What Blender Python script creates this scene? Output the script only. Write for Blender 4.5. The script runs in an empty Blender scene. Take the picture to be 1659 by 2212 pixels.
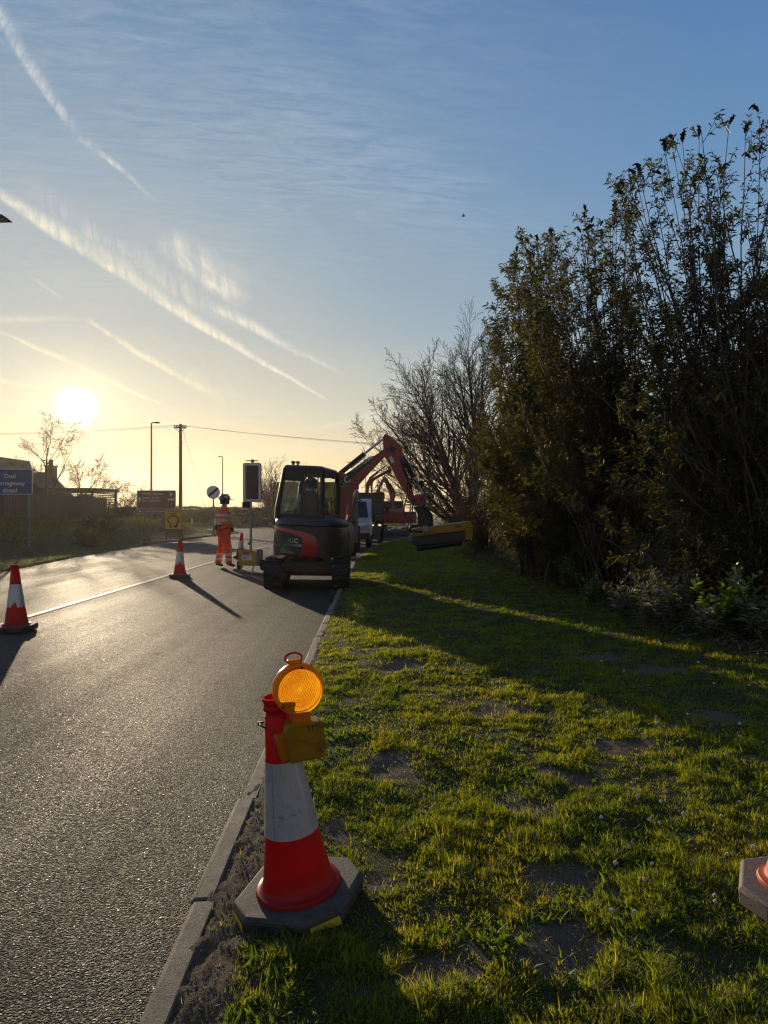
import bpy, bmesh, math, random
import numpy as np
from mathutils import Matrix, Vector, noise as mnoise
R = math.radians
random.seed(7)
RNG = np.random.default_rng(11)
SC = bpy.context.scene
COL = SC.collection
CAM_H = 1.42
F = 1530.0

def px(u, v, Y):
    """a point of the place, Y metres ahead, seen at (u, v) of a 1659 x 2212 picture"""
    return Vector(((u - 829.5) / F * Y, Y, CAM_H - (v - 1106.0) / F * Y))

# ------------------------------------------------------------------ objects
def tag(o, label=None, cat=None, group=None, kind=None):
    if label: o['label'] = label
    if cat: o['category'] = cat
    if group: o['group'] = group
    if kind: o['kind'] = kind
    return o

def thing(name, label, cat, loc=(0, 0, 0), rz=0.0, group=None):
    o = bpy.data.objects.new(name, None)
    o.empty_display_size = 0.1
    COL.objects.link(o)
    o.location = loc
    o.rotation_euler = (0, 0, rz)
    return tag(o, label, cat, group)

def copy_tree(o, parent=None):
    c = o.copy()
    COL.objects.link(c)
    if parent is not None:
        c.parent = parent
    for ch in [k for k in bpy.data.objects if k.parent == o]:
        copy_tree(ch, c)
    return c

def link_mesh(name, me, mats, parent=None):
    o = bpy.data.objects.new(name, me)
    COL.objects.link(o)
    if mats is not None:
        for m in (mats if isinstance(mats, (list, tuple)) else [mats]):
            me.materials.append(m)
    if parent is not None:
        o.parent = parent
    return o

class MB:
    def __init__(s, M=None, off=None):
        s.v = []; s.f = []; s.mi = []
        s.M = M if M is not None else Matrix.Identity(4)
        if off is not None:
            s.M = Matrix.Translation(-Vector(off)) @ s.M
        s.cur = 0
    def add(s, vs, fs):
        b = len(s.v)
        M = s.M
        s.v.extend([tuple(M @ Vector(p)) for p in vs])
        for f in fs:
            s.f.append([b + i for i in f]); s.mi.append(s.cur)
        return s
    def box(s, c, d, rot=None):
        hx, hy, hz = d[0] / 2, d[1] / 2, d[2] / 2
        vs = [Vector((x, y, z)) for x in (-hx, hx) for y in (-hy, hy) for z in (-hz, hz)]
        if rot is not None:
            vs = [rot @ p for p in vs]
        vs = [p + Vector(c) for p in vs]
        return s.add(vs, [(0, 1, 3, 2), (4, 6, 7, 5), (0, 4, 5, 1), (2, 3, 7, 6), (0, 2, 6, 4), (1, 5, 7, 3)])
    def bar(s, p0, p1, w, h, up=(0, 0, 1)):
        p0 = Vector(p0); p1 = Vector(p1)
        t = (p1 - p0).normalized(); up = Vector(up)
        a = t.cross(up)
        if a.length < 1e-4: a = t.cross(Vector((0, 1, 0)))
        a.normalize(); b = a.cross(t).normalized()
        a *= w / 2; b *= h / 2
        vs = [p0 - a - b, p0 + a - b, p0 + a + b, p0 - a + b, p1 - a - b, p1 + a - b, p1 + a + b, p1 - a + b]
        return s.add(vs, [(3, 2, 1, 0), (4, 5, 6, 7), (0, 1, 5, 4), (1, 2, 6, 5), (2, 3, 7, 6), (3, 0, 4, 7)])
    def cyl(s, p0, p1, r0, r1=None, n=14, caps=True):
        r1 = r0 if r1 is None else r1
        p0 = Vector(p0); p1 = Vector(p1)
        t = (p1 - p0).normalized()
        a = t.orthogonal().normalized(); b = t.cross(a)
        vs = []
        for p, r in ((p0, r0), (p1, r1)):
            for k in range(n):
                q = 2 * math.pi * k / n
                vs.append(p + a * (r * math.cos(q)) + b * (r * math.sin(q)))
        fs = [(k, (k + 1) % n, n + (k + 1) % n, n + k) for k in range(n)]
        if caps:
            fs += [tuple(range(n - 1, -1, -1)), tuple(range(n, 2 * n))]
        return s.add(vs, fs)
    def tube(s, pts, r, n=8, caps=True):
        pts = [Vector(p) for p in pts]
        rs = r if isinstance(r, (list, tuple)) else [r] * len(pts)
        vs = []; a = None
        for i, p in enumerate(pts):
            t = (pts[min(i + 1, len(pts) - 1)] - pts[max(i - 1, 0)])
            t.normalize()
            if a is None: a = t.orthogonal().normalized()
            a = (a - t * a.dot(t))
            if a.length < 1e-5: a = t.orthogonal()
            a.normalize(); b = t.cross(a)
            for k in range(n):
                q = 2 * math.pi * k / n
                vs.append(p + a * (rs[i] * math.cos(q)) + b * (rs[i] * math.sin(q)))
        fs = []
        for i in range(len(pts) - 1):
            for k in range(n):
                fs.append((i * n + k, i * n + (k + 1) % n, (i + 1) * n + (k + 1) % n, (i + 1) * n + k))
        if caps:
            fs.append(tuple(range(n - 1, -1, -1)))
            fs.append(tuple(range((len(pts) - 1) * n, len(pts) * n)))
        return s.add(vs, fs)
    def lathe(s, prof, n=40, c=(0, 0, 0)):
        vs = []
        for r, z in prof:
            for k in range(n):
                q = 2 * math.pi * k / n
                vs.append((c[0] + r * math.cos(q), c[1] + r * math.sin(q), c[2] + z))
        fs = []
        for i in range(len(prof) - 1):
            for k in range(n):
                fs.append((i * n + k, i * n + (k + 1) % n, (i + 1) * n + (k + 1) % n, (i + 1) * n + k))
        return s.add(vs, fs)
    def prism(s, poly, y0, y1):
        """polygon in xz pushed along y"""
        n = len(poly)
        area = sum(poly[i][0] * poly[(i + 1) % n][1] - poly[(i + 1) % n][0] * poly[i][1] for i in range(n))
        if area < 0: poly = poly[::-1]
        vs = [(p[0], y0, p[1]) for p in poly] + [(p[0], y1, p[1]) for p in poly]
        fs = [tuple(range(n)), tuple(range(2 * n - 1, n - 1, -1))]
        fs += [((k + 1) % n, k, n + k, n + (k + 1) % n) for k in range(n)]
        return s.add(vs, fs)
    def slab(s, poly, z0, z1, shrink=0.0, shrink0=0.0):
        """polygon in xy pushed along z"""
        n = len(poly)
        area = sum(poly[i][0] * poly[(i + 1) % n][1] - poly[(i + 1) % n][0] * poly[i][1] for i in range(n))
        if area < 0: poly = poly[::-1]
        cx = sum(p[0] for p in poly) / n; cy = sum(p[1] for p in poly) / n
        k1 = 1 - shrink; k0 = 1 - shrink0
        vs = [(cx + (p[0] - cx) * k0, cy + (p[1] - cy) * k0, z0) for p in poly] + [(cx + (p[0] - cx) * k1, cy + (p[1] - cy) * k1, z1) for p in poly]
        fs = [tuple(range(n - 1, -1, -1)), tuple(range(n, 2 * n))]
        fs += [(k, (k + 1) % n, n + (k + 1) % n, n + k) for k in range(n)]
        return s.add(vs, fs)
    def ball(s, c, r, nu=16, nv=10):
        if not isinstance(r, (list, tuple)): r = (r, r, r)
        vs = [(c[0], c[1], c[2] - r[2])]
        for j in range(1, nv):
            t = math.pi * j / nv - math.pi / 2
            for k in range(nu):
                q = 2 * math.pi * k / nu
                vs.append((c[0] + r[0] * math.cos(t) * math.cos(q), c[1] + r[1] * math.cos(t) * math.sin(q), c[2] + r[2] * math.sin(t)))
        vs.append((c[0], c[1], c[2] + r[2]))
        fs = [(0, 1 + (k + 1) % nu, 1 + k) for k in range(nu)]
        for j in range(nv - 2):
            for k in range(nu):
                fs.append((1 + j * nu + k, 1 + j * nu + (k + 1) % nu, 1 + (j + 1) * nu + (k + 1) % nu, 1 + (j + 1) * nu + k))
        b = 1 + (nv - 2) * nu
        fs += [(b + k, b + (k + 1) % nu, len(vs) - 1) for k in range(nu)]
        return s.add(vs, fs)
    def mesh(s, me):
        vs = [v.co.copy() for v in me.vertices]
        return s.add(vs, [tuple(p.vertices) for p in me.polygons])
    def build(s, name, mats, parent=None, bevel=0.0, smooth=True, ang=35, seg=2):
        me = bpy.data.meshes.new(name)
        me.from_pydata(s.v, [], s.f)
        if any(s.mi): me.polygons.foreach_set('material_index', s.mi)
        if smooth:
            me.polygons.foreach_set('use_smooth', [True] * len(me.polygons))
            me.set_sharp_from_angle(angle=R(ang))
        me.update()
        o = link_mesh(name, me, mats, parent)
        if bevel:
            b = o.modifiers.new('bevel', 'BEVEL')
            b.width = bevel; b.segments = seg; b.limit_method = 'ANGLE'; b.angle_limit = R(35)
            b.harden_normals = False
        return o

def np_mesh(name, V, Fq, mats, parent=None, attrs=None, smooth=False, tri=False):
    """numpy verts (n,3) and faces (m,k)"""
    me = bpy.data.meshes.new(name)
    V = np.asarray(V, dtype=np.float32); Fq = np.asarray(Fq, dtype=np.int32)
    k = Fq.shape[1]; m = Fq.shape[0]
    me.vertices.add(len(V)); me.vertices.foreach_set('co', V.ravel())
    me.loops.add(m * k); me.loops.foreach_set('vertex_index', Fq.ravel())
    me.polygons.add(m)
    me.polygons.foreach_set('loop_start', np.arange(0, m * k, k, dtype=np.int32))
    me.polygons.foreach_set('loop_total', np.full(m, k, dtype=np.int32))
    if smooth: me.polygons.foreach_set('use_smooth', np.ones(m, dtype=bool))
    me.update(calc_edges=True)
    for nm, (dom, arr) in (attrs or {}).items():
        a = me.attributes.new(nm, 'FLOAT', dom)
        a.data.foreach_set('value', np.asarray(arr, dtype=np.float32))
    return link_mesh(name, me, mats, parent)

def text_mesh(body, size, spacing=1.0, bold=0.0, extrude=0.0, align='LEFT', line=1.0):
    cu = bpy.data.curves.new('lettering', 'FONT')
    cu.body = body; cu.size = size; cu.space_character = spacing; cu.space_line = line
    cu.offset = bold * size; cu.extrude = extrude; cu.align_x = align; cu.resolution_u = 4
    ob = bpy.data.objects.new('lettering_curve', cu)
    COL.objects.link(ob)
    bpy.context.view_layer.update()
    dg = bpy.context.evaluated_depsgraph_get()
    me = bpy.data.meshes.new_from_object(ob.evaluated_get(dg))
    bpy.data.objects.remove(ob); bpy.data.curves.remove(cu)
    return me

def put_text(mb, body, size, M, **kw):
    """lettering standing in the xz plane, read from -y, then moved by M"""
    me = text_mesh(body, size, **kw)
    old = mb.M
    mb.M = old @ M @ Matrix.Rotation(R(90), 4, 'X')
    mb.mesh(me)
    mb.M = old
    bpy.data.meshes.remove(me)
    return mb

def skin_mesh(nodes, edges, levels=2):
    """nodes: {name: ((x,y,z), r)} ; first one is the root"""
    names = list(nodes)
    me = bpy.data.meshes.new('skin')
    me.from_pydata([nodes[n][0] for n in names], [(names.index(a), names.index(b)) for a, b in edges], [])
    ob = bpy.data.objects.new('skin_tmp', me)
    COL.objects.link(ob)
    sk = ob.modifiers.new('skin', 'SKIN'); sk.use_smooth_shade = True; sk.branch_smoothing = 0.6
    sv = me.skin_vertices[0].data
    for i, n in enumerate(names):
        r = nodes[n][1]
        sv[i].radius = (r, r) if not isinstance(r, tuple) else r
        sv[i].use_root = (i == 0)
    sb = ob.modifiers.new('sub', 'SUBSURF'); sb.levels = levels; sb.render_levels = levels
    bpy.context.view_layer.update()
    dg = bpy.context.evaluated_depsgraph_get()
    out = bpy.data.meshes.new_from_object(ob.evaluated_get(dg))
    bpy.data.objects.remove(ob); bpy.data.meshes.remove(me)
    return out

def vnoise(x, y, seed=0):
    """smooth value noise on arrays, about -1..1"""
    x = np.asarray(x, dtype=np.float64); y = np.asarray(y, dtype=np.float64)
    xi = np.floor(x).astype(np.int64); yi = np.floor(y).astype(np.int64)
    xf = x - xi; yf = y - yi
    def h(a, b):
        n = (a * 374761393 + b * 668265263 + seed * 982451653) & 0x7fffffff
        n = ((n ^ (n >> 13)) * 1274126177) & 0x7fffffff
        n = n ^ (n >> 16)
        return (n & 0xffff) / 32767.5 - 1.0
    u = xf * xf * (3 - 2 * xf); w = yf * yf * (3 - 2 * yf)
    return (h(xi, yi) * (1 - u) + h(xi + 1, yi) * u) * (1 - w) + (h(xi, yi + 1) * (1 - u) + h(xi + 1, yi + 1) * u) * w

# ------------------------------------------------------------------ materials
class NT:
    def __init__(s, name):
        s.m = bpy.data.materials.new(name); s.m.use_nodes = True
        s.t = s.m.node_tree; s.t.nodes.clear()
        s.out = s.n('ShaderNodeOutputMaterial')
    def n(s, typ, **kw):
        nd = s.t.nodes.new(typ)
        for k, v in kw.items():
            if k in nd.inputs.keys() or k.startswith('i_'):
                pass
            setattr(nd, k, v)
        return nd
    def l(s, a, b): s.t.links.new(a, b)
    def coord(s): return s.n('ShaderNodeTexCoord').outputs['Object']
    def noise(s, scale, detail=4, rough=0.55, vec=None, dist=0.0):
        nd = s.n('ShaderNodeTexNoise')
        nd.inputs['Scale'].default_value = scale; nd.inputs['Detail'].default_value = detail
        nd.inputs['Roughness'].default_value = rough; nd.inputs['Distortion'].default_value = dist
        if vec is not None: s.l(vec, nd.inputs['Vector'])
        return nd.outputs['Fac']
    def ramp(s, fac, stops):
        nd = s.n('ShaderNodeValToRGB')
        el = nd.color_ramp.elements
        while len(el) < len(stops): el.new(0.5)
        for e, (p, c) in zip(el, stops):
            e.position = p
            e.color = (c[0], c[1], c[2], 1) if isinstance(c, (tuple, list)) else (c, c, c, 1)
        s.l(fac, nd.inputs['Fac'])
        return nd.outputs['Color']
    def mix(s, fac, a, b, mode='MIX'):
        nd = s.n('ShaderNodeMix'); nd.data_type = 'RGBA'; nd.blend_type = mode
        s.setin(nd.inputs[0], fac); s.setin(nd.inputs[6], a); s.setin(nd.inputs[7], b)
        return nd.outputs[2]
    def setin(s, sock, v):
        if hasattr(v, 'is_linked') or isinstance(v, bpy.types.NodeSocket): s.l(v, sock)
        elif isinstance(v, (tuple, list)) and len(v) == 3 and sock.type == 'RGBA': sock.default_value = (*v, 1)
        else: sock.default_value = v
    def math(s, op, a, b=0.0, c=None):
        nd = s.n('ShaderNodeMath'); nd.operation = op
        s.setin(nd.inputs[0], a); s.setin(nd.inputs[1], b)
        if c is not None: s.setin(nd.inputs[2], c)
        return nd.outputs[0]
    def bump(s, h, dist=0.01, strength=1.0, normal=None):
        nd = s.n('ShaderNodeBump'); nd.inputs['Distance'].default_value = dist; nd.inputs['Strength'].default_value = strength
        s.l(h, nd.inputs['Height'])
        if normal is not None: s.l(normal, nd.inputs['Normal'])
        return nd.outputs['Normal']
    def bsdf(s, **kw):
        b = s.n('ShaderNodeBsdfPrincipled')
        for k, v in kw.items():
            s.setin(b.inputs[k.replace('_', ' ')], v)
        return b
    def done(s, sh):
        s.l(sh, s.out.inputs['Surface']); return s.m

def paint(name, col, rough=0.45, metal=0.0, dirt=0.25, scale=6.0, bump=0.0, dirtcol=(0.10, 0.085, 0.06), coat=0.0, spec=0.5):
    t = NT(name); c = t.coord()
    n1 = t.noise(scale, 6, 0.6, c); n2 = t.noise(scale * 7, 3, 0.6, c)
    f = t.ramp(n1, [(0.42, 0.0), (0.72, 1.0)])
    f2 = t.math('MULTIPLY', f, dirt)
    base = t.mix(f2, col, dirtcol)
    v = t.ramp(n2, [(0.3, 0.82), (0.7, 1.12)])
    base = t.mix(1.0, base, v, 'MULTIPLY')
    rr = t.math('ADD', rough, t.math('MULTIPLY', t.math('SUBTRACT', n1, 0.5), 0.3))
    b = t.bsdf(Base_Color=base, Roughness=rr, Metallic=metal)
    b.inputs['Coat Weight'].default_value = coat
    b.inputs['Specular IOR Level'].default_value = spec
    if bump: t.l(t.bump(n2, bump), b.inputs['Normal'])
    return t.done(b.outputs[0])

def leafmat(name, cols, trans=0.45, rough=0.45, gloss=0.06, tint=(1.25, 1.15, 0.5)):
    """leaf: colour by a random number per leaf, light comes through it"""
    t = NT(name)
    a = t.n('ShaderNodeAttribute'); a.attribute_name = 'rnd'
    n = len(cols)
    col = t.ramp(a.outputs['Fac'], [(i / max(n - 1, 1), c) for i, c in enumerate(cols)])
    d = t.n('ShaderNodeBsdfDiffuse'); t.l(col, d.inputs['Color'])
    tr = t.n('ShaderNodeBsdfTranslucent'); t.l(t.mix(1.0, col, tint, 'MULTIPLY'), tr.inputs['Color'])
    m1 = t.n('ShaderNodeMixShader'); m1.inputs[0].default_value = trans
    t.l(d.outputs[0], m1.inputs[1]); t.l(tr.outputs[0], m1.inputs[2])
    g = t.n('ShaderNodeBsdfGlossy'); g.inputs['Roughness'].default_value = rough
    m2 = t.n('ShaderNodeMixShader'); m2.inputs[0].default_value = gloss
    t.l(m1.outputs[0], m2.inputs[1]); t.l(g.outputs[0], m2.inputs[2])
    return t.done(m2.outputs[0])

def plastic_lit(name, col, trans, tcol, rough=0.4, bumpfn=None, gloss=0.08, dirt=0.2, scuff=0.0):
    """plastic thin enough for the sun to glow through"""
    t = NT(name); c = t.coord()
    n1 = t.noise(9, 6, 0.65, c)
    base = t.mix(t.math('MULTIPLY', t.ramp(n1, [(0.45, 0.0), (0.75, 1.0)]), dirt), col, (0.10, 0.05, 0.04))
    tcol_ = None
    if scuff:
        mp = t.n('ShaderNodeMapping'); mp.inputs['Scale'].default_value = (5, 5, 26); t.l(c, mp.inputs['Vector'])
        s1 = t.ramp(t.noise(1.0, 7, .7, mp.outputs[0]), [(.57, 0.0), (.70, 1.0)]); s2 = t.ramp(t.noise(2.2, 4, .6, c), [(.42, 0.0), (.62, 1.0)])
        sep_ = t.n('ShaderNodeSeparateXYZ'); t.l(c, sep_.inputs[0])
        low = t.ramp(t.math('MULTIPLY_ADD', n1, .12, sep_.outputs[2]), [(.10, .75), (.24, 0.0)])
        sf = t.math('MAXIMUM', t.math('MULTIPLY', t.math('MULTIPLY', s1, s2), scuff), t.math('MULTIPLY', low, .6))
        base = t.mix(sf, base, (.045, .030, .024)); tcol_ = t.mix(sf, tcol, (.12, .02, .01))
    d = t.n('ShaderNodeBsdfDiffuse'); t.l(base, d.inputs['Color'])
    tr = t.n('ShaderNodeBsdfTranslucent'); tr.inputs['Color'].default_value = (*tcol, 1)
    if tcol_ is not None: t.l(tcol_, tr.inputs['Color'])
    m1 = t.n('ShaderNodeMixShader'); m1.inputs[0].default_value = trans
    t.l(d.outputs[0], m1.inputs[1]); t.l(tr.outputs[0], m1.inputs[2])
    g = t.n('ShaderNodeBsdfGlossy'); g.inputs['Roughness'].default_value = rough
    m2 = t.n('ShaderNodeMixShader')
    lw = t.n('ShaderNodeFresnel'); lw.inputs['IOR'].default_value = 1.45
    t.l(t.math('MULTIPLY', lw.outputs[0], gloss * 8), m2.inputs[0])
    t.l(m1.outputs[0], m2.inputs[1]); t.l(g.outputs[0], m2.inputs[2])
    if bumpfn:
        nn = bumpfn(t, c)
        for nd in (d, tr, g): t.l(nn, nd.inputs['Normal'])
    return t.done(m2.outputs[0])

M = {}
M['black'] = paint('black_plastic', (0.012, 0.012, 0.013), 0.5, dirt=0.3, dirtcol=(0.04, 0.035, 0.03))
M['dark'] = paint('dark_grey_panel', (0.036, 0.037, 0.041), 0.38, dirt=0.25, dirtcol=(0.06, 0.055, 0.05))
M['rubber'] = paint('track_rubber', (0.018, 0.018, 0.019), 0.8, dirt=0.7, dirtcol=(0.07, 0.06, 0.048), bump=0.004, scale=9)
M['red'] = paint('digger_red', (0.35, 0.021, 0.012), 0.35, dirt=0.25, coat=0.2, dirtcol=(0.12, 0.05, 0.035))
M['redbody'] = paint('digger_tail_red', (0.50, 0.024, 0.018), 0.32, dirt=0.3, coat=0.3, dirtcol=(0.12, 0.05, 0.035))
M['green'] = paint('decal_green', (0.03, 0.26, 0.10), 0.4, dirt=0.2)
M['decalblack'] = paint('decal_black', (0.016, 0.02, 0.02), 0.35, dirt=0.15)
M['decalwhite'] = paint('decal_white', (0.72, 0.74, 0.74), 0.4, dirt=0.15)
M['decalsage'] = paint('decal_sage', (0.20, 0.32, 0.22), 0.4, dirt=0.15)
M['chrome'] = paint('chromed_rod', (0.6, 0.6, 0.62), 0.18, 1.0, dirt=0.15)
M['steel'] = paint('galvanised_steel', (0.34, 0.35, 0.36), 0.45, 0.7, dirt=0.35, scale=12)
M['greysteel'] = paint('grey_painted_steel', (0.17, 0.18, 0.19), 0.5, 0.2, dirt=0.4, scale=8)
M['yellow'] = paint('yellow_paint', (0.58, 0.28, 0.010), 0.45, dirt=0.35, scale=7, dirtcol=(0.10, 0.07, 0.03))
M['boxyellow'] = paint('box_yellow', (0.55, 0.36, 0.03), 0.5, dirt=0.4, scale=7, dirtcol=(0.10, 0.075, 0.04))
M['signyellow'] = paint('sign_yellow', (0.80, 0.40, 0.02), 0.5, dirt=0.1)
M['white'] = paint('white_paint', (0.74, 0.75, 0.76), 0.4, dirt=0.2)
M['offwhite'] = paint('offwhite_letter', (0.70, 0.70, 0.66), 0.5, dirt=0.05)
M['signblue'] = paint('sign_blue', (0.05, 0.10, 0.24), 0.5, dirt=0.15)
M['signbrown'] = paint('sign_brown', (0.13, 0.030, 0.028), 0.5, dirt=0.15)
M['orange'] = paint('hi_vis_orange', (0.92, 0.115, 0.02), 0.75, dirt=0.12, scale=4, bump=0.006)
M['orangeplastic'] = paint('orange_plastic', (0.62, 0.10, 0.04), 0.5, dirt=0.35)
M['tape'] = paint('reflective_tape', (0.62, 0.62, 0.60), 0.4, dirt=0.15)
M['skin'] = paint('skin', (0.38, 0.20, 0.14), 0.6, dirt=0.1)
M['cloth_grey'] = paint('grey_cloth', (0.36, 0.37, 0.34), 0.85, dirt=0.2)
M['navy'] = paint('navy_cloth', (0.015, 0.018, 0.03), 0.85, dirt=0.1)
M['lime'] = paint('lime_panel', (0.30, 0.42, 0.05), 0.5, dirt=0.15)
M['chevronred'] = paint('chevron_red', (0.46, 0.04, 0.02), 0.5, dirt=0.2)
M['blackletter'] = paint('black_letter', (0.012, 0.012, 0.012), 0.55, dirt=0.05)
M['pole'] = paint('lamp_post_grey', (0.10, 0.105, 0.11), 0.5, 0.3, dirt=0.3)
M['woodpole'] = paint('pole_timber', (0.10, 0.078, 0.058), 0.85, dirt=0.4, bump=0.004)
M['darkboard'] = paint('dark_board', (0.05, 0.020, 0.020), 0.55, dirt=0.3)
M['brick'] = paint('old_brick', (0.20, 0.10, 0.06), 0.9, dirt=0.4, bump=0.006)
M['rooftile'] = paint('roof_tile', (0.06, 0.045, 0.04), 0.85, dirt=0.3, bump=0.008)
M['lorrygreen'] = paint('lorry_dark_green', (0.018, 0.045, 0.040), 0.3, dirt=0.25, coat=0.2)
M['vanwhite'] = paint('van_white', (0.44, 0.48, 0.53), 0.3, dirt=0.2, coat=0.3)
M['tyre'] = paint('tyre', (0.016, 0.016, 0.016), 0.85, dirt=0.5, dirtcol=(0.06, 0.05, 0.045))
M['bark'] = paint('bark', (0.075, 0.055, 0.042), 0.9, dirt=0.3, bump=0.004, scale=14)
M['barkpale'] = paint('pale_bark', (0.16, 0.125, 0.095), 0.9, dirt=0.3, bump=0.004, scale=14)
M['twig'] = paint('buddleia_stem', (0.075, 0.052, 0.036), 0.75, dirt=0.3, scale=14)
M['seed'] = paint('dry_seed_head', (0.028, 0.018, 0.013), 0.95, dirt=0.2, bump=0.01, scale=60)

def glassmat():
    t = NT('cab_glass')
    tr = t.n('ShaderNodeBsdfTransparent'); tr.inputs['Color'].default_value = (0.95, 0.98, 0.95, 1)
    g = t.n('ShaderNodeBsdfGlossy'); g.inputs['Roughness'].default_value = 0.03
    fr = t.n('ShaderNodeFresnel'); fr.inputs['IOR'].default_value = 1.5
    n = t.noise(5, 5, 0.6, t.coord())
    m = t.n('ShaderNodeMixShader')
    t.l(t.math('MULTIPLY_ADD', n, 0.02, t.math('MULTIPLY', fr.outputs[0], .6)), m.inputs[0])
    t.l(tr.outputs[0], m.inputs[1]); t.l(g.outputs[0], m.inputs[2])
    return t.done(m.outputs[0])
M['glass'] = glassmat()
t = NT('dark_windscreen'); b = t.bsdf(Base_Color=t.mix(t.noise(3, 3, 0.5, t.coord()), (0.012, 0.016, 0.02), (0.03, 0.036, 0.042)), Roughness=0.06)
M['darkglass'] = t.done(b.outputs[0])
def lampmat(name, col, st):
    t = NT(name); e = t.n('ShaderNodeEmission'); e.inputs['Color'].default_value = (*col, 1)
    n = t.noise(40, 2, 0.5, t.coord()); t.l(t.math('MULTIPLY_ADD', n, st * 0.4, st * 0.8), e.inputs['Strength'])
    return t.done(e.outputs[0])
M['headlight'] = lampmat('lit_headlight', (1.0, 0.75, 0.40), 2.2)
M['clearlens'] = paint('headlight_lens', (0.5, 0.52, 0.55), 0.1, 0.4, dirt=0.1)
M['amberlens'] = plastic_lit('amber_lens', (0.8, 0.25, 0.01), 0.5, (1.0, 0.38, 0.02))
M['greenlens'] = plastic_lit('green_lens', (0.02, 0.22, 0.12), 0.5, (0.05, 0.6, 0.3))
# ------------------------------------------------------------------ sun and sky
SUN_AZ = math.atan2(165 - 829.5, F)               # from +y towards +x
SUN_EL = math.atan2(1106 - 880, math.hypot(F, 165 - 829.5))
SD = Vector((math.cos(SUN_EL) * math.sin(SUN_AZ), math.cos(SUN_EL) * math.cos(SUN_AZ), math.sin(SUN_EL)))
sl = bpy.data.lights.new('sun', 'SUN'); sl.energy = 5.0; sl.angle = R(0.6); sl.color = (1.0, 0.80, 0.54)
so = bpy.data.objects.new('sun', sl); COL.objects.link(so)
so.rotation_euler = SD.to_track_quat('Z', 'Y').to_euler()

W = bpy.data.worlds.new('World'); SC.world = W; W.use_nodes = True
wt = W.node_tree; wt.nodes.clear()
class WN(NT):
    def __init__(s, tree): s.t = tree
w = WN(wt)
wout = w.n('ShaderNodeOutputWorld'); bg = w.n('ShaderNodeBackground'); w.l(bg.outputs[0], wout.inputs[0])
sky = w.n('ShaderNodeTexSky'); sky.sky_type = 'NISHITA'; sky.sun_disc = False
sky.sun_elevation = SUN_EL; sky.sun_rotation = SUN_AZ
sky.air_density = 1.0; sky.dust_density = 1.2; sky.ozone_density = 1.5; sky.altitude = 0
dvec = w.n('ShaderNodeTexCoord').outputs['Generated']
sep = w.n('ShaderNodeSeparateXYZ'); w.l(dvec, sep.inputs[0])
DX, DY, DZ = sep.outputs
yy = w.math('MAXIMUM', DY, 0.02)
PX = w.math('DIVIDE', DX, yy); PZ = w.math('DIVIDE', DZ, yy)      # the sky seen to the north, flat
def comb(x, y, z=0.0):
    c = w.n('ShaderNodeCombineXYZ'); w.setin(c.inputs[0], x); w.setin(c.inputs[1], y); w.setin(c.inputs[2], z)
    return c.outputs[0]
def sstep(x, a, b):
    nd = w.n('ShaderNodeMapRange'); nd.interpolation_type = 'SMOOTHSTEP'; nd.clamp = True
    w.setin(nd.inputs['Value'], x); nd.inputs['From Min'].default_value = a; nd.inputs['From Max'].default_value = b
    return nd.outputs[0]
def lin(x, a, b, c=0.0, d=1.0):
    nd = w.n('ShaderNodeMapRange'); nd.clamp = True
    w.setin(nd.inputs['Value'], x); nd.inputs['From Min'].default_value = a; nd.inputs['From Max'].default_value = b
    nd.inputs['To Min'].default_value = c; nd.inputs['To Max'].default_value = d
    return nd.outputs[0]
mul = lambda *a: a[0] if len(a) == 1 else w.math('MULTIPLY', a[0], mul(*a[1:]))
add = lambda a, b: w.math('ADD', a, b)
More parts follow.
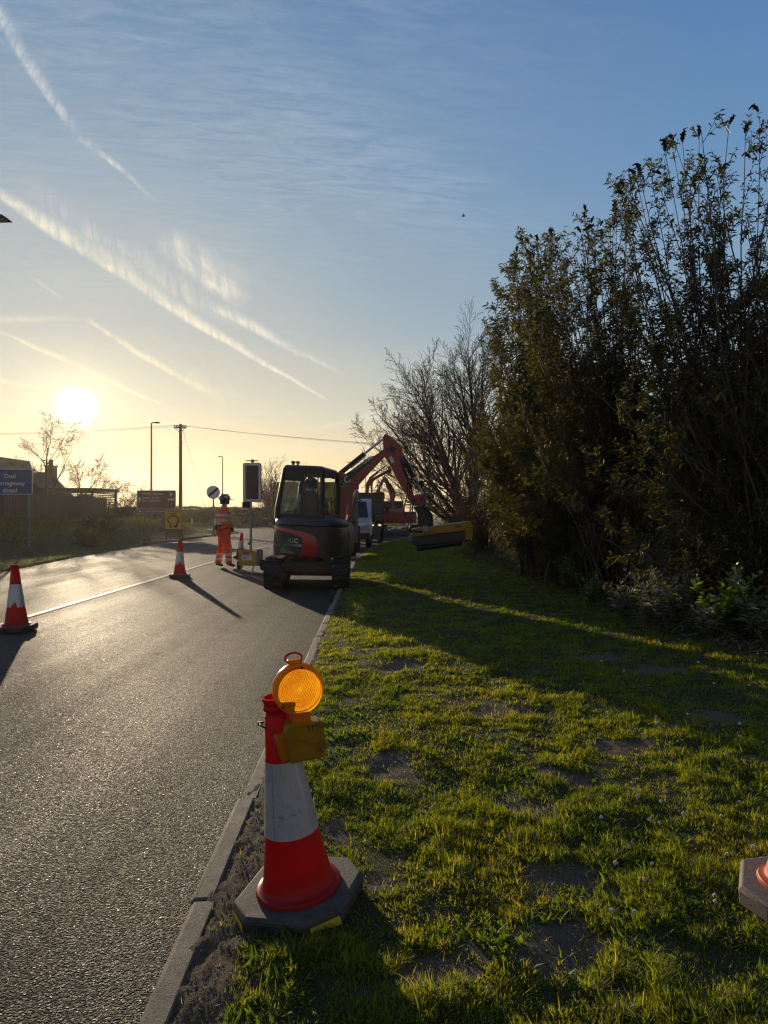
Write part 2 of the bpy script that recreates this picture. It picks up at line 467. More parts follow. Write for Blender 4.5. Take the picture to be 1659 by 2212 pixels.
# a wandering of the sky coordinates so no trail runs dead straight
wob = w.n('ShaderNodeTexNoise'); wob.inputs['Scale'].default_value = 9.0; wob.inputs['Detail'].default_value = 3
w.l(comb(PX, PZ), wob.inputs['Vector'])
wsep = w.n('ShaderNodeSeparateColor'); w.l(wob.outputs['Color'], wsep.inputs[0])
QX = add(PX, w.math('MULTIPLY_ADD', wsep.outputs[0], 0.013, -0.0065))
QZ = add(PZ, w.math('MULTIPLY_ADD', wsep.outputs[1], 0.013, -0.0065))
def trail(A, B, wa, wb, up, amp, curv=0.0, fade_a=0.12, fade_b=0.2, freq=1.0, soft=0.5, peak=None):
    """a vapour trail from A to B (as seen at the photograph's 1659 x 2212); wa, wb widths below, up = extra feather width above"""
    ax, az = (A[0] - 829.5) / F, (1106 - A[1]) / F
    bx, bz = (B[0] - 829.5) / F, (1106 - B[1]) / F
    L = math.hypot(bx - ax, bz - az); tx, tz = (bx - ax) / L, (bz - az) / L
    nx, nz = -tz, tx
    if nz < 0: nx, nz = -nx, -nz
    s = w.math('SUBTRACT', w.math('MULTIPLY_ADD', QX, tx, mul(QZ, tz)), ax * tx + az * tz)
    d = w.math('SUBTRACT', w.math('MULTIPLY_ADD', QX, nx, mul(QZ, nz)), ax * nx + az * nz)
    sn = w.math('DIVIDE', s, L)
    if curv:
        d = w.math('SUBTRACT', d, mul(sn, w.math('SUBTRACT', 1.0, sn), 4 * curv / F))
    wid = lin(sn, 0, 1, wa / F, wb / F)
    upw = mul(wid, up) if not peak else mul(wid, add(1.0, mul(sstep(sn, 0.0, peak), sstep(sn, 1.0, peak), up)))
    pos = w.math('DIVIDE', w.math('MAXIMUM', d, 0.0), upw)
    neg = w.math('DIVIDE', w.math('MAXIMUM', mul(d, -1.0), 0.0), wid)
    prof = mul(sstep(pos, 1.0, 0.0), sstep(neg, 1.0, 0.0))
    ends = mul(sstep(sn, 0.0, fade_a) if fade_a else 1.0, sstep(sn, 1.0, 1.0 - fade_b))
    n1 = w.noise(1.0, 5, 0.62, comb(mul(add(s, mul(d, 0.8)), 95.0 * freq), mul(d, 26.0 * freq), ax * 7), 0.6)
    n2 = w.noise(1.0, 4, 0.6, comb(mul(s, 14.0), mul(d, 30.0), bx * 9), 0.3)
    tex = mul(lin(n1, 0.38, 0.62, 1.0 - soft * 1.15, 1.0), lin(n2, 0.36, 0.58, 0.25, 1.0))
    return mul(prof, ends, tex, amp)
trails = [
    trail((-60, 376), (730, 878), 15, 5, 3.0, 1.0, -14, 0.0, 0.10, 1.0, 0.45, 0.35),
    trail((325, 512), (545, 668), 24, 34, 2.4, 1.0, 0, 0.25, 0.35, 0.7, 0.6),
    trail((40, 400), (560, 735), 12, 16, 4.2, 0.42, -10, 0.2, 0.35, 0.9, 0.8),
    trail((430, 650), (760, 820), 16, 3, 2.0, 0.9, 0, 0.2, 0.25, 1.0, 0.55),
    trail((-30, -20), (178, 308), 15, 9, 2.2, 0.66, -12, 0.0, 0.3, 0.8, 0.6),
    trail((165, 300), (350, 448), 8, 3, 2.2, 0.66, 6, 0.02, 0.5, 1.0, 0.5),
    trail((-40, 694), (375, 884), 5, 3, 3.0, 0.75, -4, 0.0, 0.1, 1.2, 0.4, 0.6),
    trail((180, 686), (500, 876), 4, 10, 2.4, 0.75, -6, 0.05, 0.25, 1.0, 0.5),
    trail((330, 770), (520, 880), 16, 30, 1.6, 0.28, 0, 0.4, 0.4, 0.5, 0.8),
    trail((-40, 688), (215, 690), 12, 6, 1.5, 0.34, 0, 0.0, 0.5, 0.5, 0.4),
    trail((-40, 812), (190, 866), 6, 4, 2.0, 0.45, 0, 0.0, 0.4, 0.8, 0.4),
    trail((640, 935), (860, 892), 6, 12, 1.6, 0.30, 0, 0.4, 0.3, 0.5, 0.3),
    trail((60, 590), (150, 655), 4, 4, 1.6, 0.25, 0, 0.3, 0.4, 0.8, 0.3),
]
cl = trails[0]
for x in trails[1:]:
    cl = w.math('MAXIMUM', cl, x)
# thin high cirrus, rippled, over the middle of the sky; laid on a plane overhead
hz = w.math('MAXIMUM', add(DZ, 0.06), 0.03)
CX, CY = w.math('DIVIDE', DX, hz), w.math('DIVIDE', DY, hz)
big = w.noise(0.9, 4, 0.55, comb(CX, CY, 3.3), 0.4)
rip = w.noise(1.0, 6, 0.66, comb(mul(add(CX, mul(CY, 0.25)), 7.0), mul(add(CY, mul(CX, -0.15)), 30.0), 1.0), 0.9)
veil = mul(lin(big, 0.40, 0.66), lin(rip, 0.36, 0.72), 0.22)
veil = mul(veil, sstep(PX, 0.48, -0.05), sstep(PZ, 0.12, 0.36))
# low bars of cloud near the horizon
bars = w.noise(1.0, 4, 0.55, comb(mul(PX, 3.0), mul(PZ, 46.0), 5.0), 0.3)
lowb = mul(lin(bars, 0.50, 0.70), sstep(PZ, 0.015, 0.05), sstep(PZ, 0.20, 0.10), 0.22)
# aureole and the sun's own burnt-out blaze
dot = w.n('ShaderNodeVectorMath'); dot.operation = 'DOT_PRODUCT'
w.l(dvec, dot.inputs[0]); dot.inputs[1].default_value = SD
ang = w.math('ARCCOSINE', w.math('MINIMUM', dot.outputs['Value'], 1.0))
angd = mul(ang, 180 / math.pi)
def expo(k, a): return mul(w.math('EXPONENT', mul(angd, -1.0 / k)), a)
def scol(fac, col):
    nd = w.n('ShaderNodeVectorMath'); nd.operation = 'SCALE'; nd.inputs[0].default_value = col
    w.setin(nd.inputs['Scale'], fac); return nd.outputs[0]
def vadd(a, b):
    nd = w.n('ShaderNodeVectorMath'); nd.operation = 'ADD'; w.l(a, nd.inputs[0]); w.l(b, nd.inputs[1]); return nd.outputs[0]
SKY_K = 0.085
K = 1.0 / SKY_K
el = w.math('ARCSINE', DZ); eld = mul(el, 180 / math.pi)
def elramp(stops):
    return w.ramp(w.math('DIVIDE', w.math('MAXIMUM', eld, 0.0), 60.0), [(e / 60.0, c) for e, c in stops])
far = elramp([(0, (.74, .60, .38)), (3.5, (.66, .62, .47)), (8, (.46, .54, .55)), (15, (.265, .42, .585)), (25, (.14, .30, .55)), (37, (.085, .20, .46)), (60, (.05, .13, .36))])
near = elramp([(0, (.88, .58, .27)), (4, (.88, .67, .35)), (8, (.58, .58, .46)), (14, (.345, .43, .475)), (25, (.235, .36, .485)), (37, (.165, .30, .46)), (60, (.07, .16, .36))])
anti = elramp([(0, (.40, .33, .31)), (6, (.36, .32, .34)), (14, (.27, .27, .31)), (28, (.165, .19, .26)), (45, (.09, .125, .21)), (60, (.05, .09, .18))])
grad = w.mix(sstep(angd, 62.0, 6.0), far, near)
grad = w.mix(sstep(angd, 62.0, 115.0), grad, anti)
gs = w.n('ShaderNodeVectorMath'); gs.operation = 'SCALE'; w.l(grad, gs.inputs[0]); gs.inputs['Scale'].default_value = K
# the physical sky, its blaze round the sun held down, mixed with the colours measured from the evening
cl_ = w.n('ShaderNodeVectorMath'); cl_.operation = 'MINIMUM'; w.l(sky.outputs[0], cl_.inputs[0]); cl_.inputs[1].default_value = (9.0, 7.5, 6.0)
cur = w.mix(0.84, cl_.outputs[0], gs.outputs[0])
cloudcol = w.mix(w.math('EXPONENT', mul(angd, -1 / 12.0)), (0.74 * K, 0.77 * K, 0.78 * K), (1.15 * K, 0.90 * K, 0.46 * K))
cur = w.mix(add(veil, lowb), cur, cloudcol)
cur = w.mix(cl, cur, cloudcol)
glow = vadd(scol(expo(1.3, 1.1 * K), (1.0, 0.84, 0.42)), scol(expo(5.5, 0.13 * K), (1.0, 0.76, 0.32)))
glow = vadd(glow, scol(mul(w.math('POWER', sstep(angd, 1.95, 0.30), 1.7), 2.6 * K), (1.0, 0.93, 0.75)))
cur = vadd(cur, glow)
w.l(cur, bg.inputs['Color']); bg.inputs['Strength'].default_value = SKY_K

# ------------------------------------------------------------------ camera
cam = bpy.data.cameras.new('camera'); co = bpy.data.objects.new('camera', cam); COL.objects.link(co)
cam.sensor_fit = 'VERTICAL'; cam.sensor_height = 36.0; cam.lens = F / 2212 * 36.0
cam.clip_start = 0.05; cam.clip_end = 3000
co.location = (0, 0, CAM_H); co.rotation_euler = (R(90), 0, 0)
SC.camera = co
SC.view_settings.view_transform = 'Standard'; SC.view_settings.look = 'None'
SC.view_settings.exposure = 0.0; SC.view_settings.gamma = 1.0; SC.view_settings.use_curve_mapping = False
SC.cycles.max_bounces = 6; SC.cycles.diffuse_bounces = 3; SC.cycles.glossy_bounces = 3
SC.cycles.transmission_bounces = 4; SC.cycles.transparent_max_bounces = 10
SC.cycles.sample_clamp_indirect = 4.0; SC.cycles.caustics_reflective = False; SC.cycles.caustics_refractive = False
SC.cycles.use_denoising = True; SC.cycles.denoising_prefilter = 'NONE'
SC.cycles.pixel_filter_type = 'BLACKMAN_HARRIS'; SC.cycles.filter_width = 1.25
try:
    SC.cycles.denoiser = 'OPENIMAGEDENOISE'; SC.cycles.denoising_input_passes = 'RGB_ALBEDO_NORMAL'
except Exception: pass
# ------------------------------------------------------------------ the lie of the land
_ky = np.array([-6, 0, 2, 4, 8, 15, 20, 25, 31, 34, 40, 50, 70, 100.0])
_kx = np.array([-.60, -.645, -.70, -.745, -.80, -.88, -.90, -.72, -.25, .26, 1.4, 4.0, 11, 25.0])
_ly = np.array([-6, 0, 16, 20, 24, 32, 40, 46, 49, 51, 52.5])
_lx = np.array([-8.4, -8.5, -8.8, -9.3, -9.8, -10.2, -10.2, -9.9, -9.7, -10.6, -14.0])
def kerb_x(y): return np.interp(y, _ky, _kx)
def left_x(y): return np.interp(y, _ly, _lx)
KW = 0.10                                            # width of the concrete edging
def road_z(x): return 0.066 - 0.0172 * abs(x + 4.6)
def ss(a, b, x):
    t = np.clip((x - a) / (b - a), 0, 1); return t * t * (3 - 2 * t)

patches = [(870, 1440, 48, 14), (1075, 1535, 62, 18), (1560, 1570, 55, 16), (1340, 1625, 65, 20), (840, 1655, 85, 30),
           (1140, 1745, 70, 28), (1225, 1905, 135, 55), (1220, 2055, 115, 62), (940, 2095, 95, 50), (735, 1790, 42, 30),
           (1430, 1462, 75, 14), (800, 1905, 75, 26), (1330, 2150, 60, 36), (740, 2120, 60, 36), (1220, 1690, 60, 22), (1290, 1430, 50, 12)]
_pp = []
for (u, v, a, b) in patches:
    Y = (CAM_H - 0.04) * F / (v - 1106); x = (u - 829.5) / F * Y
    Yn = (CAM_H - 0.04) * F / (v + b - 1106); Yf = (CAM_H - 0.04) * F / (v - b - 1106)
    _pp.append((x, Y, a / F * Y, (Yf - Yn) / 2))
def soil_mask(x, y):
    """1 = bare earth"""
    x = np.asarray(x, float); y = np.asarray(y, float)
    n = 0.30 * vnoise(x * 7, y * 7, 3) + 0.22 * vnoise(x * 19, y * 19, 4) + 0.12 * vnoise(x * 47, y * 47, 9)
    m = np.zeros_like(x)
    for (cx, cy, a, b) in _pp:
        r = np.sqrt(((x - cx) / a) ** 2 + ((y - cy) / b) ** 2)
        m = np.maximum(m, 1 - ss(0.55, 1.15, r + 1.7 * n))
    # strip of earth washed over the edging
    d = x - (kerb_x(y) + KW)
    wdt = np.interp(y, [0, 2, 3, 4.2, 5.5, 8], [.17, .15, .15, .10, .03, 0.0]) 
    m = np.maximum(m, 1 - ss(-0.02, 0.05, d - wdt + 0.06 * n))
    # under the bushes
    e = x - np.interp(y, [0, 6, 8, 12, 16, 22, 34], [4.9, 4.3, 4.0, 3.9, 3.6, 3.2, 3.9])
    m = np.maximum(m, 0.85 * ss(-0.5, 0.7, e + 0.8 * n))
    # sparse thin places
    s = vnoise(x * 2.3, y * 2.3, 21) + 0.6 * vnoise(x * 6, y * 6, 22)
    m = np.maximum(m, 0.55 * ss(0.55, 1.1, s))
    return np.clip(m, 0, 1)
def verge_z(x, y, detail=True):
    x = np.asarray(x, float); y = np.asarray(y, float)
    d = np.maximum(x - kerb_x(y) - KW, 0)
    z = 0.013 + 0.022 * ss(0, 0.35, d) + 0.018 * d + 0.02 * vnoise(x * .9, y * .9, 1) * ss(0, 1, d)
    e = x - kerb_x(y) - KW
    z = z + np.where(e < .03, .34 * np.minimum(e, 0) + .011 * (vnoise(x * 22, y * 11, 91) + .6 * vnoise(x * 60, y * 40, 92)) * ss(.06, -.01, e), 0)
    if detail:
        m = soil_mask(x, y)
        z = z + ss(0, .15, d) * (0.012 * vnoise(x * 5, y * 5, 2)) - 0.004 * m * ss(.05, .4, d)
        z = z + m * (0.006 * vnoise(x * 22, y * 22, 5) + 0.006 * vnoise(x * 55, y * 55, 6))
    return z
def bank_z(x, y):
    x = np.asarray(x, float); y = np.asarray(y, float)
    d = np.maximum(left_x(np.minimum(y, 49)) - x, 0)
    return 0.03 + 0.85 * ss(0.8, 6.0, d) * ss(56, 44, y) + 0.05 * vnoise(x * .6, y * .6, 31) * ss(0, 2, d)
def ground_at(u, v, fn):
    Y = CAM_H * F / (v - 1106.0); x = 0
    for _ in range(12):
        x = (u - 829.5) / F * Y
        Y = (CAM_H - float(fn(x, Y))) * F / (v - 1106.0)
    return Vector(((u - 829.5) / F * Y, Y, float(fn((u - 829.5) / F * Y, Y))))

def grid_mesh(name, X, Y, Z, mats, attrs=None):
    nr, nc = X.shape
    V = np.stack([X, Y, Z], -1).reshape(-1, 3)
    i = np.arange(nr * nc).reshape(nr, nc)
    Fq = np.stack([i[:-1, :-1], i[:-1, 1:], i[1:, 1:], i[1:, :-1]], -1).reshape(-1, 4)
    return np_mesh(name, V, Fq, mats, None, attrs, smooth=True)

# asphalt: aggregate stones of about a centimetre, each with its own gloss
def asphalt():
    t = NT('worn_asphalt'); c = t.coord()
    vo = t.n('ShaderNodeTexVoronoi'); vo.inputs['Scale'].default_value = 122; vo.inputs['Randomness'].default_value = 1.0
    wv = t.n('ShaderNodeTexNoise'); wv.inputs['Scale'].default_value = 60; t.l(c, wv.inputs['Vector'])
    vm = t.n('ShaderNodeVectorMath'); vm.operation = 'MULTIPLY_ADD'
    t.l(wv.outputs['Color'], vm.inputs[0]); vm.inputs[1].default_value = (.012, .012, .012); t.l(c, vm.inputs[2])
    t.l(vm.outputs[0], vo.inputs['Vector'])
    cellsep = t.n('ShaderNodeSeparateColor'); t.l(vo.outputs['Color'], cellsep.inputs[0])
    big = t.noise(0.35, 5, 0.6, c); mid = t.noise(2.2, 5, 0.6, c); fine = t.noise(260, 2, 0.5, c)
    stone = t.ramp(cellsep.outputs[0], [(0, (.013, .0125, .012)), (.55, (.029, .0265, .023)), (.9, (.058, .051, .043)), (1, (.14, .12, .09))])
    gap = t.ramp(vo.outputs['Distance'], [(.30, 1.0), (.62, .30)])
    col = t.mix(1.0, stone, gap, 'MULTIPLY')
    col = t.mix(1.0, col, t.ramp(big, [(.35, .74), (.65, 1.22)]), 'MULTIPLY')
    mp = t.n('ShaderNodeMapping'); mp.inputs['Scale'].default_value = (1.5, .05, 1); t.l(c, mp.inputs['Vector'])
    trk = t.noise(1.0, 4, .6, mp.outputs[0])
    col = t.mix(1.0, col, t.ramp(trk, [(.38, .62), (.62, 1.2)]), 'MULTIPLY')
    col = t.mix(t.math('MULTIPLY', t.ramp(mid, [(.52, 0.0), (.75, 1.0)]), .35), col, (.075, .062, .046))
    # missing height here and there gives the open texture
    h = t.math('MULTIPLY_ADD', t.math('POWER', t.math('SUBTRACT', 1.0, t.math('MINIMUM', vo.outputs['Distance'], 1.0)), 1.6), t.math('MULTIPLY_ADD', cellsep.outputs[1], .9, .35), t.math('MULTIPLY', fine, .25))
    nrm = t.bump(h, 0.0095, 1.0)
    rough = t.math('ADD', t.math('MULTIPLY_ADD', cellsep.outputs[2], .26, .50), t.math('MULTIPLY', t.math('SUBTRACT', 1.0, trk), .22))
    rough = t.math('SUBTRACT', rough, t.ramp(cellsep.outputs[1], [(.91, 0.0), (.97, .17)]))
    b = t.bsdf(Base_Color=col, Roughness=rough, Normal=nrm)
    b.inputs['Specular IOR Level'].default_value = .23
    return t.done(b.outputs[0])
M['asphalt'] = asphalt()
def concrete_edge():
    t = NT('kerb_concrete'); c = t.coord()
    n = t.noise(7, 8, .7, c); f = t.noise(180, 3, .6, c); s = t.noise(420, 2, .5, c)
    col = t.mix(t.ramp(n, [(.3, 0), (.7, 1)]), (.13, .10, .07), (.31, .26, .19))
    col = t.mix(1.0, col, t.ramp(f, [(.3, .7), (.7, 1.2)]), 'MULTIPLY')
    b = t.bsdf(Base_Color=col, Roughness=.8, Normal=t.bump(t.math('ADD', f, s), .005, 1.0, t.bump(n, .02, .8)))
    return t.done(b.outputs[0])
M['kerb'] = concrete_edge()
def earth(name, soil_a, soil_b, thatch_a, thatch_b):
    t = NT(name); c = t.coord()
    a = t.n('ShaderNodeAttribute'); a.attribute_name = 'soil'
    n1 = t.noise(6, 8, .7, c); n2 = t.noise(45, 6, .7, c); n3 = t.noise(230, 3, .6, c)
    so_ = t.mix(n2, soil_a, soil_b); th = t.mix(n1, thatch_a, thatch_b)
    col = t.mix(a.outputs['Fac'], th, so_)
    col = t.mix(1.0, col, t.ramp(n3, [(.3, .65), (.7, 1.3)]), 'MULTIPLY')
    h = t.math('ADD', t.math('MULTIPLY', n2, 1.0), t.math('MULTIPLY', n3, .45))
    b = t.bsdf(Base_Color=col, Roughness=.95, Normal=t.bump(h, .016, 1.0))
    b.inputs['Specular IOR Level'].default_value = .2
    return t.done(b.outputs[0])
M['verge'] = earth('verge_earth', (.105, .076, .054), (.20, .150, .105), (.034, .040, .014), (.062, .062, .022))
M['bank'] = earth('bank_earth', (.06, .048, .034), (.10, .08, .052), (.045, .050, .02), (.085, .075, .035))
M['field'] = earth('field_earth', (.06, .05, .03), (.09, .075, .045), (.05, .065, .02), (.09, .09, .035))

# one sheet to the horizon
V = np.array([[-420, -60, -.22], [420, -60, -.22], [420, 620, -.22], [-420, 620, -.22]]); 
tag(np_mesh('ground', V, [[0, 1, 2, 3]], M['field']), kind='structure')
# road
ys = np.concatenate([np.arange(-6, 12, .5), np.arange(12, 60, 1.0), np.arange(60, 101, 4.0)])
tt = np.linspace(0, 1, 25)
L_ = np.where(ys < 49, left_x(np.minimum(ys, 49)), left_x(49.0) - (ys - 49) * 0.25)[:, None] - 0.25
K_ = kerb_x(ys)[:, None] + 0.036
X = L_ + (K_ - L_) * tt[None, :]; Yg = np.repeat(ys[:, None], 25, 1)
Z = road_z(X) * np.clip((70 - Yg) / 20, 0, 1)
tag(grid_mesh('road', X, Yg, Z, M['asphalt']), kind='structure')
# the side road and the wide mouth of the junction
xs = np.linspace(-70, -8.0, 30); ys2 = np.linspace(50.5, 73, 12)
X2, Y2 = np.meshgrid(xs, ys2)
tag(grid_mesh('side_road', X2, Y2, np.full_like(X2, -0.035) + 0.0 * X2, M['asphalt']), kind='structure')
# edging stones
mb = MB()
y = -2.0; k = 0
while y < 58:
    ln = 0.915; y1 = y + ln - 0.014
    x0, x1 = float(kerb_x(y)), float(kerb_x(y1))
    jit = 0.007 * math.sin(k * 2.3); zt = 0.011 + 0.006 * math.sin(k * 1.7)
    prof = [(0, -.14), (0.010, zt - .006 - .015), (0.028, zt), (KW, zt + .003), (KW + .02, -.14)]
    vs = [(x0 + p[0] + jit, y, p[1]) for p in prof] + [(x1 + p[0] + jit, y1, p[1]) for p in prof]
    n = len(prof)
    mb.add(vs, [(i, i + 1, n + i + 1, n + i)[::-1] for i in range(n - 1)] + [tuple(range(n)), tuple(range(2 * n - 1, n - 1, -1))])
    y += ln; k += 1
tag(mb.build('kerb', M['kerb'], bevel=.006), kind='structure')
# verge
off = np.concatenate([np.arange(-.05, .4, .0125), np.arange(.4, 4, .05), np.arange(4, 9, .25), np.arange(9, 46, 4)])
ysv = np.concatenate([np.arange(.6, 5, .04), np.arange(5, 15, .1), np.arange(15, 60, 1.0)])
Yv = np.repeat(ysv[:, None], len(off), 1); Xv = kerb_x(Yv) + KW + off[None, :]
tag(grid_mesh('grass_verge', Xv, Yv, verge_z(Xv, Yv), M['verge'], {'soil': ('POINT', soil_mask(Xv, Yv).ravel())}), kind='structure')
offb = np.concatenate([np.arange(0, 8, .25), np.arange(8, 60, 3)])
ysb = np.arange(-6, 51.6, .8)
Yb = np.repeat(ysb[:, None], len(offb), 1); Xb = left_x(Yb) - offb[None, :]
Zb = bank_z(Xb, Yb); Zb[:, 0] = -.2
sb_ = np.clip(.5 + .6 * vnoise(Xb * .8, Yb * .8, 8), 0, 1)
tag(grid_mesh('grass_bank', Xb[:, ::-1], Yb, Zb[:, ::-1], M['bank'], {'soil': ('POINT', sb_[:, ::-1].ravel())}), kind='structure')
xs = np.linspace(-160, 6, 60); ysf = np.linspace(73, 240, 20)
X3, Y3 = np.meshgrid(xs, ysf)
tag(grid_mesh('far_field', X3, Y3, 0.02 + .1 * vnoise(X3 * .1, Y3 * .1, 2), M['field'], {'soil': ('POINT', np.full(X3.size, .2))}), kind='structure')

# worn white paint
def worn_line():
    t = NT('worn_road_paint'); c = t.coord()
    n = t.noise(14, 8, .75, c); f = t.noise(120, 3, .7, c)
    fac = t.ramp(t.math('MULTIPLY_ADD', f, .35, n), [(.58, 1.0), (.84, .10)])
    b = t.bsdf(Base_Color=t.mix(fac, (.05, .05, .048), (.52, .50, .44)), Roughness=.65, Normal=t.bump(f, .004, 1.0))
    return t.done(b.outputs[0])
M['line'] = worn_line()
def strip(name, pts, wd, dz=.004):
    vs = []; fs = []
    for i, p in enumerate(pts):
        p = Vector(p); q = Vector(pts[min(i + 1, len(pts) - 1)]) - Vector(pts[max(i - 1, 0)])
        nrm = Vector((-q.y, q.x, 0)).normalized() * wd / 2
        for s in (1, -1):
            a = p + nrm * s; vs.append((a.x, a.y, a.z + dz))
    for i in range(len(pts) - 1): fs.append((2 * i, 2 * i + 1, 2 * i + 3, 2 * i + 2))
    m = MB(); m.add(vs, fs)
    return m.build(name, M['line'], smooth=False)
lx = lambda y: -4.62 + .06 * math.sin(y * .21) * .3
tag(strip('centre_line', [(lx(y), y, road_z(lx(y))) for y in np.arange(-2, 34, .5)], .11, .006), kind='structure')
tag(strip('junction_line', [(-9.6 + i * .7, 53.5 + i * .35, .012) for i in range(7)], .16, .012), kind='structure')
tag(strip('junction_line', [(-11 + i * 1.0, 62 + i * .02, .012) for i in range(9)], .2, .012), kind='structure')

# hair cracks across the lane
def cracks():
    rr = random.Random(9); m = MB()
    for (xa, ya, xb, yb, w_) in ((-1.55, 3.28, -.80, 3.16, .006), (-1.9, 3.36, -1.5, 3.27, .004), (-3.6, 6.2, -1.7, 5.9, .008), (-.95, 5.4, -.86, 8.2, .007), (-4.3, 9.6, -1.2, 9.9, .010), (-2.7, 2.6, -2.3, 4.9, .005)):
        n = 34; P = []
        ox = oy = 0
        for i in range(n + 1):
            q = i / n; ox += rr.gauss(0, .008); oy += rr.gauss(0, .008)
            k = math.sin(math.pi * q)
            P.append((xa + (xb - xa) * q + ox * k, ya + (yb - ya) * q + oy * k))
        d = Vector((xb - xa, yb - ya)).normalized(); nn = Vector((-d.y, d.x))
        vs = []
        for (x, y) in P:
            hw = w_ * rr.uniform(.15, .8) / 2
            for s in (1, -1):
                a, b = x + nn.x * hw * s, y + nn.y * hw * s; vs.append((a, b, float(road_z(a)) + .004))
        m.add(vs, [(2 * i, 2 * i + 1, 2 * i + 3, 2 * i + 2) for i in range(n)])
    return m.build('road_cracks', paint('crack_dark', (.006, .006, .006), .95, dirt=.2), smooth=False)
tag(cracks(), kind='structure')
# ------------------------------------------------------------------ grass
def blades(P, h, wd, lean, az, curve, rnd, zfn, name, mat, kind='stuff'):
    n = len(P)
    x, y = P[:, 0], P[:, 1]; z = zfn(x, y) - .004
    ca, sa = np.cos(az), np.sin(az)
    wa = az + np.pi / 2 + RNG.normal(0, .5, n)
    wx, wy = np.cos(wa) * wd / 2, np.sin(wa) * wd / 2
    def pt(t, k):
        r = h * (np.sin(lean) * t + curve * t * t); zz = h * np.cos(lean) * t * (1 - .35 * curve * t)
        return np.stack([x + ca * r + wx * k, y + sa * r + wy * k, z + zz], -1)
    V = np.stack([pt(0, -1), pt(0, 1), pt(.5, -.85), pt(.5, .85), pt(1, 0)], 1).reshape(-1, 3)
    b = (np.arange(n) * 5)[:, None]
    T = np.concatenate([b + np.array([[0, 1, 3]]), b + np.array([[0, 3, 2]]), b + np.array([[2, 3, 4]])], 1).reshape(-1, 3)
    return np_mesh(name, V, T, mat, None, {'rnd': ('FACE', np.repeat(rnd, 3))})

M['grass'] = leafmat('grass_blade', [(.050, .088, .012), (.080, .125, .016), (.112, .155, .022), (.150, .172, .03), (.22, .19, .065)], .70, .5, .02, (2.95, 2.40, .5))
M['weed'] = leafmat('weed_leaf', [(.05, .10, .014), (.08, .15, .02), (.11, .17, .03)], .65, .5, .02, (2.4, 2.1, .4))
M['longgrass'] = leafmat('long_grass', [(.06, .085, .018), (.10, .12, .027), (.15, .145, .05), (.21, .175, .085)], .55, .5, .03, (1.6, 1.4, .6))
def sample_verge(N, y0, y1, power):
    """points thick near the camera, thinning with distance"""
    u = RNG.random(N)
    if power == 1: y = y0 * (y1 / y0) ** u
    else: y = (y0 ** (1 - power) + u * (y1 ** (1 - power) - y0 ** (1 - power))) ** (1 / (1 - power))
    xa = kerb_x(y) + KW; xb = np.minimum(.57 * y + .25, 6.2)
    return np.stack([xa + RNG.random(N) * (xb - xa), y], -1)
def lawn():
    N = 700000
    P = sample_verge(N, 1.55, 34, 1.25)
    x, y = P.T
    m = soil_mask(x, y)
    cl = np.clip(.5 + .62 * (vnoise(x * 4.5, y * 4.5, 41) * .5 + vnoise(x * 11, y * 11, 42) * .45 + vnoise(x * 26, y * 26, 43) * .35), 0, 1)
    keep = RNG.random(N) < np.clip((1 - m) ** 1.3 * (.10 + 1.15 * cl ** 1.2) + .03, 0, 1)
    P = P[keep]; cl = cl[keep]; m = m[keep]; n = len(P); x, y = P.T
    tall = RNG.random(n) < .035
    h = (.012 + .046 * cl ** 1.8) * RNG.uniform(.6, 1.25, n) * np.where(tall, 1.8, 1)
    h *= np.interp(x - kerb_x(y) - KW, [0, .2], [.7, 1])
    h *= np.interp(y, [8, 14, 25], [1, 1.25, 1.5])
    wd = RNG.uniform(.0022, .0046, n) * np.maximum(1, (y / 3.2) ** .85)
    lean = np.abs(RNG.normal(.45, .38, n)); az = RNG.random(n) * 2 * np.pi
    az = np.where(RNG.random(n) < .5, vnoise(x * 9, y * 9, 77) * 3.1 + RNG.normal(0, .5, n), az)
    curve = RNG.uniform(.0, .7, n)
    rnd = np.clip(RNG.beta(2, 2.6, n) + .22 * vnoise(x * 2.1, y * 2.1, 51) + .10 * m + (RNG.random(n) < .05) * .5, 0, 1)
    tag(blades(P, h, wd, lean, az, curve, rnd, verge_z, 'verge_grass', M['grass']), kind='stuff')
    # flat-growing weeds: clover, plantain and dandelion leaves among the grass
    N = 26000
    P = sample_verge(N, 1.55, 20, 1.3); x, y = P.T
    keep = RNG.random(N) < (1 - soil_mask(x, y)) * ss(-.2, .5, vnoise(x * 3.1, y * 3.1, 61))
    P = P[keep]; n = len(P)
    tag(blades(P, RNG.uniform(.02, .055, n), RNG.uniform(.008, .017, n), RNG.uniform(.5, 1.25, n), RNG.random(n) * 6.28,
               RNG.uniform(0, .4, n), RNG.random(n), verge_z, 'verge_weeds', M['weed']), kind='stuff')
lawn()
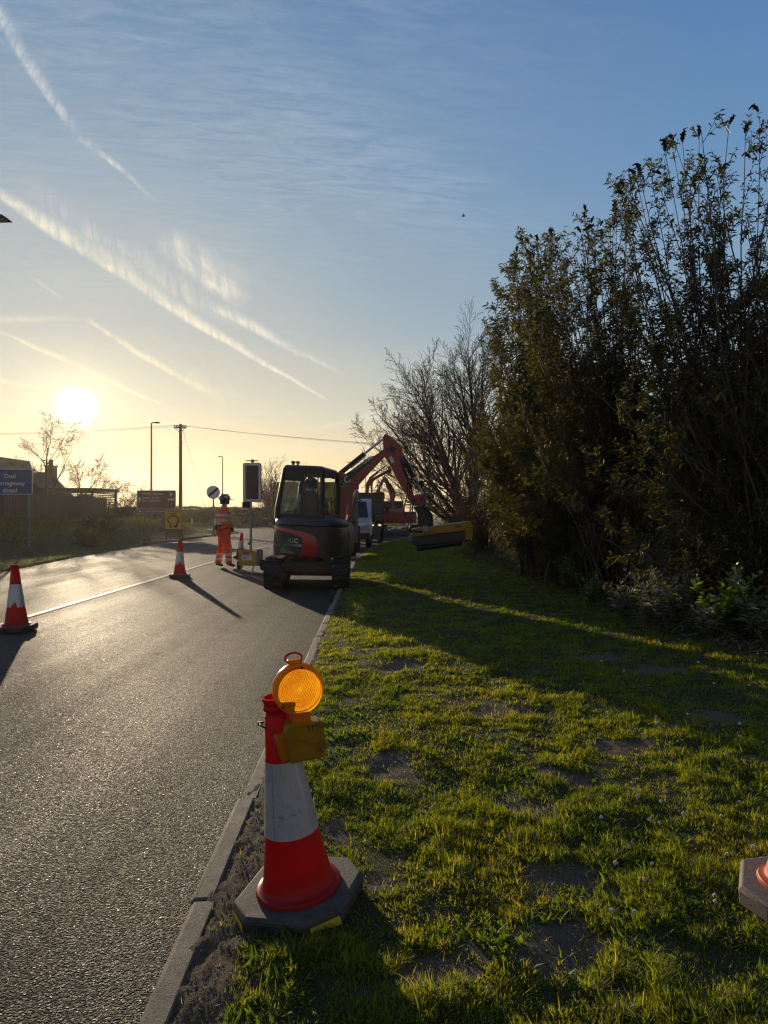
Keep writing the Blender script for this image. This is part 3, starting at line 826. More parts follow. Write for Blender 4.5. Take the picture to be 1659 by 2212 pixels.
def thatch():
    N = 60000
    P = sample_verge(N, 1.55, 14, 1.3); x, y = P.T
    m = soil_mask(x, y)
    keep = (m > .25) & (RNG.random(N) < .55) & (x - kerb_x(y) - KW > .03)
    P = P[keep]; n = len(P); x, y = P.T
    tag(blades(P, RNG.uniform(.010, .035, n), RNG.uniform(.0018, .0035, n) * np.maximum(1, y / 4), RNG.uniform(.9, 1.5, n), RNG.random(n) * 6.28, RNG.uniform(0, .3, n),
               np.clip(RNG.beta(3, 1.6, n), 0, 1), verge_z, 'dead_grass', M['longgrass']), kind='stuff')
    rr = random.Random(8); mb = MB(); k = 0
    while k < 2600:
        y = 1.6 * (9 / 1.6) ** rr.random(); x = float(kerb_x(y)) + KW + .02 + rr.random() * (.56 * y + 1.0)
        if float(soil_mask(x, y)) < .45: continue
        r = rr.uniform(.002, .007) * (2.0 if rr.random() < .05 else 1); z = float(verge_z(x, y)); k += 1
        a = rr.random() * 6.28
        vs = [(x + r * math.cos(a + q * 1.57) * rr.uniform(.7, 1.2), y + r * math.sin(a + q * 1.57) * rr.uniform(.7, 1.2), z) for q in range(4)] + [(x + rr.uniform(-.3, .3) * r, y + rr.uniform(-.3, .3) * r, z + r * rr.uniform(.6, 1.1))]
        mb.add(vs, [(0, 1, 4), (1, 2, 4), (2, 3, 4), (3, 0, 4)])
    tag(mb.build('soil_crumbs', paint('soil_crumb', (.15, .11, .078), .95, dirt=.6, scale=60, dirtcol=(.07, .05, .036)), smooth=False), kind='stuff')
thatch()
def rough_bank():
    N = 120000
    u = RNG.random(N); y = 9 * (52 / 9) ** u
    xl = left_x(y); d = RNG.random(N) ** 1.1 * np.clip((.60 * y + .5) + xl + 4, .1, 16)
    x = xl - .05 - d
    cl = .5 + .5 * vnoise(x * .9, y * .9, 71); cl2 = .5 + .5 * vnoise(x * 2.7, y * 2.7, 72)
    keep = RNG.random(N) < .35 + .65 * cl2
    x, y, d, cl, cl2 = [a[keep] for a in (x, y, d, cl, cl2)]; n = len(x)
    mown = ss(3.6, 1.6, d + .8 * vnoise(x * .5, y * .5, 5))
    h = (.10 + .34 * cl * cl2) * (1 - mown) + .06 * mown
    h *= RNG.uniform(.5, 1.2, n); wd = .008 * (y / 16) ** .8 * RNG.uniform(.7, 1.5, n)
    rnd = np.clip(RNG.beta(2, 2, n) * .7 + .35 * (1 - mown) * cl + .0, 0, 1) * (1 - .5 * mown)
    tag(blades(np.stack([x, y], -1), h, wd, np.abs(RNG.normal(.3, .3, n)), RNG.random(n) * 6.28, RNG.uniform(.1, .8, n), rnd, bank_z, 'bank_grass', M['longgrass']), kind='stuff')
    # tall dead weeds over the crest
    N = 26000
    y = RNG.uniform(20, 50, N); x = left_x(y) - RNG.uniform(3.2, 9, N)
    h = .18 + .34 * np.clip(.5 + .7 * vnoise(x * .7, y * .7, 83), 0, 1); n = N
    keep = (vnoise(x * 1.1, y * 1.1, 84) > -.1); x, y, h = x[keep], y[keep], h[keep]; n = len(x)
    tag(blades(np.stack([x, y], -1), h * RNG.uniform(.6, 1.2, n), RNG.uniform(.010, .02, n), np.abs(RNG.normal(.2, .2, n)), RNG.random(n) * 6.28,
               RNG.uniform(0, .6, n), RNG.uniform(.45, 1, n), bank_z, 'bank_weeds', M['longgrass']), kind='stuff')
rough_bank()
def far_tufts():
    N = 30000
    y = RNG.uniform(73.2, 79, N); x = RNG.uniform(-46, 2, N)
    zf = lambda a, b: np.full_like(a, .02)
    tag(blades(np.stack([x, y], -1), RNG.uniform(.1, .5, N), RNG.uniform(.02, .05, N), np.abs(RNG.normal(.2, .2, N)), RNG.random(N) * 6.28,
               RNG.uniform(0, .6, N), RNG.uniform(.2, .9, N), zf, 'field_edge_grass', M['longgrass']), kind='stuff')
far_tufts()
# grit along the edge of the carriageway
def grit():
    m = MB()
    rr = random.Random(3)
    for i in range(500):
        y = 1.5 + 9 * rr.random() ** 2.2
        s = 1
        if s == 0: x = float(kerb_x(y)) - abs(rr.gauss(0, .07)) ; z = float(road_z(x))
        else: x = float(kerb_x(y)) + KW + rr.random() * .22; z = float(verge_z(x, y))
        r = rr.uniform(.0015, .0045) * (1.6 if rr.random() < .04 else 1)
        v = [Vector((rr.uniform(-1, 1), rr.uniform(-1, 1), rr.uniform(-1, 1))) for _ in range(4)]
        vs = [(x + r * 1.1, y, z), (x - r * .5, y + r, z), (x - r * .6, y - r * .9, z), (x + r * .1, y + r * .1, z + r * 1.1)]
        m.add(vs, [(0, 1, 3), (1, 2, 3), (2, 0, 3)])
    return m.build('roadside_grit', paint('grit', (.16, .135, .105), .9, dirt=.5, scale=90, dirtcol=(.04, .035, .03)), smooth=False)
tag(grit(), kind='stuff')
# ------------------------------------------------------------------ growing things
def tubes_np(name, branches, sides, mat, parent=None):
    groups = {}
    for P, r in branches:
        groups.setdefault(len(P), []).append((P, r))
    VV = []; FF = []; base = 0
    q = 2 * np.pi * np.arange(sides) / sides
    for n, lst in groups.items():
        P = np.array([b[0] for b in lst], float); r = np.array([b[1] for b in lst], float)
        m = len(lst)
        T = np.empty_like(P); T[:, 1:-1] = P[:, 2:] - P[:, :-2]; T[:, 0] = P[:, 1] - P[:, 0]; T[:, -1] = P[:, -1] - P[:, -2]
        T /= np.linalg.norm(T, axis=-1, keepdims=True) + 1e-9
        D = P[:, -1] - P[:, 0]
        ref = np.where(np.abs(D[:, 2:3]) > .7 * np.linalg.norm(D, axis=1, keepdims=True), [[1., 0, 0]], [[0, 0, 1.]])
        A = np.cross(T, np.repeat(ref[:, None], n, 1)); A /= np.linalg.norm(A, axis=-1, keepdims=True) + 1e-9
        B = np.cross(T, A)
        ring = P[:, :, None] + r[:, :, None, None] * (A[:, :, None] * np.cos(q)[:, None] + B[:, :, None] * np.sin(q)[:, None])
        V = ring.reshape(-1, 3)
        idx = base + np.arange(m * n * sides).reshape(m, n, sides)
        a = idx[:, :-1]; b = idx[:, 1:]
        Fq = np.stack([a, np.roll(a, -1, 2), np.roll(b, -1, 2), b], -1).reshape(-1, 4)
        VV.append(V); FF.append(Fq); base += len(V)
    return np_mesh(name, np.concatenate(VV), np.concatenate(FF), mat, parent, smooth=True)

def unit(v): return v / (np.linalg.norm(v) + 1e-9)
def rot_about(d, ang, rng):
    """tilt d by ang towards a random side"""
    a = np.cross(d, rng.normal(size=3)); a = unit(a)
    return unit(d * math.cos(ang) + a * math.sin(ang))

def grow(out, tips, start, d, L, r, lvl, prm, rng):
    n = prm['pts'][lvl]
    P = [np.array(start, float)]; d = unit(np.array(d, float)); dirs = [d]
    for i in range(n - 1):
        d = unit(d + rng.normal(0, prm['wob'][lvl], 3) + np.array([0, 0, prm['up'][lvl]]))
        P.append(P[-1] + d * L / (n - 1)); dirs.append(d)
    P = np.array(P)
    tt = np.linspace(0, 1, n)
    rad = np.maximum(r * (1 - tt * prm['taper']), prm['rmin'])
    out[lvl].append((P, rad))
    if lvl + 1 >= len(prm['pts']):
        tips.append((P, dirs)); return
    k = max(1, int(round(prm['n'][lvl] * rng.uniform(.75, 1.25))))
    for j in range(k):
        t = prm['t0'][lvl] + (1 - prm['t0'][lvl]) * (j + rng.random()) / k
        f = t * (n - 1); i = min(int(f), n - 2); fr = f - i
        p = P[i] * (1 - fr) + P[i + 1] * fr
        dd = rot_about(dirs[i], R(prm['ang'][lvl] * rng.uniform(.6, 1.3)), rng)
        ll = L * prm['ratio'][lvl] * (1 - prm.get('dec', .55) * t) * rng.uniform(.7, 1.3)
        grow(out, tips, p, dd, ll, max(rad[i] * prm['rr'], prm['rmin']), lvl + 1, prm, rng)

def bare_tree(name, label, base, stems, prm, seed, mat, group=None, cat='tree'):
    rng = np.random.default_rng(seed)
    out = [[] for _ in prm['pts']]; tips = []
    for (d, L, r) in stems:
        grow(out, tips, (rng.normal(0, .05), rng.normal(0, .05), -.05), d, L, r, 0, prm, rng)
    t = thing(name, label, cat, base, 0, group)
    tubes_np('trunk', out[0], 8, mat, t)
    tubes_np('limbs', out[1], 5, mat, t)
    if len(out) > 2:
        tubes_np('twigs', sum(out[2:], []), 3, mat, t)
    return t

LEAFC = [(.034, .042, .012), (.054, .062, .016), (.080, .084, .022), (.110, .102, .034), (.145, .118, .048)]
M['leaf'] = leafmat('buddleia_leaf', LEAFC, .46, .42, .05, (1.8, 1.5, .5))
M['leafdark'] = leafmat('evergreen_leaf', [(.010, .018, .007), (.018, .028, .010), (.026, .036, .014)], .15, .3, .10)
M['leafgreen'] = leafmat('fresh_leaf', [(.07, .14, .014), (.11, .19, .02), (.18, .25, .03)], .6, .4, .07, (1.9, 1.7, .4))
M['leafgrey'] = leafmat('silver_leaf', [(.14, .145, .10), (.21, .21, .15), (.30, .29, .21)], .25, .5, .06)
M['leafhedge'] = leafmat('hedge_leaf', [(.030, .030, .014), (.045, .042, .020), (.065, .058, .030)], .25, .5, .04)
M['deadleaf'] = leafmat('dead_leaf', [(.06, .042, .026), (.10, .072, .042), (.15, .115, .07)], .2, .6, .03)

def leaves_np(name, P, D, L, Wd, mat, parent, rng, droop=.3, rnd=None):
    """leaves from P, pointing along D: four points folded along the rib"""
    n = len(P)
    P = np.asarray(P, float); D = np.asarray(D, float)
    D = D / (np.linalg.norm(D, axis=1, keepdims=True) + 1e-9)
    up = rng.normal(0, .55, (n, 3)); up[:, 2] += .9
    S = np.cross(D, up); S /= np.linalg.norm(S, axis=1, keepdims=True) + 1e-9
    N = np.cross(S, D)
    L = L[:, None]; Wd = Wd[:, None] / 2
    mid = P + D * L * .45
    tip = P + D * L; tip[:, 2] -= (L[:, 0] * droop)
    V = np.stack([P, mid + S * Wd + N * Wd * .35, tip, mid - S * Wd + N * Wd * .35], 1).reshape(-1, 3)
    b = (np.arange(n) * 4)[:, None]
    T = np.concatenate([b + np.array([[0, 1, 2]]), b + np.array([[0, 2, 3]])], 1).reshape(-1, 3)
    rnd = rng.beta(1.6, 2.2, n) if rnd is None else rnd
    return np_mesh(name, V, T, mat, parent, {'rnd': ('FACE', np.repeat(rnd, 2))})

def seed_head_mesh(seed):
    rr = random.Random(seed); m = MB()
    L = rr.uniform(.15, .22); pts = []; rs = []
    for i in range(9):
        t = i / 8
        pts.append((L * (.75 * t), 0, L * (.55 * t - .75 * t * t * rr.uniform(.3, 1.0)))); rs.append(.003 + .021 * math.sin(math.pi * min(1, t * .9 + .12)) * rr.uniform(.75, 1.2))
    m.tube(pts, rs, 6)
    for i in range(26):
        t = rr.uniform(.05, .95); k = int(t * 8); p = pts[k]; r = rs[k]
        a = rr.uniform(0, 6.28)
        m.ball((p[0], p[1] + r * math.cos(a), p[2] + r * math.sin(a)), r * rr.uniform(.3, .55), 5, 4)
    me = bpy.data.meshes.new('seed_head'); me.from_pydata(m.v, [], m.f); me.materials.append(M['seed'])
    return me
SEEDS = [seed_head_mesh(i) for i in range(4)]

def shrub(name, label, base, targets, seed, leafmat_, shoots=13, leafL=.10, leaf_lo=.15, dens=1.0, heads=0, group=None, extra=None, ctrlz=.62, spread=.12, stem_r=.022, twig=.85):
    rng = np.random.default_rng(seed)
    base = np.array(base, float)
    t = thing(name, label, 'shrub', tuple(base), 0, group)
    stems = []; twigs = []; LP = []; LD = []; LL = []; tops = []
    for T in targets:
        T = np.array(T, float) - base
        b0 = np.array([rng.normal(0, spread), rng.normal(0, spread), -.05])
        c = np.array([b0[0] + (T[0] - b0[0]) * rng.uniform(.2, .45), b0[1] + (T[1] - b0[1]) * rng.uniform(.2, .45), T[2] * ctrlz * rng.uniform(.85, 1.1)])
        tt = np.linspace(0, 1, 11)[:, None]
        P = (1 - tt) ** 2 * b0 + 2 * tt * (1 - tt) * c + tt ** 2 * T
        P[1:-1] += np.cumsum(rng.normal(0, .035, (9, 3)), 0) * np.sin(np.linspace(.3, 2.8, 9))[:, None]
        stems.append((P, np.linspace(stem_r * rng.uniform(.7, 1.2), .004, 11)))
        tan = np.gradient(P, axis=0)
        Ls = np.linalg.norm(P[-1] - P[0])
        tops.append((P[-1], unit(tan[-1])))
        for j in range(int(shoots * rng.uniform(.8, 1.2))):
            f = leaf_lo + (1 - leaf_lo) * rng.random() ** .75
            i = min(int(f * 10), 9); p = P[i] + (P[i + 1] - P[i]) * (f * 10 - i)
            d = rot_about(unit(tan[i]), R(rng.uniform(22, 62)), rng); d = unit(d + np.array([0, 0, .25]))
            L = rng.uniform(.28, .80) * (1.15 - .82 * f) * min(1.2, Ls / 3)
            Q = [p]
            for s in range(4):
                d = unit(d + rng.normal(0, .13, 3) + np.array([0, 0, .06])); Q.append(Q[-1] + d * L / 4)
            Q = np.array(Q); twigs.append((Q, np.linspace(.006, .0022, 5)))
            shs = [(Q, 1.0)]
            for s in range(int(rng.integers(1, 4) * twig + .5)):
                i2 = int(rng.integers(1, 4)); d2 = rot_about(unit(Q[i2 + 1] - Q[i2]), R(rng.uniform(25, 55)), rng)
                l2 = L * rng.uniform(.3, .6)
                Q2 = np.array([Q[i2] + d2 * l2 * k / 4 + np.array([0, 0, .04 * (k / 4) ** 2]) for k in range(5)])
                twigs.append((Q2, np.linspace(.004, .002, 5))); shs.append((Q2, .8))
            if rng.random() < .25: tops.append((Q[-1], unit(Q[-1] - Q[-2])))
            for (Qs, sc) in shs:
                ln = np.linalg.norm(Qs[-1] - Qs[0])
                npair = max(2, int(ln / .055 * dens * rng.uniform(.6, 1.2)))
                for k in range(npair):
                    g = .2 + .8 * (k + rng.random()) / npair
                    ii = min(int(g * 4), 3); pp = Qs[ii] + (Qs[ii + 1] - Qs[ii]) * (g * 4 - ii)
                    ax = unit(Qs[ii + 1] - Qs[ii])
                    dl = rot_about(ax, R(rng.uniform(30, 75)), rng)
                    for sg in (0, 1):
                        if sg: dl = unit(2 * ax * np.dot(ax, dl) - dl)
                        if rng.random() < .82:
                            LP.append(pp); LD.append(dl); LL.append(leafL * rng.uniform(.45, 1.15) * (1.15 - .4 * g))
    if extra is not None:
        eP, eD, eL = extra(rng)
        LP += list(eP - base); LD += list(eD); LL += list(eL)
    LL = np.array(LL)
    tubes_np('stems', stems, 5, M['twig'], t)
    if twigs: tubes_np('twigs', twigs, 3, M['twig'], t)
    LP = np.array(LP); LP[:, 2] = np.maximum(LP[:, 2], .02)
    leaves_np('foliage', LP, LD, LL, LL * rng.uniform(.20, .34, len(LL)), leafmat_, t, rng)
    if heads:
        tops.sort(key=lambda q: -(q[0][2] - .35 * q[0][0]))
        for (p, d) in tops[:heads]:
            if rng.random() < .8:
                o = bpy.data.objects.new('seed_head', SEEDS[int(rng.integers(4))]); COL.objects.link(o); o.parent = t
                o.location = p; q = Vector(d); q.z *= .5
                o.rotation_euler = (rng.uniform(-.4, .4), -math.atan2(d[2], math.hypot(d[0], d[1])) * rng.uniform(.2, 1.0), math.atan2(d[1], d[0]) + rng.normal(0, .6))
                s_ = rng.uniform(.7, 1.15); o.scale = (s_, s_, s_)
    return t

def blob(n, c, r, L, shell=.5):
    """leaves through a rounded volume, more of them to the outside"""
    def fn(rng):
        d = rng.normal(size=(n, 3)); d /= np.linalg.norm(d, axis=1, keepdims=True)
        k = rng.random((n, 1)) ** shell
        lump = 1 + .22 * np.array([mnoise.noise(Vector(tuple(q * 2.3 + np.array(c)))) for q in d])[:, None]
        P = np.array(c) + d * k * np.array(r) * lump
        P[:, 2] = np.maximum(P[:, 2], .05)
        return P, d + rng.normal(0, .8, (n, 3)), L * rng.uniform(.5, 1.2, n)
    return fn
def blobs(*fs):
    def fn(rng):
        rs = [f(rng) for f in fs]
        return tuple(np.concatenate([r[i] for r in rs]) for i in range(3))
    return fn

def tg(lst, Y, jit=.5, rep=1, seed=0):
    rr = random.Random(seed); o = []
    for (u, v) in lst:
        for k in range(rep):
            p = px(u + (rr.uniform(-26, 26) if k else 0), v + (rr.uniform(0, 60) if k else 0), Y + rr.uniform(-jit, jit)); o.append(p)
    return o

B_ = 'shrubs along the back of the verge'
vz = lambda x, y: float(verge_z(x, y, False))
# the hedge line seen from the road: how high the mass stands at each place
_su = np.array([965, 985, 1000, 1020, 1038, 1046, 1062, 1082, 1122, 1165, 1190, 1225, 1245, 1262, 1300, 1322, 1335, 1350, 1400, 1455, 1515, 1575, 1640, 1660, 1720])
_sv = np.array([1120, 1060, 1010, 965, 860, 770, 690, 585, 520, 505, 500, 525, 520, 465, 500, 450, 400, 388, 338, 300, 278, 266, 285, 380, 420])
def fill(u0, u1, vlow, Y, n, seed, bias=1.0, edge=.3, jit=.8):
    rr = random.Random(seed); o = []
    for k in range(n):
        u = u0 + (u1 - u0) * rr.random(); top = float(np.interp(u, _su, _sv)) + 14
        v = top if rr.random() < edge else top + (vlow - top) * rr.random() ** bias
        o.append(px(u, v, Y + rr.uniform(-jit, jit)))
    return o
shrub('buddleia', 'tallest buddleia at right with sky between its upper stems and dead flower spikes', (4.75, 9.7, vz(4.75, 9.7)),
      tg([(1350, 392), (1400, 340), (1455, 302), (1515, 280), (1575, 268), (1610, 288), (1640, 288), (1690, 335), (1380, 370)], 9.3, .7, 1, 1) + fill(1335, 1740, 720, 9.3, 40, 1, 1.0, .15), 1, M['leaf'],
      shoots=15, dens=1.15, leafL=.112, heads=26, group=B_, leaf_lo=.38, ctrlz=.52, spread=.2)
shrub('buddleia', 'middle buddleia left of the tallest one, with drooping seed heads along its top', (3.95, 11.6, vz(3.95, 11.6)),
      tg([(1262, 470), (1300, 512), (1225, 530), (1190, 508), (1130, 522)], 11.0, .7, 1, 2) + fill(1095, 1370, 900, 11.0, 62, 2, 1.0, .2), 2, M['leaf'],
      shoots=17, dens=1.35, leafL=.115, heads=24, group=B_, leaf_lo=.25, ctrlz=.48, spread=.25, extra=blob(6000, (4.1, 11.8, 2.7), (1.2, 1.2, 1.7), .11))
shrub('buddleia', 'lower buddleia leaning left towards the bare tree', (3.35, 14.6, vz(3.35, 14.6)),
      fill(1030, 1240, 1040, 14.0, 66, 3, 1.0, .25) + fill(1020, 1100, 1060, 13.6, 26, 33, 1.0, .45), 3, M['leaf'],
      shoots=17, dens=1.35, leafL=.125, heads=10, group=B_, leaf_lo=.12, ctrlz=.5, spread=.25, extra=blob(6000, (3.5, 14.8, 2.6), (1.2, 1.4, 2.0), .12))
shrub('buddleia', 'dark leafy shrub filling the hedge behind the yellow plant', (5.0, 8.9, vz(5, 8.9)),
      fill(1250, 1680, 1120, 9.0, 26, 41, .8, 0) + tg([(1350, 830), (1290, 900), (1480, 800), (1590, 760), (1240, 980), (1400, 940), (1560, 930), (1660, 850), (1320, 1040), (1480, 1050), (1640, 1010), (1250, 1080), (1400, 1100), (1550, 1110)], 8.7, .6, 2, 4), 4, M['leaf'],
      shoots=15, dens=1.4, leafL=.10, group=B_, leaf_lo=.03, spread=.3, extra=blobs(blob(9000, (5.3, 10.3, 2.2), (1.4, 1.6, 2.3), .11), blob(6000, (4.5, 9.0, .9), (.8, .9, 1.0), .10), blob(7000, (4.6, 10.2, 1.9), (.8, 1.2, 1.5), .10)))
shrub('buddleia', 'broad sunlit shrub behind the end of the yellow flail head', (3.7, 12.9, vz(3.7, 12.9)),
      fill(1010, 1290, 1110, 12.3, 54, 51, .75, .05), 5, M['leaf'],
      shoots=16, dens=1.4, leafL=.11, group=B_, leaf_lo=.03, spread=.3, ctrlz=.5, extra=blobs(blob(9000, (4.5, 13.5, 2.2), (1.4, 2.0, 2.6), .12), blob(6000, (3.7, 17.5, 1.6), (1.0, 2.4, 1.9), .13), blob(7000, (3.9, 12.4, 1.0), (.8, 1.6, 1.1), .10), blob(6000, (3.7, 12.6, 2.4), (.9, 1.4, 1.6), .11)))
shrub('evergreen_shrub', 'dense dark evergreen at the right edge of the picture', (5.75, 9.9, vz(5.75, 9.9)),
      tg([(1650, 600), (1620, 680), (1700, 580), (1600, 760), (1750, 650), (1690, 800), (1640, 900)], 9.7, .5, 3, 6), 6, M['leafdark'],
      shoots=14, dens=1.2, leafL=.09, group=B_, leaf_lo=.2, extra=blobs(blob(14000, (6.1, 10.2, 2.6), (1.1, 1.4, 2.2), .10), blob(9000, (6.3, 8.6, 1.6), (1.2, 1.2, 1.7), .10)))
shrub('evergreen_shrub', 'dark evergreen mass added behind the buddleias to block light between them', (6.4, 14.5, vz(6.4, 14.5)),  # backing foliage added to stop light leaking through the hedge
      tg([(1450, 850), (1400, 900), (1500, 820), (1350, 950)], 14.5, 1.5, 4, 7), 7, M['leafdark'],
      shoots=12, dens=1.0, leafL=.13, group=B_, leaf_lo=.1, extra=blobs(blob(9000, (6.6, 13.0, 2.2), (1.8, 2.2, 2.5), .16), blob(9000, (6.2, 18, 2.0), (2.0, 3.2, 2.3), .18)))
shrub('scrub_bush', 'brown thorny scrub beyond the digger bucket arm', (3.1, 22.0, vz(3.1, 22)),
      tg([(1000, 985), (1030, 960), (965, 1030), (1060, 930), (985, 1085), (1020, 1060), (945, 1070), (1085, 990)], 21.5, 1.5, 5, 8), 8, M['deadleaf'],
      shoots=16, dens=.55, leafL=.08, group=B_, leaf_lo=.1, twig=1.6, extra=blob(3500, (4.2, 22.5, 1.3), (1.3, 2.2, 1.5), .13))
shrub('scrub_bush', 'farthest brown scrub beside the tall lamp post', (3.6, 31.0, vz(3.6, 31)),
      tg([(950, 1020), (930, 1060), (985, 1000), (1010, 1030), (1040, 990), (915, 1085), (970, 1060)], 30.5, 2.0, 5, 9), 9, M['deadleaf'],
      shoots=15, dens=.35, leafL=.10, group=B_, leaf_lo=.1, twig=1.6, extra=blob(3000, (5.2, 33, 1.5), (2.0, 3.2, 1.7), .16))

# bare trees
P_big = dict(pts=[10, 8, 6, 4], wob=[.06, .09, .10, .12], up=[.022, .035, .035, .02], taper=.86, rmin=.0065, n=[16, 10, 7], t0=[.18, .12, .12], ang=[34, 34, 38], ratio=[.52, .52, .5], rr=.5)
stems = [((-.62, .1, .72), 5.7, .12), ((-.42, -.2, .86), 6.3, .14), ((-.2, .25, 1), 6.9, .16), ((.02, -.1, 1), 7.2, .18), ((.2, .2, 1), 6.9, .15), ((-.82, .0, .56), 5.0, .10), ((.42, -.1, .9), 6.4, .13), ((-.97, .1, .34), 4.1, .08), ((-.5, .3, .8), 5.9, .11), ((-.1, -.3, 1), 6.8, .13)]
bare_tree('bare_tree', 'large leafless tree of many stems rising behind the shrubs', (3.9, 31.5, .5), [(d_, L_ * 1.12 * (1.06 if d_[0] < -.5 else .97), r_) for d_, L_, r_ in stems], P_big, 5, M['bark'], 'leafless trees')
P_oak = dict(pts=[10, 9, 8, 6, 4], wob=[.07, .11, .13, .14, .14], up=[.015, .035, .035, .03, .02], taper=.85, rmin=.0062, n=[8, 7, 7, 6], t0=[.30, .22, .2, .15], ang=[50, 40, 38, 36], ratio=[.66, .60, .50, .48], rr=.52, dec=.42)
zb = lambda x, y: float(bank_z(x, y))
bare_tree('bare_tree', 'gnarled leafless tree under the sun behind the timber fence', (-21.0, 45, .4), [((-.06, 0, 1), 5.2, .17), ((.62, .1, .55), 4.2, .12), ((-.55, .1, .6), 3.0, .08)], P_oak, 21, M['bark'], 'leafless trees')
P_sm = dict(P_oak, n=[7, 6, 6], pts=[9, 8, 7, 4], ratio=[.66, .58, .5])
bare_tree('bare_tree', 'small leafless tree just left of the brown tourist sign', (-17.9, 50, .3), [((-.1, 0, 1), 2.7, .09), ((.5, .1, .8), 2.4, .06), ((-.6, .1, .7), 2.3, .06)], P_sm, 22, M['bark'], 'leafless trees')
bare_tree('bare_tree', 'leafless tree with upright twigs between the chimney and the gnarled tree', (-26.2, 54, .2), [((-.15, 0, 1), 3.6, .09), ((.25, 0, 1), 3.6, .09), ((-.5, 0, .8), 3.0, .07)], dict(P_sm, up=[.03, .06, .06, .05]), 23, M['bark'], 'leafless trees')
bare_tree('bare_tree', 'low leafless tree right of the fence end and left of the brown sign', (-15.6, 44, .5), [((.3, 0, .9), 1.9, .06), ((-.3, .1, .9), 1.9, .06), ((.7, 0, .5), 1.8, .05)], P_sm, 24, M['bark'], 'leafless trees')
P_bush = dict(pts=[7, 6, 5], wob=[.08, .12, .14], up=[.03, .03, .02], taper=.8, rmin=.011, n=[14, 8], t0=[.12, .1], ang=[32, 36], ratio=[.5, .5], rr=.55)
rr_ = random.Random(5)
bare_tree('bare_bush', 'dense leafless bush between the traffic signal and the digger cab', (-9.3, 60, .0),
          [((rr_.uniform(-.42, .5), rr_.uniform(-.4, .4), 1), rr_.uniform(3.6, 5.4), .05) for _ in range(20)], P_bush, 25, M['bark'], None, 'bush')
bare_tree('bare_tree', 'thin leafless tree seen through the arms of the diggers', (2.0, 62, .0), [((-.25, 0, 1), 4.2, .07), ((.2, 0, 1), 4.6, .08), ((.5, 0, .9), 4.0, .07), ((-.6, 0, .8), 3.4, .06)], dict(P_sm, wob=[.06, .1, .14, .16, .16]), 26, M['bark'], 'leafless trees')

def low_bush(label, x, y, h, r, seed, mat='leaf'):
    shrub('low_bush', label, (x, y, zb(x, y)), [(x + r * math.cos(a) * q, y + r * .7 * math.sin(a) * q, zb(x, y) + h * (1.1 - .5 * q)) for a, q in [(i * 1.3, .35 + .65 * ((i * .37) % 1)) for i in range(22)]], seed, M[mat],
          shoots=10, dens=1.1, leafL=.09, group='bushes on the left bank', leaf_lo=.05, stem_r=.012, extra=blob(1500, (x, y, zb(x, y) + h * .4), (r * .8, r * .6, h * .5), .09))
low_bush('dark bramble bush low on the left bank behind the middle cone', -11.6, 28.0, .75, 1.1, 61)
low_bush('rounded bush at the right end of the timber fence', -16.2, 44.6, 1.5, 1.3, 62, 'leafhedge')
low_bush('scrubby bush in the long grass below the fence', -13.2, 33.0, .9, 1.4, 63, 'leafhedge')
low_bush('bush below the brown sign at the back of the bank', -13.2, 44.0, 1.0, 1.2, 64)
def bramble(label, x, y, h, r, seed, mat):
    z0 = vz(x, y)
    shrub('bramble', label, (x, y, z0), [(x + r * math.cos(a) * q, y + r * .8 * math.sin(a) * q, z0 + h * (1.15 - .6 * q)) for a, q in [(i * 1.27, .3 + .7 * ((i * .37) % 1)) for i in range(26)]], seed, M[mat],
          shoots=9, dens=1.1, leafL=.085, group='brambles along the hedge foot', leaf_lo=.05, stem_r=.008, ctrlz=.9, extra=blob(1400, (x, y, z0 + h * .35), (r * .8, r * .6, h * .5), .08))
bramble('dark green bramble at the hedge foot nearest the flail head', 3.45, 15.5, 1.0, .9, 71, 'leaf')
bramble('green bramble mound at the hedge foot left of the silver plants', 3.75, 12.0, .95, .95, 72, 'leaf')
bramble('grey green bramble behind the silver plants', 4.15, 10.2, 1.0, .85, 73, 'leafgrey')
bramble('bramble arching over the grass below the dense dark shrub', 4.55, 9.0, .85, .8, 74, 'leaf')
# clipped hedge over the junction
def hedge():
    t = thing('hedge', 'long low hedge across the far side of the junction', 'hedge', (-21, 76, 0))
    rng = np.random.default_rng(31)
    n = 42000
    x = rng.uniform(-21, 16.5, n); 
    top = 1.85 + .16 * np.array([mnoise.noise(Vector((a * .35, 1.7, 0))) for a in x]) + .1 * np.array([mnoise.noise(Vector((a * 1.6, 4.7, 0))) for a in x])
    side = rng.random(n)
    z = np.where(side < .62, rng.random(n) * top, top + rng.normal(0, .05, n))
    y = np.where(side < .62, -.9 + rng.normal(0, .07, n), rng.uniform(-.9, .9, n))
    P = np.stack([x, y, z], -1); D = rng.normal(size=(n, 3)); D[:, 1] -= .6; D[:, 2] += .3
    L = rng.uniform(.08, .17, n)
    leaves_np('foliage', P, D, L, L * .6, M['leafhedge'], t, rng)
    # shoots standing out of the top
    br = []
    for i in range(900):
        a = rng.uniform(-21, 16.5); h = abs(rng.normal(0, .22)) + .05
        p0 = np.array([a, rng.uniform(-.7, .7), 1.8]); br.append((np.array([p0, p0 + [rng.normal(0, .05), 0, h * .6], p0 + [rng.normal(0, .12), 0, h]]), np.array([.012, .010, .007])))
    tubes_np('shoots', br, 3, M['bark'], t)
    m = MB(); m.box((-2.25, 0, .85), (37.2, 1.5, 1.7)); m.build('inner_branches', M['leafhedge'], t, smooth=False)
hedge()

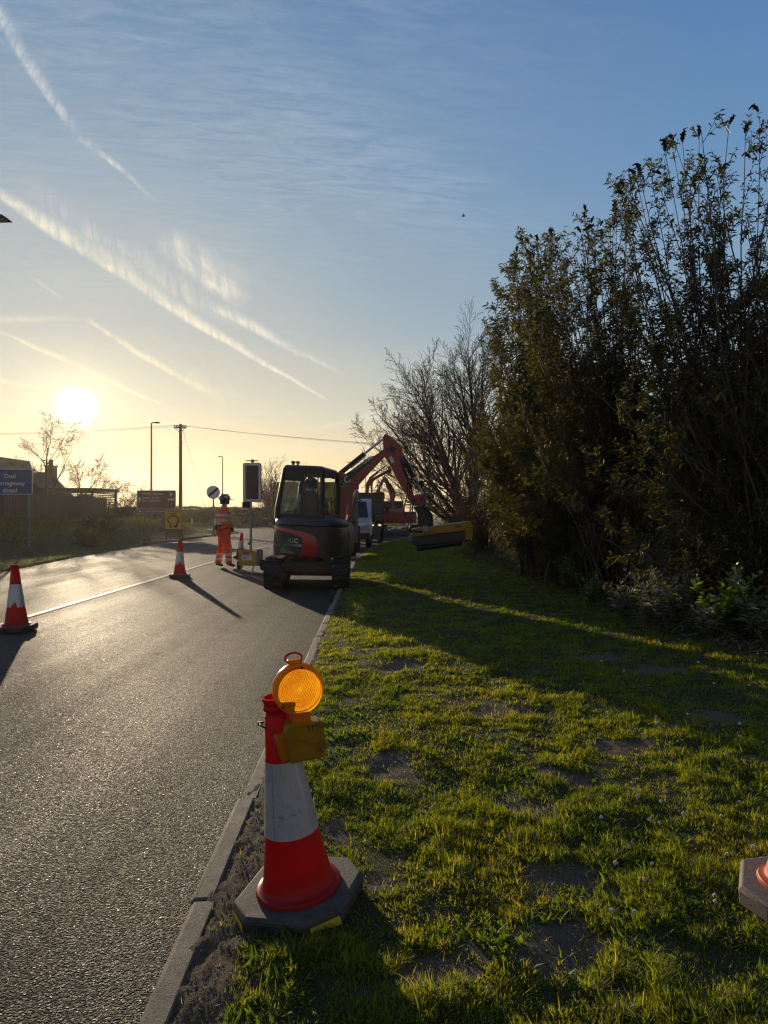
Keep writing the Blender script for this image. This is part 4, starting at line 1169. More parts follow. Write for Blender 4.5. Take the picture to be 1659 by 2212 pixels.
# young plants at the feet of the shrubs
def young_plant(base, h, ns, label, mat, L, seed, cat='plant', wide=.3, spread=.5, name='young_plant', group=None, dens=1.0):
    rng = np.random.default_rng(seed)
    t = thing(name, label, cat, base, 0, group)
    st = []; LP = []; LD = []; LL = []
    for i in range(ns):
        d = unit(np.array([rng.normal(0, spread * .6), rng.normal(0, spread * .6), 1.0])); hh = h * rng.uniform(.6, 1.1)
        P = np.array([d * hh * k / 5 + np.array([0, 0, .0]) + np.array([rng.normal(0, .01), rng.normal(0, .01), 0]) * k for k in range(6)]); P[0, 2] = -.03
        st.append((P, np.linspace(.007, .003, 6)))
        npair = max(3, int(hh / .05 * dens))
        for k in range(npair):
            g = .18 + .82 * (k + .5) / npair; ii = min(int(g * 5), 4); pp = P[ii] + (P[ii + 1] - P[ii]) * (g * 5 - ii)
            a = rng.uniform(0, 6.28)
            for s in (0, 1):
                a2 = a + s * math.pi + rng.normal(0, .2); el_ = .25 + .9 * g ** 2
                LP.append(pp); LD.append((math.cos(a2) * math.cos(el_), math.sin(a2) * math.cos(el_), math.sin(el_))); LL.append(L * (1.15 - .75 * g ** 2) * rng.uniform(.7, 1.2))
    LL = np.array(LL)
    tubes_np('stem', st, 4, M['twig'], t)
    leaves_np('foliage', LP, LD, LL, LL * wide * rng.uniform(.8, 1.2, len(LL)), mat, t, rng, .22)
    return t
YG = 'young plants at the foot of the shrubs'
def at_v(u, v):
    return ground_at(u, v, lambda a, b: verge_z(a, b, False))
yp = [
    (1350, 1345, .50, 7, 'silvery leafy shoots at the left end of the plant row', 'leafgrey', .13, .24),
    (1405, 1360, .55, 8, 'silvery drooping shoots left of the tall green plant', 'leafgrey', .15, .24),
    (1470, 1350, .62, 8, 'silver grey plant standing between the drooping shoots and the green plant', 'leafgrey', .15, .25),
    (1530, 1375, .40, 6, 'low grey plant in front of the green plant', 'leafgrey', .13, .26),
    (1588, 1372, .62, 6, 'bright yellow green broad leaved plant lit by the sun', 'leafgreen', .17, .50),
    (1640, 1385, .66, 8, 'silvery shoots at the right edge beside the yellow green plant', 'leafgrey', .15, .25),
    (1440, 1300, .80, 8, 'tall pale stems behind the silver plants', 'leafgrey', .14, .22),
    (1620, 1320, .95, 9, 'tallest grey leaved shoots behind the yellow green plant', 'leafgrey', .15, .22),
    (1275, 1310, .45, 7, 'green bramble sprout left of the silver plants', 'leafgreen', .09, .45),
    (1225, 1275, .60, 8, 'green leafy sprout under the sunlit shrub', 'leafgreen', .09, .42),
    (1310, 1270, .70, 9, 'dark green sprouting plant below the dense shrub', 'leaf', .12, .34),
    (1530, 1290, .85, 9, 'mid green plant rising behind the low grey plant', 'leaf', .13, .30),
    (1165, 1235, .50, 8, 'small green plant nearest the flail head', 'leaf', .10, .36),
]
for i, (u, v, h, ns, lab, mt, L, wide) in enumerate(yp):
    b = at_v(u, v)
    young_plant(tuple(b), h * 1.2, int(ns * 1.6), lab, M[mt], L, 100 + i, wide=wide, group=YG)
# litter and low cover under the shrubs
def undergrowth():
    rng = np.random.default_rng(77)
    n = 46000
    y = rng.uniform(5.5, 28, n) ; y = 5.2 * (28 / 5.2) ** rng.random(n)
    e = np.interp(y, [0, 6, 8, 12, 16, 22, 34], [4.9, 4.3, 4.0, 3.9, 3.6, 3.2, 3.9])
    x = e - .75 + rng.random(n) ** 1.1 * 3.2
    hgt = np.clip((x - e + .5) * .28, .02, .95) * np.clip(.5 + .8 * vnoise(x * 1.3, y * 1.3, 5), .1, 1)
    z = verge_z(x, y, False) + rng.random(n) * hgt
    D = rng.normal(size=(n, 3)); D[:, 2] = np.abs(D[:, 2]) * .6
    L = rng.uniform(.03, .085, n)
    o = leaves_np('undergrowth', np.stack([x, y, z], -1), D, L, L * .5, M['leaf'], None, rng); tag(o, kind='stuff')
    n = 9000
    y = 4.6 * (24 / 4.6) ** rng.random(n); e = np.interp(y, [0, 6, 8, 12, 16, 22, 34], [4.9, 4.3, 4.0, 3.9, 3.6, 3.2, 3.9])
    x = e - 1.0 + rng.random(n) ** .9 * 2.4
    D = rng.normal(size=(n, 3)); D[:, 2] = np.abs(D[:, 2]) * .25
    L = rng.uniform(.04, .11, n)
    o = leaves_np('leaf_litter', np.stack([x, y, verge_z(x, y, False) + .012 + .02 * rng.random(n)], -1), D, L, L * .3, M['deadleaf'], None, rng, .05); tag(o, kind='stuff')
    br = []
    for i in range(500):
        yy_ = 5 * (22 / 5) ** rng.random(); ee = float(np.interp(yy_, [0, 6, 8, 12, 16, 22, 34], [4.9, 4.3, 4.0, 3.9, 3.6, 3.2, 3.9])); xx_ = ee - .5 + rng.random() * 2.2
        p = np.array([xx_, yy_, float(verge_z(xx_, yy_, False)) + .02]); d = unit(np.array([rng.normal(), rng.normal(), abs(rng.normal(0, .5))])); l = rng.uniform(.2, .9)
        br.append((np.array([p, p + d * l * .5 + [0, 0, .05], p + d * l]), np.array([.006, .005, .003])))
    o = tubes_np('fallen_twigs', br, 4, M['barkpale'], None); tag(o, kind='stuff')
undergrowth()
# long arching bare canes hanging out of the dense shrub
def clover():
    m = MB(); rr = random.Random(4)
    for i in range(16):
        a = rr.uniform(0, 6.28); e = rr.uniform(-.2, 1.4)
        m.ball((.007 * math.cos(a) * math.cos(e), .007 * math.sin(a) * math.cos(e), .007 * math.sin(e)), (.0035, .0035, .004), 5, 4)
    me = bpy.data.meshes.new('clover_flower'); me.from_pydata(m.v, [], m.f)
    me.materials.append(paint('clover_white', (.62, .54, .50), .7, dirt=.2, scale=120)); 
    rr = random.Random(12); k = 0
    while k < 46:
        y = 2.0 * (6.5 / 2.0) ** rr.random(); x = rr.uniform(.30, .54) * y
        if float(soil_mask(x, y)) > .4: continue
        o = bpy.data.objects.new('clover_flower', me); COL.objects.link(o)
        o.location = (x, y, float(verge_z(x, y)) + rr.uniform(.03, .055)); s_ = rr.uniform(.7, 1.15); o.scale = (s_, s_, s_); o.rotation_euler = (rr.uniform(-.5, .5), rr.uniform(-.5, .5), rr.uniform(0, 6))
        tag(o, 'tiny pale clover flower head among the grass blades', 'flower', 'clover flowers in the verge'); k += 1
clover()
# ------------------------------------------------------------------ cones and the warning lamp
def sleeve_mat():
    t = NT('reflective_sleeve'); c = t.coord()
    vo = t.n('ShaderNodeTexVoronoi'); vo.feature = 'DISTANCE_TO_EDGE'; vo.inputs['Scale'].default_value = 44; t.l(c, vo.inputs['Vector'])
    e = t.ramp(vo.outputs['Distance'], [(.02, .90), (.09, 1.0)])
    n = t.noise(7, 6, .65, c); n2 = t.noise(40, 4, .7, c)
    col = t.mix(t.ramp(n, [(.45, 0.0), (.8, .55)]), (.56, .55, .56), (.30, .28, .26))
    col = t.mix(1.0, col, e, 'MULTIPLY')
    col = t.mix(t.ramp(n2, [(.60, 0.0), (.72, .65)]), col, (.12, .11, .10))
    b = t.bsdf(Base_Color=col, Roughness=.32, Normal=t.bump(t.math('ADD', e, t.math('MULTIPLY', n2, .3)), .0008, .7))
    b.inputs['Metallic'].default_value = .35
    return t.done(b.outputs[0])
M['sleeve'] = sleeve_mat()
M['conered'] = plastic_lit('cone_red', (.60, .012, .010), .30, (.95, .03, .015), .35, gloss=.05, dirt=.5, scuff=.85)
M['coneorange'] = plastic_lit('faded_cone_orange', (.75, .17, .09), .25, (.95, .2, .1), .45, gloss=.04, dirt=.3, scuff=.5)
M['conebase'] = paint('recycled_rubber_base', (.042, .038, .034), .75, dirt=.6, scale=11, bump=.0012, dirtcol=(.17, .135, .10))
M['conebasepale'] = paint('pale_rubber_base', (.20, .15, .115), .8, dirt=.6, scale=9, bump=.0012, dirtcol=(.12, .095, .075))
M['baseyellow'] = paint('yellow_base_patch', (.72, .56, .03), .7, dirt=.5, scale=18)

def make_cone(label, loc, M3, ragged=False, basemat='conebase', bodymat='conered', patches=False, s=1.0):
    t = thing('traffic_cone', label, 'traffic cone', loc, 0, 'traffic cones at the roadworks')
    t.rotation_mode = 'QUATERNION'; t.rotation_quaternion = M3.to_quaternion(); t.scale = (s, s, s)
    a, c = .205, .088
    oct_ = [(-a + c, -a), (a - c, -a), (a, -a + c), (a, a - c), (a - c, a), (-a + c, a), (-a, a - c), (-a, -a + c)]
    m = MB(); m.slab(oct_, 0, .050, 0, 0.03); m.slab(oct_, .0502, .064, .05, 0.0)
    b = m.build('base', M[basemat], t, bevel=.004)
    if patches:
        for q in (0, 2, 3):
            m = MB(Matrix.Rotation(q * math.pi / 2, 4, 'Z'))
            n = Vector((1, -1, 0)).normalized(); tt_ = Vector((1, 1, 0)).normalized(); ctr = Vector((a - c / 2, -a + c / 2, .026)) + n * .0025
            w_ = .058
            pts = [ctr - tt_ * w_ + Vector((0, 0, -.021)), ctr + tt_ * w_ * .94 + Vector((0, 0, -.023)), ctr + tt_ * w_ + Vector((0, 0, .0)), ctr + tt_ * w_ * .9 + Vector((0, 0, .022)), ctr - tt_ * w_ * .9 + Vector((0, 0, .020))]
            m.add([p for p in pts] + [p - n * .004 for p in pts], [(0, 1, 2, 3, 4), (9, 8, 7, 6, 5)])
            m.build('painted_corner', M['baseyellow'], b, smooth=False)
    prof = [(.150, .062), (.152, .072), (.147, .080), (.132, .082), (.126, .090), (.118, .125), (.094, .275), (.0615, .53), (.0455, .685), (.0405, .692), (.0405, .702), (.047, .708), (.047, .716), (.0435, .722), (.0435, .735), (.0475, .742), (.0475, .752), (.040, .752), (.038, .68)]
    m = MB(); m.lathe(prof, 48); m.build('cone_body', M[bodymat], t, ang=50)
    n = 48; vs = []; fs = []; rr = random.Random(int(loc[1] * 100))
    def rz_(z): return np.interp(z, [.125, .275, .53, .685], [.118, .094, .0615, .0455])
    for j in range(7):
        for k in range(n):
            zb_ = .275
            if ragged: zb_ += .05 * (1 if (k % 16) in (3, 4, 5, 6) else 0) + .012 * math.sin(k * 1.7) - .02 * (k % 7 == 0)
            z = zb_ + (.532 - zb_) * j / 6; r = float(rz_(z)) + .0022; q = 2 * math.pi * k / n
            vs.append((r * math.cos(q), r * math.sin(q), z))
    for j in range(6):
        for k in range(n): fs.append((j * n + k, j * n + (k + 1) % n, (j + 1) * n + (k + 1) % n, (j + 1) * n + k))
    m = MB(); m.add(vs, fs)
    # overlap seam of the wrap
    sv = []
    for z in (.276, .53):
        r = float(rz_(z)) + .0036
        for q in (-1.98, -1.80): sv.append((r * math.cos(q), r * math.sin(q), z))
    m.add(sv, [(0, 1, 3, 2)])
    m.build('reflective_sleeve', M['sleeve'], t)
    return t
def rotm(rz, tx=0, ty=0):
    return Matrix.Rotation(R(ty), 3, 'Y') @ Matrix.Rotation(R(tx), 3, 'X') @ Matrix.Rotation(R(rz), 3, 'Z')
YC = (CAM_H - .05) * F / (1936 - 1106)
cn = px(650, 1936, YC)
make_cone('nearest red and white cone on the kerb edge, leaning, carrying the amber lamp', (cn.x, cn.y, .026), rotm(-17, 2.5, -6.6), patches=True)
rz_at = lambda u, v: ground_at(u, v, lambda x, y: road_z(x))
p = rz_at(36, 1362); make_cone('cone with torn white sleeve on the centre line at the left edge', (p.x, p.y, p.z + .004), rotm(12, 0, -1.5), ragged=True)
p = rz_at(388, 1247); make_cone('cone on the centre line between the road sign and the worker, casting a long shadow', (p.x, p.y, p.z + .004), rotm(8, 0, 1.0), ragged=True)
p = rz_at(518, 1206); make_cone('farthest cone, half hidden behind the yellow signal battery box', (p.x, p.y, p.z + .004), rotm(20, 0, 5), s=.98)
make_cone('pale faded cone cut off by the right edge of the picture', (1.45, 2.44, .062), rotm(-28, 0, 3), basemat='conebasepale', bodymat='coneorange')

def lens_bump(t, c):
    s = t.n('ShaderNodeSeparateXYZ'); t.l(c, s.inputs[0])
    x, z = s.outputs[0], s.outputs[2]
    r = t.math('SQRT', t.math('ADD', t.math('MULTIPLY', x, x), t.math('MULTIPLY', z, z)))
    rings = t.math('SINE', t.math('MULTIPLY', r, 1150.0))
    g1 = t.math('SINE', t.math('MULTIPLY', x, 900.0)); g2 = t.math('SINE', t.math('MULTIPLY', z, 420.0))
    h = t.math('ADD', t.math('MULTIPLY', rings, .5), t.math('MULTIPLY', t.math('MULTIPLY', g1, g2), .7))
    return t.bump(h, .0045, .9)
def lens_mat():
    m_ = plastic_lit('amber_lens_ribbed', (.80, .22, .004), .78, (1.0, .50, .012), .25, bumpfn=lens_bump, gloss=.06, dirt=.1)
    t = WN(m_.node_tree); tr = [n for n in m_.node_tree.nodes if n.type == 'BSDF_TRANSLUCENT'][0]
    c = t.n('ShaderNodeTexCoord').outputs['Object']; s = t.n('ShaderNodeSeparateXYZ'); t.l(c, s.inputs[0]); x, z = s.outputs[0], s.outputs[2]
    r = t.math('SQRT', t.math('ADD', t.math('MULTIPLY', x, x), t.math('MULTIPLY', z, z)))
    ring = t.math('SINE', t.math('MULTIPLY', r, 1500.0)); g1 = t.math('SINE', t.math('MULTIPLY', x, 700.0)); g2 = t.math('SINE', t.math('MULTIPLY', z, 330.0))
    # one half moulded in rings, the other in a grid, a thick hub in the middle, a clear flat edge
    side = t.ramp(t.math('MULTIPLY_ADD', t.math('ADD', x, t.math('MULTIPLY', z, .5)), 25.0, .5), [(.35, 0.0), (.65, 1.0)])
    pat = t.math('ADD', t.math('MULTIPLY', t.math('SUBTRACT', 1.0, side), ring), t.math('MULTIPLY', side, t.math('MULTIPLY', g1, g2)))
    th = t.math('MULTIPLY_ADD', pat, .36, .50)
    th = t.math('ADD', th, t.ramp(t.math('MULTIPLY', r, 13.0), [(.0, .5), (.16, .0), (.80, -.16), (.84, .18)]))
    th = t.math('ADD', th, t.math('MULTIPLY_ADD', t.noise(22, 4, .6, c), .9, -.45))
    col = t.mix(t.math('MINIMUM', t.math('MAXIMUM', th, 0.0), 1.0), (.42, .065, .001), (1.0, .50, .018))
    t.l(col, tr.inputs['Color'])
    return m_
M['lens'] = lens_mat()
_unused = (lambda *a, **k: None)('amber_lens_ribbed', (.80, .22, .004), .78, (1.0, .50, .012), .25, bumpfn=lens_bump, gloss=.06, dirt=.1)
M['lensrim'] = plastic_lit('amber_rim', (.80, .30, .006), .6, (1.0, .50, .012), .3, gloss=.06, dirt=.1)
M['lampbox'] = plastic_lit('ochre_battery_box', (.34, .20, .012), .18, (.8, .45, .02), .4, gloss=.05, dirt=.45)
M['handlered'] = plastic_lit('lamp_handle_red', (.55, .02, .03), .3, (.9, .05, .05), .4)
def warning_lamp():
    c = px(644, 1487, 2.455)
    t = thing('warning_lamp', 'round amber lamp with ochre battery box strapped to the nearest cone', 'warning lamp', c)
    t.rotation_euler = (R(-3), R(-4), R(17))
    # the lens: a thick disc with a shallow dome and a raised rim, turned about the y axis
    Mx = Matrix.Rotation(R(90), 4, 'X')
    m = MB(Mx); m.lathe([(.0001, .024), (.03, .023), (.06, .019), (.0752, .013)], 56); m.build('lens', M['lens'], t, ang=50)
    m = MB(Mx); m.lathe([(.075, -.019), (.079, -.023), (.086, -.021), (.089, -.012), (.089, -.003), (.0875, -.002), (.0875, .002), (.089, .003), (.089, .012), (.086, .021), (.079, .023), (.075, .019)], 56)
    m.box((0, -.092, 0), (.05, .02, .03)); 
    rim = m.build('rim', M['lensrim'], t, ang=40)
    m = MB()
    for (a, b) in ((.075, .016), (-.055, -.062), (.058, -.06)): m.cyl((a * .0 + b * 1.0 if False else b, -.0225, .072 if a == .075 else -.052), (b, -.0265, .072 if a == .075 else -.052), .004, n=8)
    m.build('screw', M['black'], rim)
    m = MB(); m.box((-.005, .0, .0945), (.05, .03, .014)); m.build('handle_clip', M['lensrim'], t, bevel=.003)
    m = MB(); m.tube([(.029 * math.cos(q) - .008, .0, .107 + .017 * math.sin(q)) for q in np.linspace(0, 2 * math.pi, 25)], .0036, 8, caps=False); m.build('handle', M['handlered'], t)
    m = MB(); m.slab([(-.034, -.028), (.034, -.028), (.034, .028), (-.034, .028)], -.118, -.078, .12, 0); m.build('neck', M['lensrim'], t, bevel=.004)
    m = MB()
    m.prism([(-.052, -.24), (.064, -.236), (.070, -.225), (.072, -.125), (.062, -.112), (-.050, -.108), (-.062, -.128), (-.060, -.165)], -.046, .044)
    m.prism([(.046, -.222), (.0765, -.216), (.0765, -.160), (.046, -.150)], -.040, .030)
    bx = m.build('battery_box', M['lampbox'], t, bevel=.006)
    m = MB()
    pts = [(-.058, -.047, -.150), (-.01, -.0485, -.165), (.035, -.0485, -.188), (.068, -.047, -.180)]
    m.tube(pts, .0022, 6); m.cyl((.052, -.046, -.186), (.052, -.051, -.186), .007, n=12)
    m.build('lid_seam', M['lampbox'], bx)
    m = MB(); put_text(m, 'TMO', .030, Matrix.Translation((.010, -.0475, -.142)) @ Matrix.Rotation(R(-9), 4, 'Y'), bold=-.008, spacing=1.05); put_text(m, '18', .026, Matrix.Translation((.03, -.0475, -.214)) @ Matrix.Rotation(R(6), 4, 'Y'), bold=-.01)
    m.build('handwriting', M['blackletter'], bx, smooth=False)
    m = MB(); m.prism([(-.095, -.150), (-.058, -.142), (-.050, -.235), (-.078, -.236)], -.030, .045); m.build('bracket', M['lensrim'], t, bevel=.004)
    # cable tie round the cone
    m = MB()
    ang = np.linspace(R(140), R(285), 18)
    cx_, cy_ = -.061, .097
    m.tube([(cx_ + .068 * math.cos(q), cy_ + .068 * math.sin(q), -.140 - .022 * (math.cos(q) + .4)) for q in ang], .004, 6)
    m.box((cx_ - .066, cy_ + .02, -.128), (.018, .014, .012))
    m.build('strap', M['black'], t)
warning_lamp()

# ------------------------------------------------------------------ portable signal
def signal():
    Y = 16.8; g = px(541, 1232, Y); zg = road_z(g.x)
    t = thing('traffic_signal', 'portable traffic signal seen from behind, white bordered board on a pole with yellow box', 'traffic signal', (g.x, Y, zg))
    k = Y / F
    def X(u): return (u - 829.5) * k - g.x
    def Z(v): return CAM_H - (v - 1106) * k - zg
    def rrect(x0, x1, z0, z1, r, n=6):
        o = []
        for (cx, cz, a0) in ((x1 - r, z1 - r, 0), (x0 + r, z1 - r, 90), (x0 + r, z0 + r, 180), (x1 - r, z0 + r, 270)):
            for i in range(n + 1):
                q = R(a0 + 90 * i / n); o.append((cx + r * math.cos(q), cz + r * math.sin(q)))
        return o
    x0, x1, z0, z1 = X(524.8), X(564.6), Z(1084.5), Z(999.5)
    m = MB(); m.prism(rrect(x0, x1, z0, z1, .06), -.02, .035); m.build('backing_board', M['black'], t, bevel=.006)
    # white border: ring proud of the board
    o1 = rrect(x0 + .012, x1 - .012, z0 + .012, z1 - .012, .055); o2 = rrect(x0 + .066, x1 - .062, z0 + .066, z1 - .066, .010)
    m = MB(); n = len(o1)
    vs = [(p[0], -.027, p[1]) for p in o1] + [(p[0], -.027, p[1]) for p in o2] + [(p[0], -.0205, p[1]) for p in o1] + [(p[0], -.0205, p[1]) for p in o2]
    fs = []
    for i in range(n):
        j = (i + 1) % n
        fs += [(i, j, n + j, n + i), (2 * n + i, 2 * n + j, j, i), (n + i, n + j, 3 * n + j, 3 * n + i)]
    m.add(vs, fs); m.build('white_border', M['white'], t, smooth=False)
    m = MB(); m.prism([(x0 + .068, z0 + .068), (x1 - .064, z0 + .068), (x1 - .064, z1 - .068), (x0 + .068, z1 - .068)], -.0215, -.019)
    for q in range(1, 4): 
        zz_ = z0 + .068 + (z1 - z0 - .136) * q / 4
    m.build('rear_panel', M['darkboard'], t, smooth=False)
    # lamp head on the far side with three hooded lenses
    m = MB(); m.prism([(x0 + .09, z0 + .07), (x1 - .09, z0 + .07), (x1 - .09, z1 - .07), (x0 + .09, z1 - .07)], .036, .20); hd = m.build('lamp_head', M['black'], t, bevel=.015)
    for q, mt in enumerate(('greenlens', 'amberlens', 'chevronred')):
        zc = z0 + .19 + q * .285; xc = (x0 + x1) / 2
        m = MB(); m.cyl((xc, .20, zc), (xc, .212, zc), .095, n=24); ln = m.build('lens', M[mt], hd)
        m = MB(); m.tube([(xc + .1 * math.cos(a), .27, zc + .1 * math.sin(a)) for a in np.linspace(-.2, math.pi + .2, 14)], .012, 6); m.tube([(xc + .1 * math.cos(a), .225, zc + .1 * math.sin(a)) for a in np.linspace(-.2, math.pi + .2, 14)], .012, 6); m.build('hood', M['black'], ln)
    xc = X(545.5)
    m = MB(); m.cyl((xc, 0, z1 - .01), (xc, 0, z1 + .055), .028, n=14); m.box((xc, 0, z1 + .045), (.07, .05, .06)); m.cyl((X(531), 0, z1 + .045), (X(557.5), 0, z1 + .045), .013, n=10)
    m.build('top_handle', M['greysteel'], t)
    m = MB(); m.box(((X(524) + X(540)) / 2, .03, Z(1090.5)), (X(540) - X(524), .16, Z(1084.5) - Z(1097.5)))
    m.box((X(529), -.052, Z(1089)), (.05, .012, .03)); cb = m.build('control_box', M['black'], t, bevel=.01)
    xp = X(542)
    m = MB(); m.cyl((xp - .01, .02, .30), (xp, .01, Z(1118)), .030, n=16); m.build('lower_pole', M['steel'], t)
    m = MB(); m.cyl((xp, .01, Z(1120)), (xp + .004, .0, z0 + .1), .024, n=16)
    m.cyl((xp, .01, Z(1119)), (xp, .01, Z(1116)), .042, n=16); m.cyl((xp, .01, Z(1115)), (xp, .01, Z(1112.5)), .036, n=16); m.build('upper_pole', M['steel'], t)
    m = MB(); m.cyl((xp - .04, -.03, .60), (xp - .04, -.03, .66), .014, n=8); m.cyl((xp - .03, 0, .63), (xp - .06, -.04, .63), .01, n=8); m.build('clamp', M['black'], t)
    Rz = Matrix.Translation((X(541), 0, 0)) @ Matrix.Rotation(R(-12), 4, 'Z')
    m = MB(Rz); m.prism([(-.235, .115), (.225, .115), (.225, .44), (-.235, .475)], -.17, .18); bx = m.build('battery_box', M['boxyellow'], t, bevel=.012)
    m = MB(Rz); m.box((.238, 0, .30), (.022, .345, .37)); m.box((-.005, 0, .488), (.42, .30, .022)); m.build('lid', M['greysteel'], bx, bevel=.004)
    m = MB(Rz); m.box((-.04, -.1735, .415), (.15, .005, .05)); m.build('red_label', M['chevronred'], bx)
    m = MB(Rz); m.box((-.015, -.1735, .30), (.25, .005, .115)); lb = m.build('white_label', M['white'], bx)
    m = MB(Rz); m.tube([(-.12 + .11 * i / 14, -.178, .30 + .022 * math.sin(-i / 14 * 6.3 + 2.2)) for i in range(15)], .006, 6); m.build('squiggle_emblem', M['blackletter'], lb)
    for sx in (-1, 1):
        m = MB(Rz); m.cyl((sx * .29 - .03, .05, .125), (sx * .29 + .03, .05, .125), .125, n=22); m.cyl((sx * .29 - .034, .05, .125), (sx * .29 + .034, .05, .125), .05, n=12); m.build('wheel', M['tyre'], t, bevel=.008)
    for (a, b) in ((-.18, -.14), (.12, -.14)):
        m = MB(Rz); m.bar((a, b + .06, .13), (a + .03, b - .10, .012), .022, .022); m.box((a + .03, b - .10, .008), (.07, .05, .014)); m.build('leg', M['steel'], t)
    m = MB(Rz); m.tube([(-.22, -.1, .45), (-.27, -.14, .50), (-.20, -.12, .52), (-.1, 0, .49)], .012, 6); m.build('cable', M['black'], t)
signal()

# ------------------------------------------------------------------ road signs
def T3(x, y, z): return Matrix.Translation((x, y, z))
def blue_sign():
    Y = 24.0; k = Y / F; gx = (60 - 829.5) * k
    t = thing('road_sign', 'blue sign with white lettering on two posts in the left verge', 'road sign', (gx, Y, zb(gx, Y)))
    zg = t.location.z
    X = lambda u: (u - 829.5) * k - gx
    Z = lambda v: CAM_H - (v - 1106) * k - zg
    m = MB()
    def plate(x0, x1, z0, z1, y0, y1, r=.05):
        o = []
        for (cx, cz, a0) in ((x1 - r, z1 - r, 0), (x0 + r, z1 - r, 90), (x0 + r, z0 + r, 180), (x1 - r, z0 + r, 270)):
            for i in range(6):
                q = R(a0 + 90 * i / 5); o.append((cx + r * math.cos(q), cz + r * math.sin(q)))
        return m.prism(o, y0, y1)
    plate(X(-26), X(70.5), Z(1068), Z(1013), -.01, .02, .07); pn = m.build('panel', M['offwhite'], t)
    m = MB(); plate(X(-25.2), X(69.2), Z(1066.8), Z(1014.2), -.0135, -.009, .06); m.build('blue_face', M['signblue'], pn)
    m = MB()
    for i, s in enumerate(('Dual', 'carriageway', 'ahead')):
        put_text(m, s, .212, T3(X(22), -.0165, Z(1033.5 + i * 15.2 - .5)), align='CENTER', bold=.012, extrude=.001)
    m.build('lettering', M['offwhite'], pn, smooth=False)
    for u in (60, -14):
        m = MB(); m.cyl((X(u), .06, -.3), (X(u), .06, Z(1015)), .045, n=14); m.build('post', M['greysteel'], t)
blue_sign()
def brown_sign():
    Y = 42.0; k = Y / F; gx = (311 - 829.5) * k
    t = thing('road_sign', 'brown tourist direction sign with white lettering and arrows behind the yellow sign', 'road sign', (gx, Y, zb(gx, Y)))
    zg = t.location.z
    X = lambda x: (276.5 + x * .0889 - 829.5) * k - gx
    Z = lambda y: CAM_H - (1041.5 + y * .0889 - 1106) * k - zg
    q = .0889 * k
    def rp(m, a, b, c, d, y0, y1, r=.06):
        x0, x1, z1, z0 = X(a), X(b), Z(c), Z(d); o = []
        for (cx, cz, a0) in ((x1 - r, z1 - r, 0), (x0 + r, z1 - r, 90), (x0 + r, z0 + r, 180), (x1 - r, z0 + r, 270)):
            for i in range(5): w_ = R(a0 + 22.5 * i); o.append((cx + r * math.cos(w_), cz + r * math.sin(w_)))
        m.prism(o, y0, y1); return m
    pn = rp(MB(), 215, 1162, 198, 757, -.01, .02).build('panel', M['offwhite'], t)
    rp(MB(), 222, 1155, 206, 640, -.014, -.009).build('brown_face', M['signbrown'], pn)
    rp(MB(), 222, 1155, 652, 750, -.014, -.009).build('lower_brown_face', M['signbrown'], pn)
    for s, x, y in (('Wildlife Gardens', 338, 302), ('Caister Castle', 338, 404), ('Car Collection', 338, 474), ('Yarmouth Stadium', 412, 722)):
        m = MB(); put_text(m, s, 72 * q * 1.0, T3(X(x), -.017, Z(y)), bold=.012, extrude=.001, spacing=1.04)
        m.build('lettering', M['offwhite'], pn, smooth=False)
    m = MB(); yb = (-.018, -.015)
    P_ = lambda pts: m.prism([(X(a), Z(b)) for a, b in pts], *yb)
    P_([(272, 490), (272, 410), (246, 418), (282, 360), (320, 418), (294, 410), (294, 490)])
    P_([(380, 700), (290, 700), (308, 680), (246, 708), (308, 740), (290, 718), (380, 718)])
    P_([(1000, 240), (1035, 330), (1046, 345), (1058, 330), (1092, 240), (1066, 262), (1046, 300), (1026, 262)])
    P_([(960, 430), (975, 405), (1080, 408), (1130, 385), (1112, 425), (1080, 440), (985, 440)])
    m.build('arrows_and_symbols', M['offwhite'], pn, smooth=False)
    for x in (400, 980):
        m = MB(); m.cyl((X(x), .06, -.4), (X(x), .06, Z(210)), .06, n=12); m.build('post', M['greysteel'], t)
brown_sign()
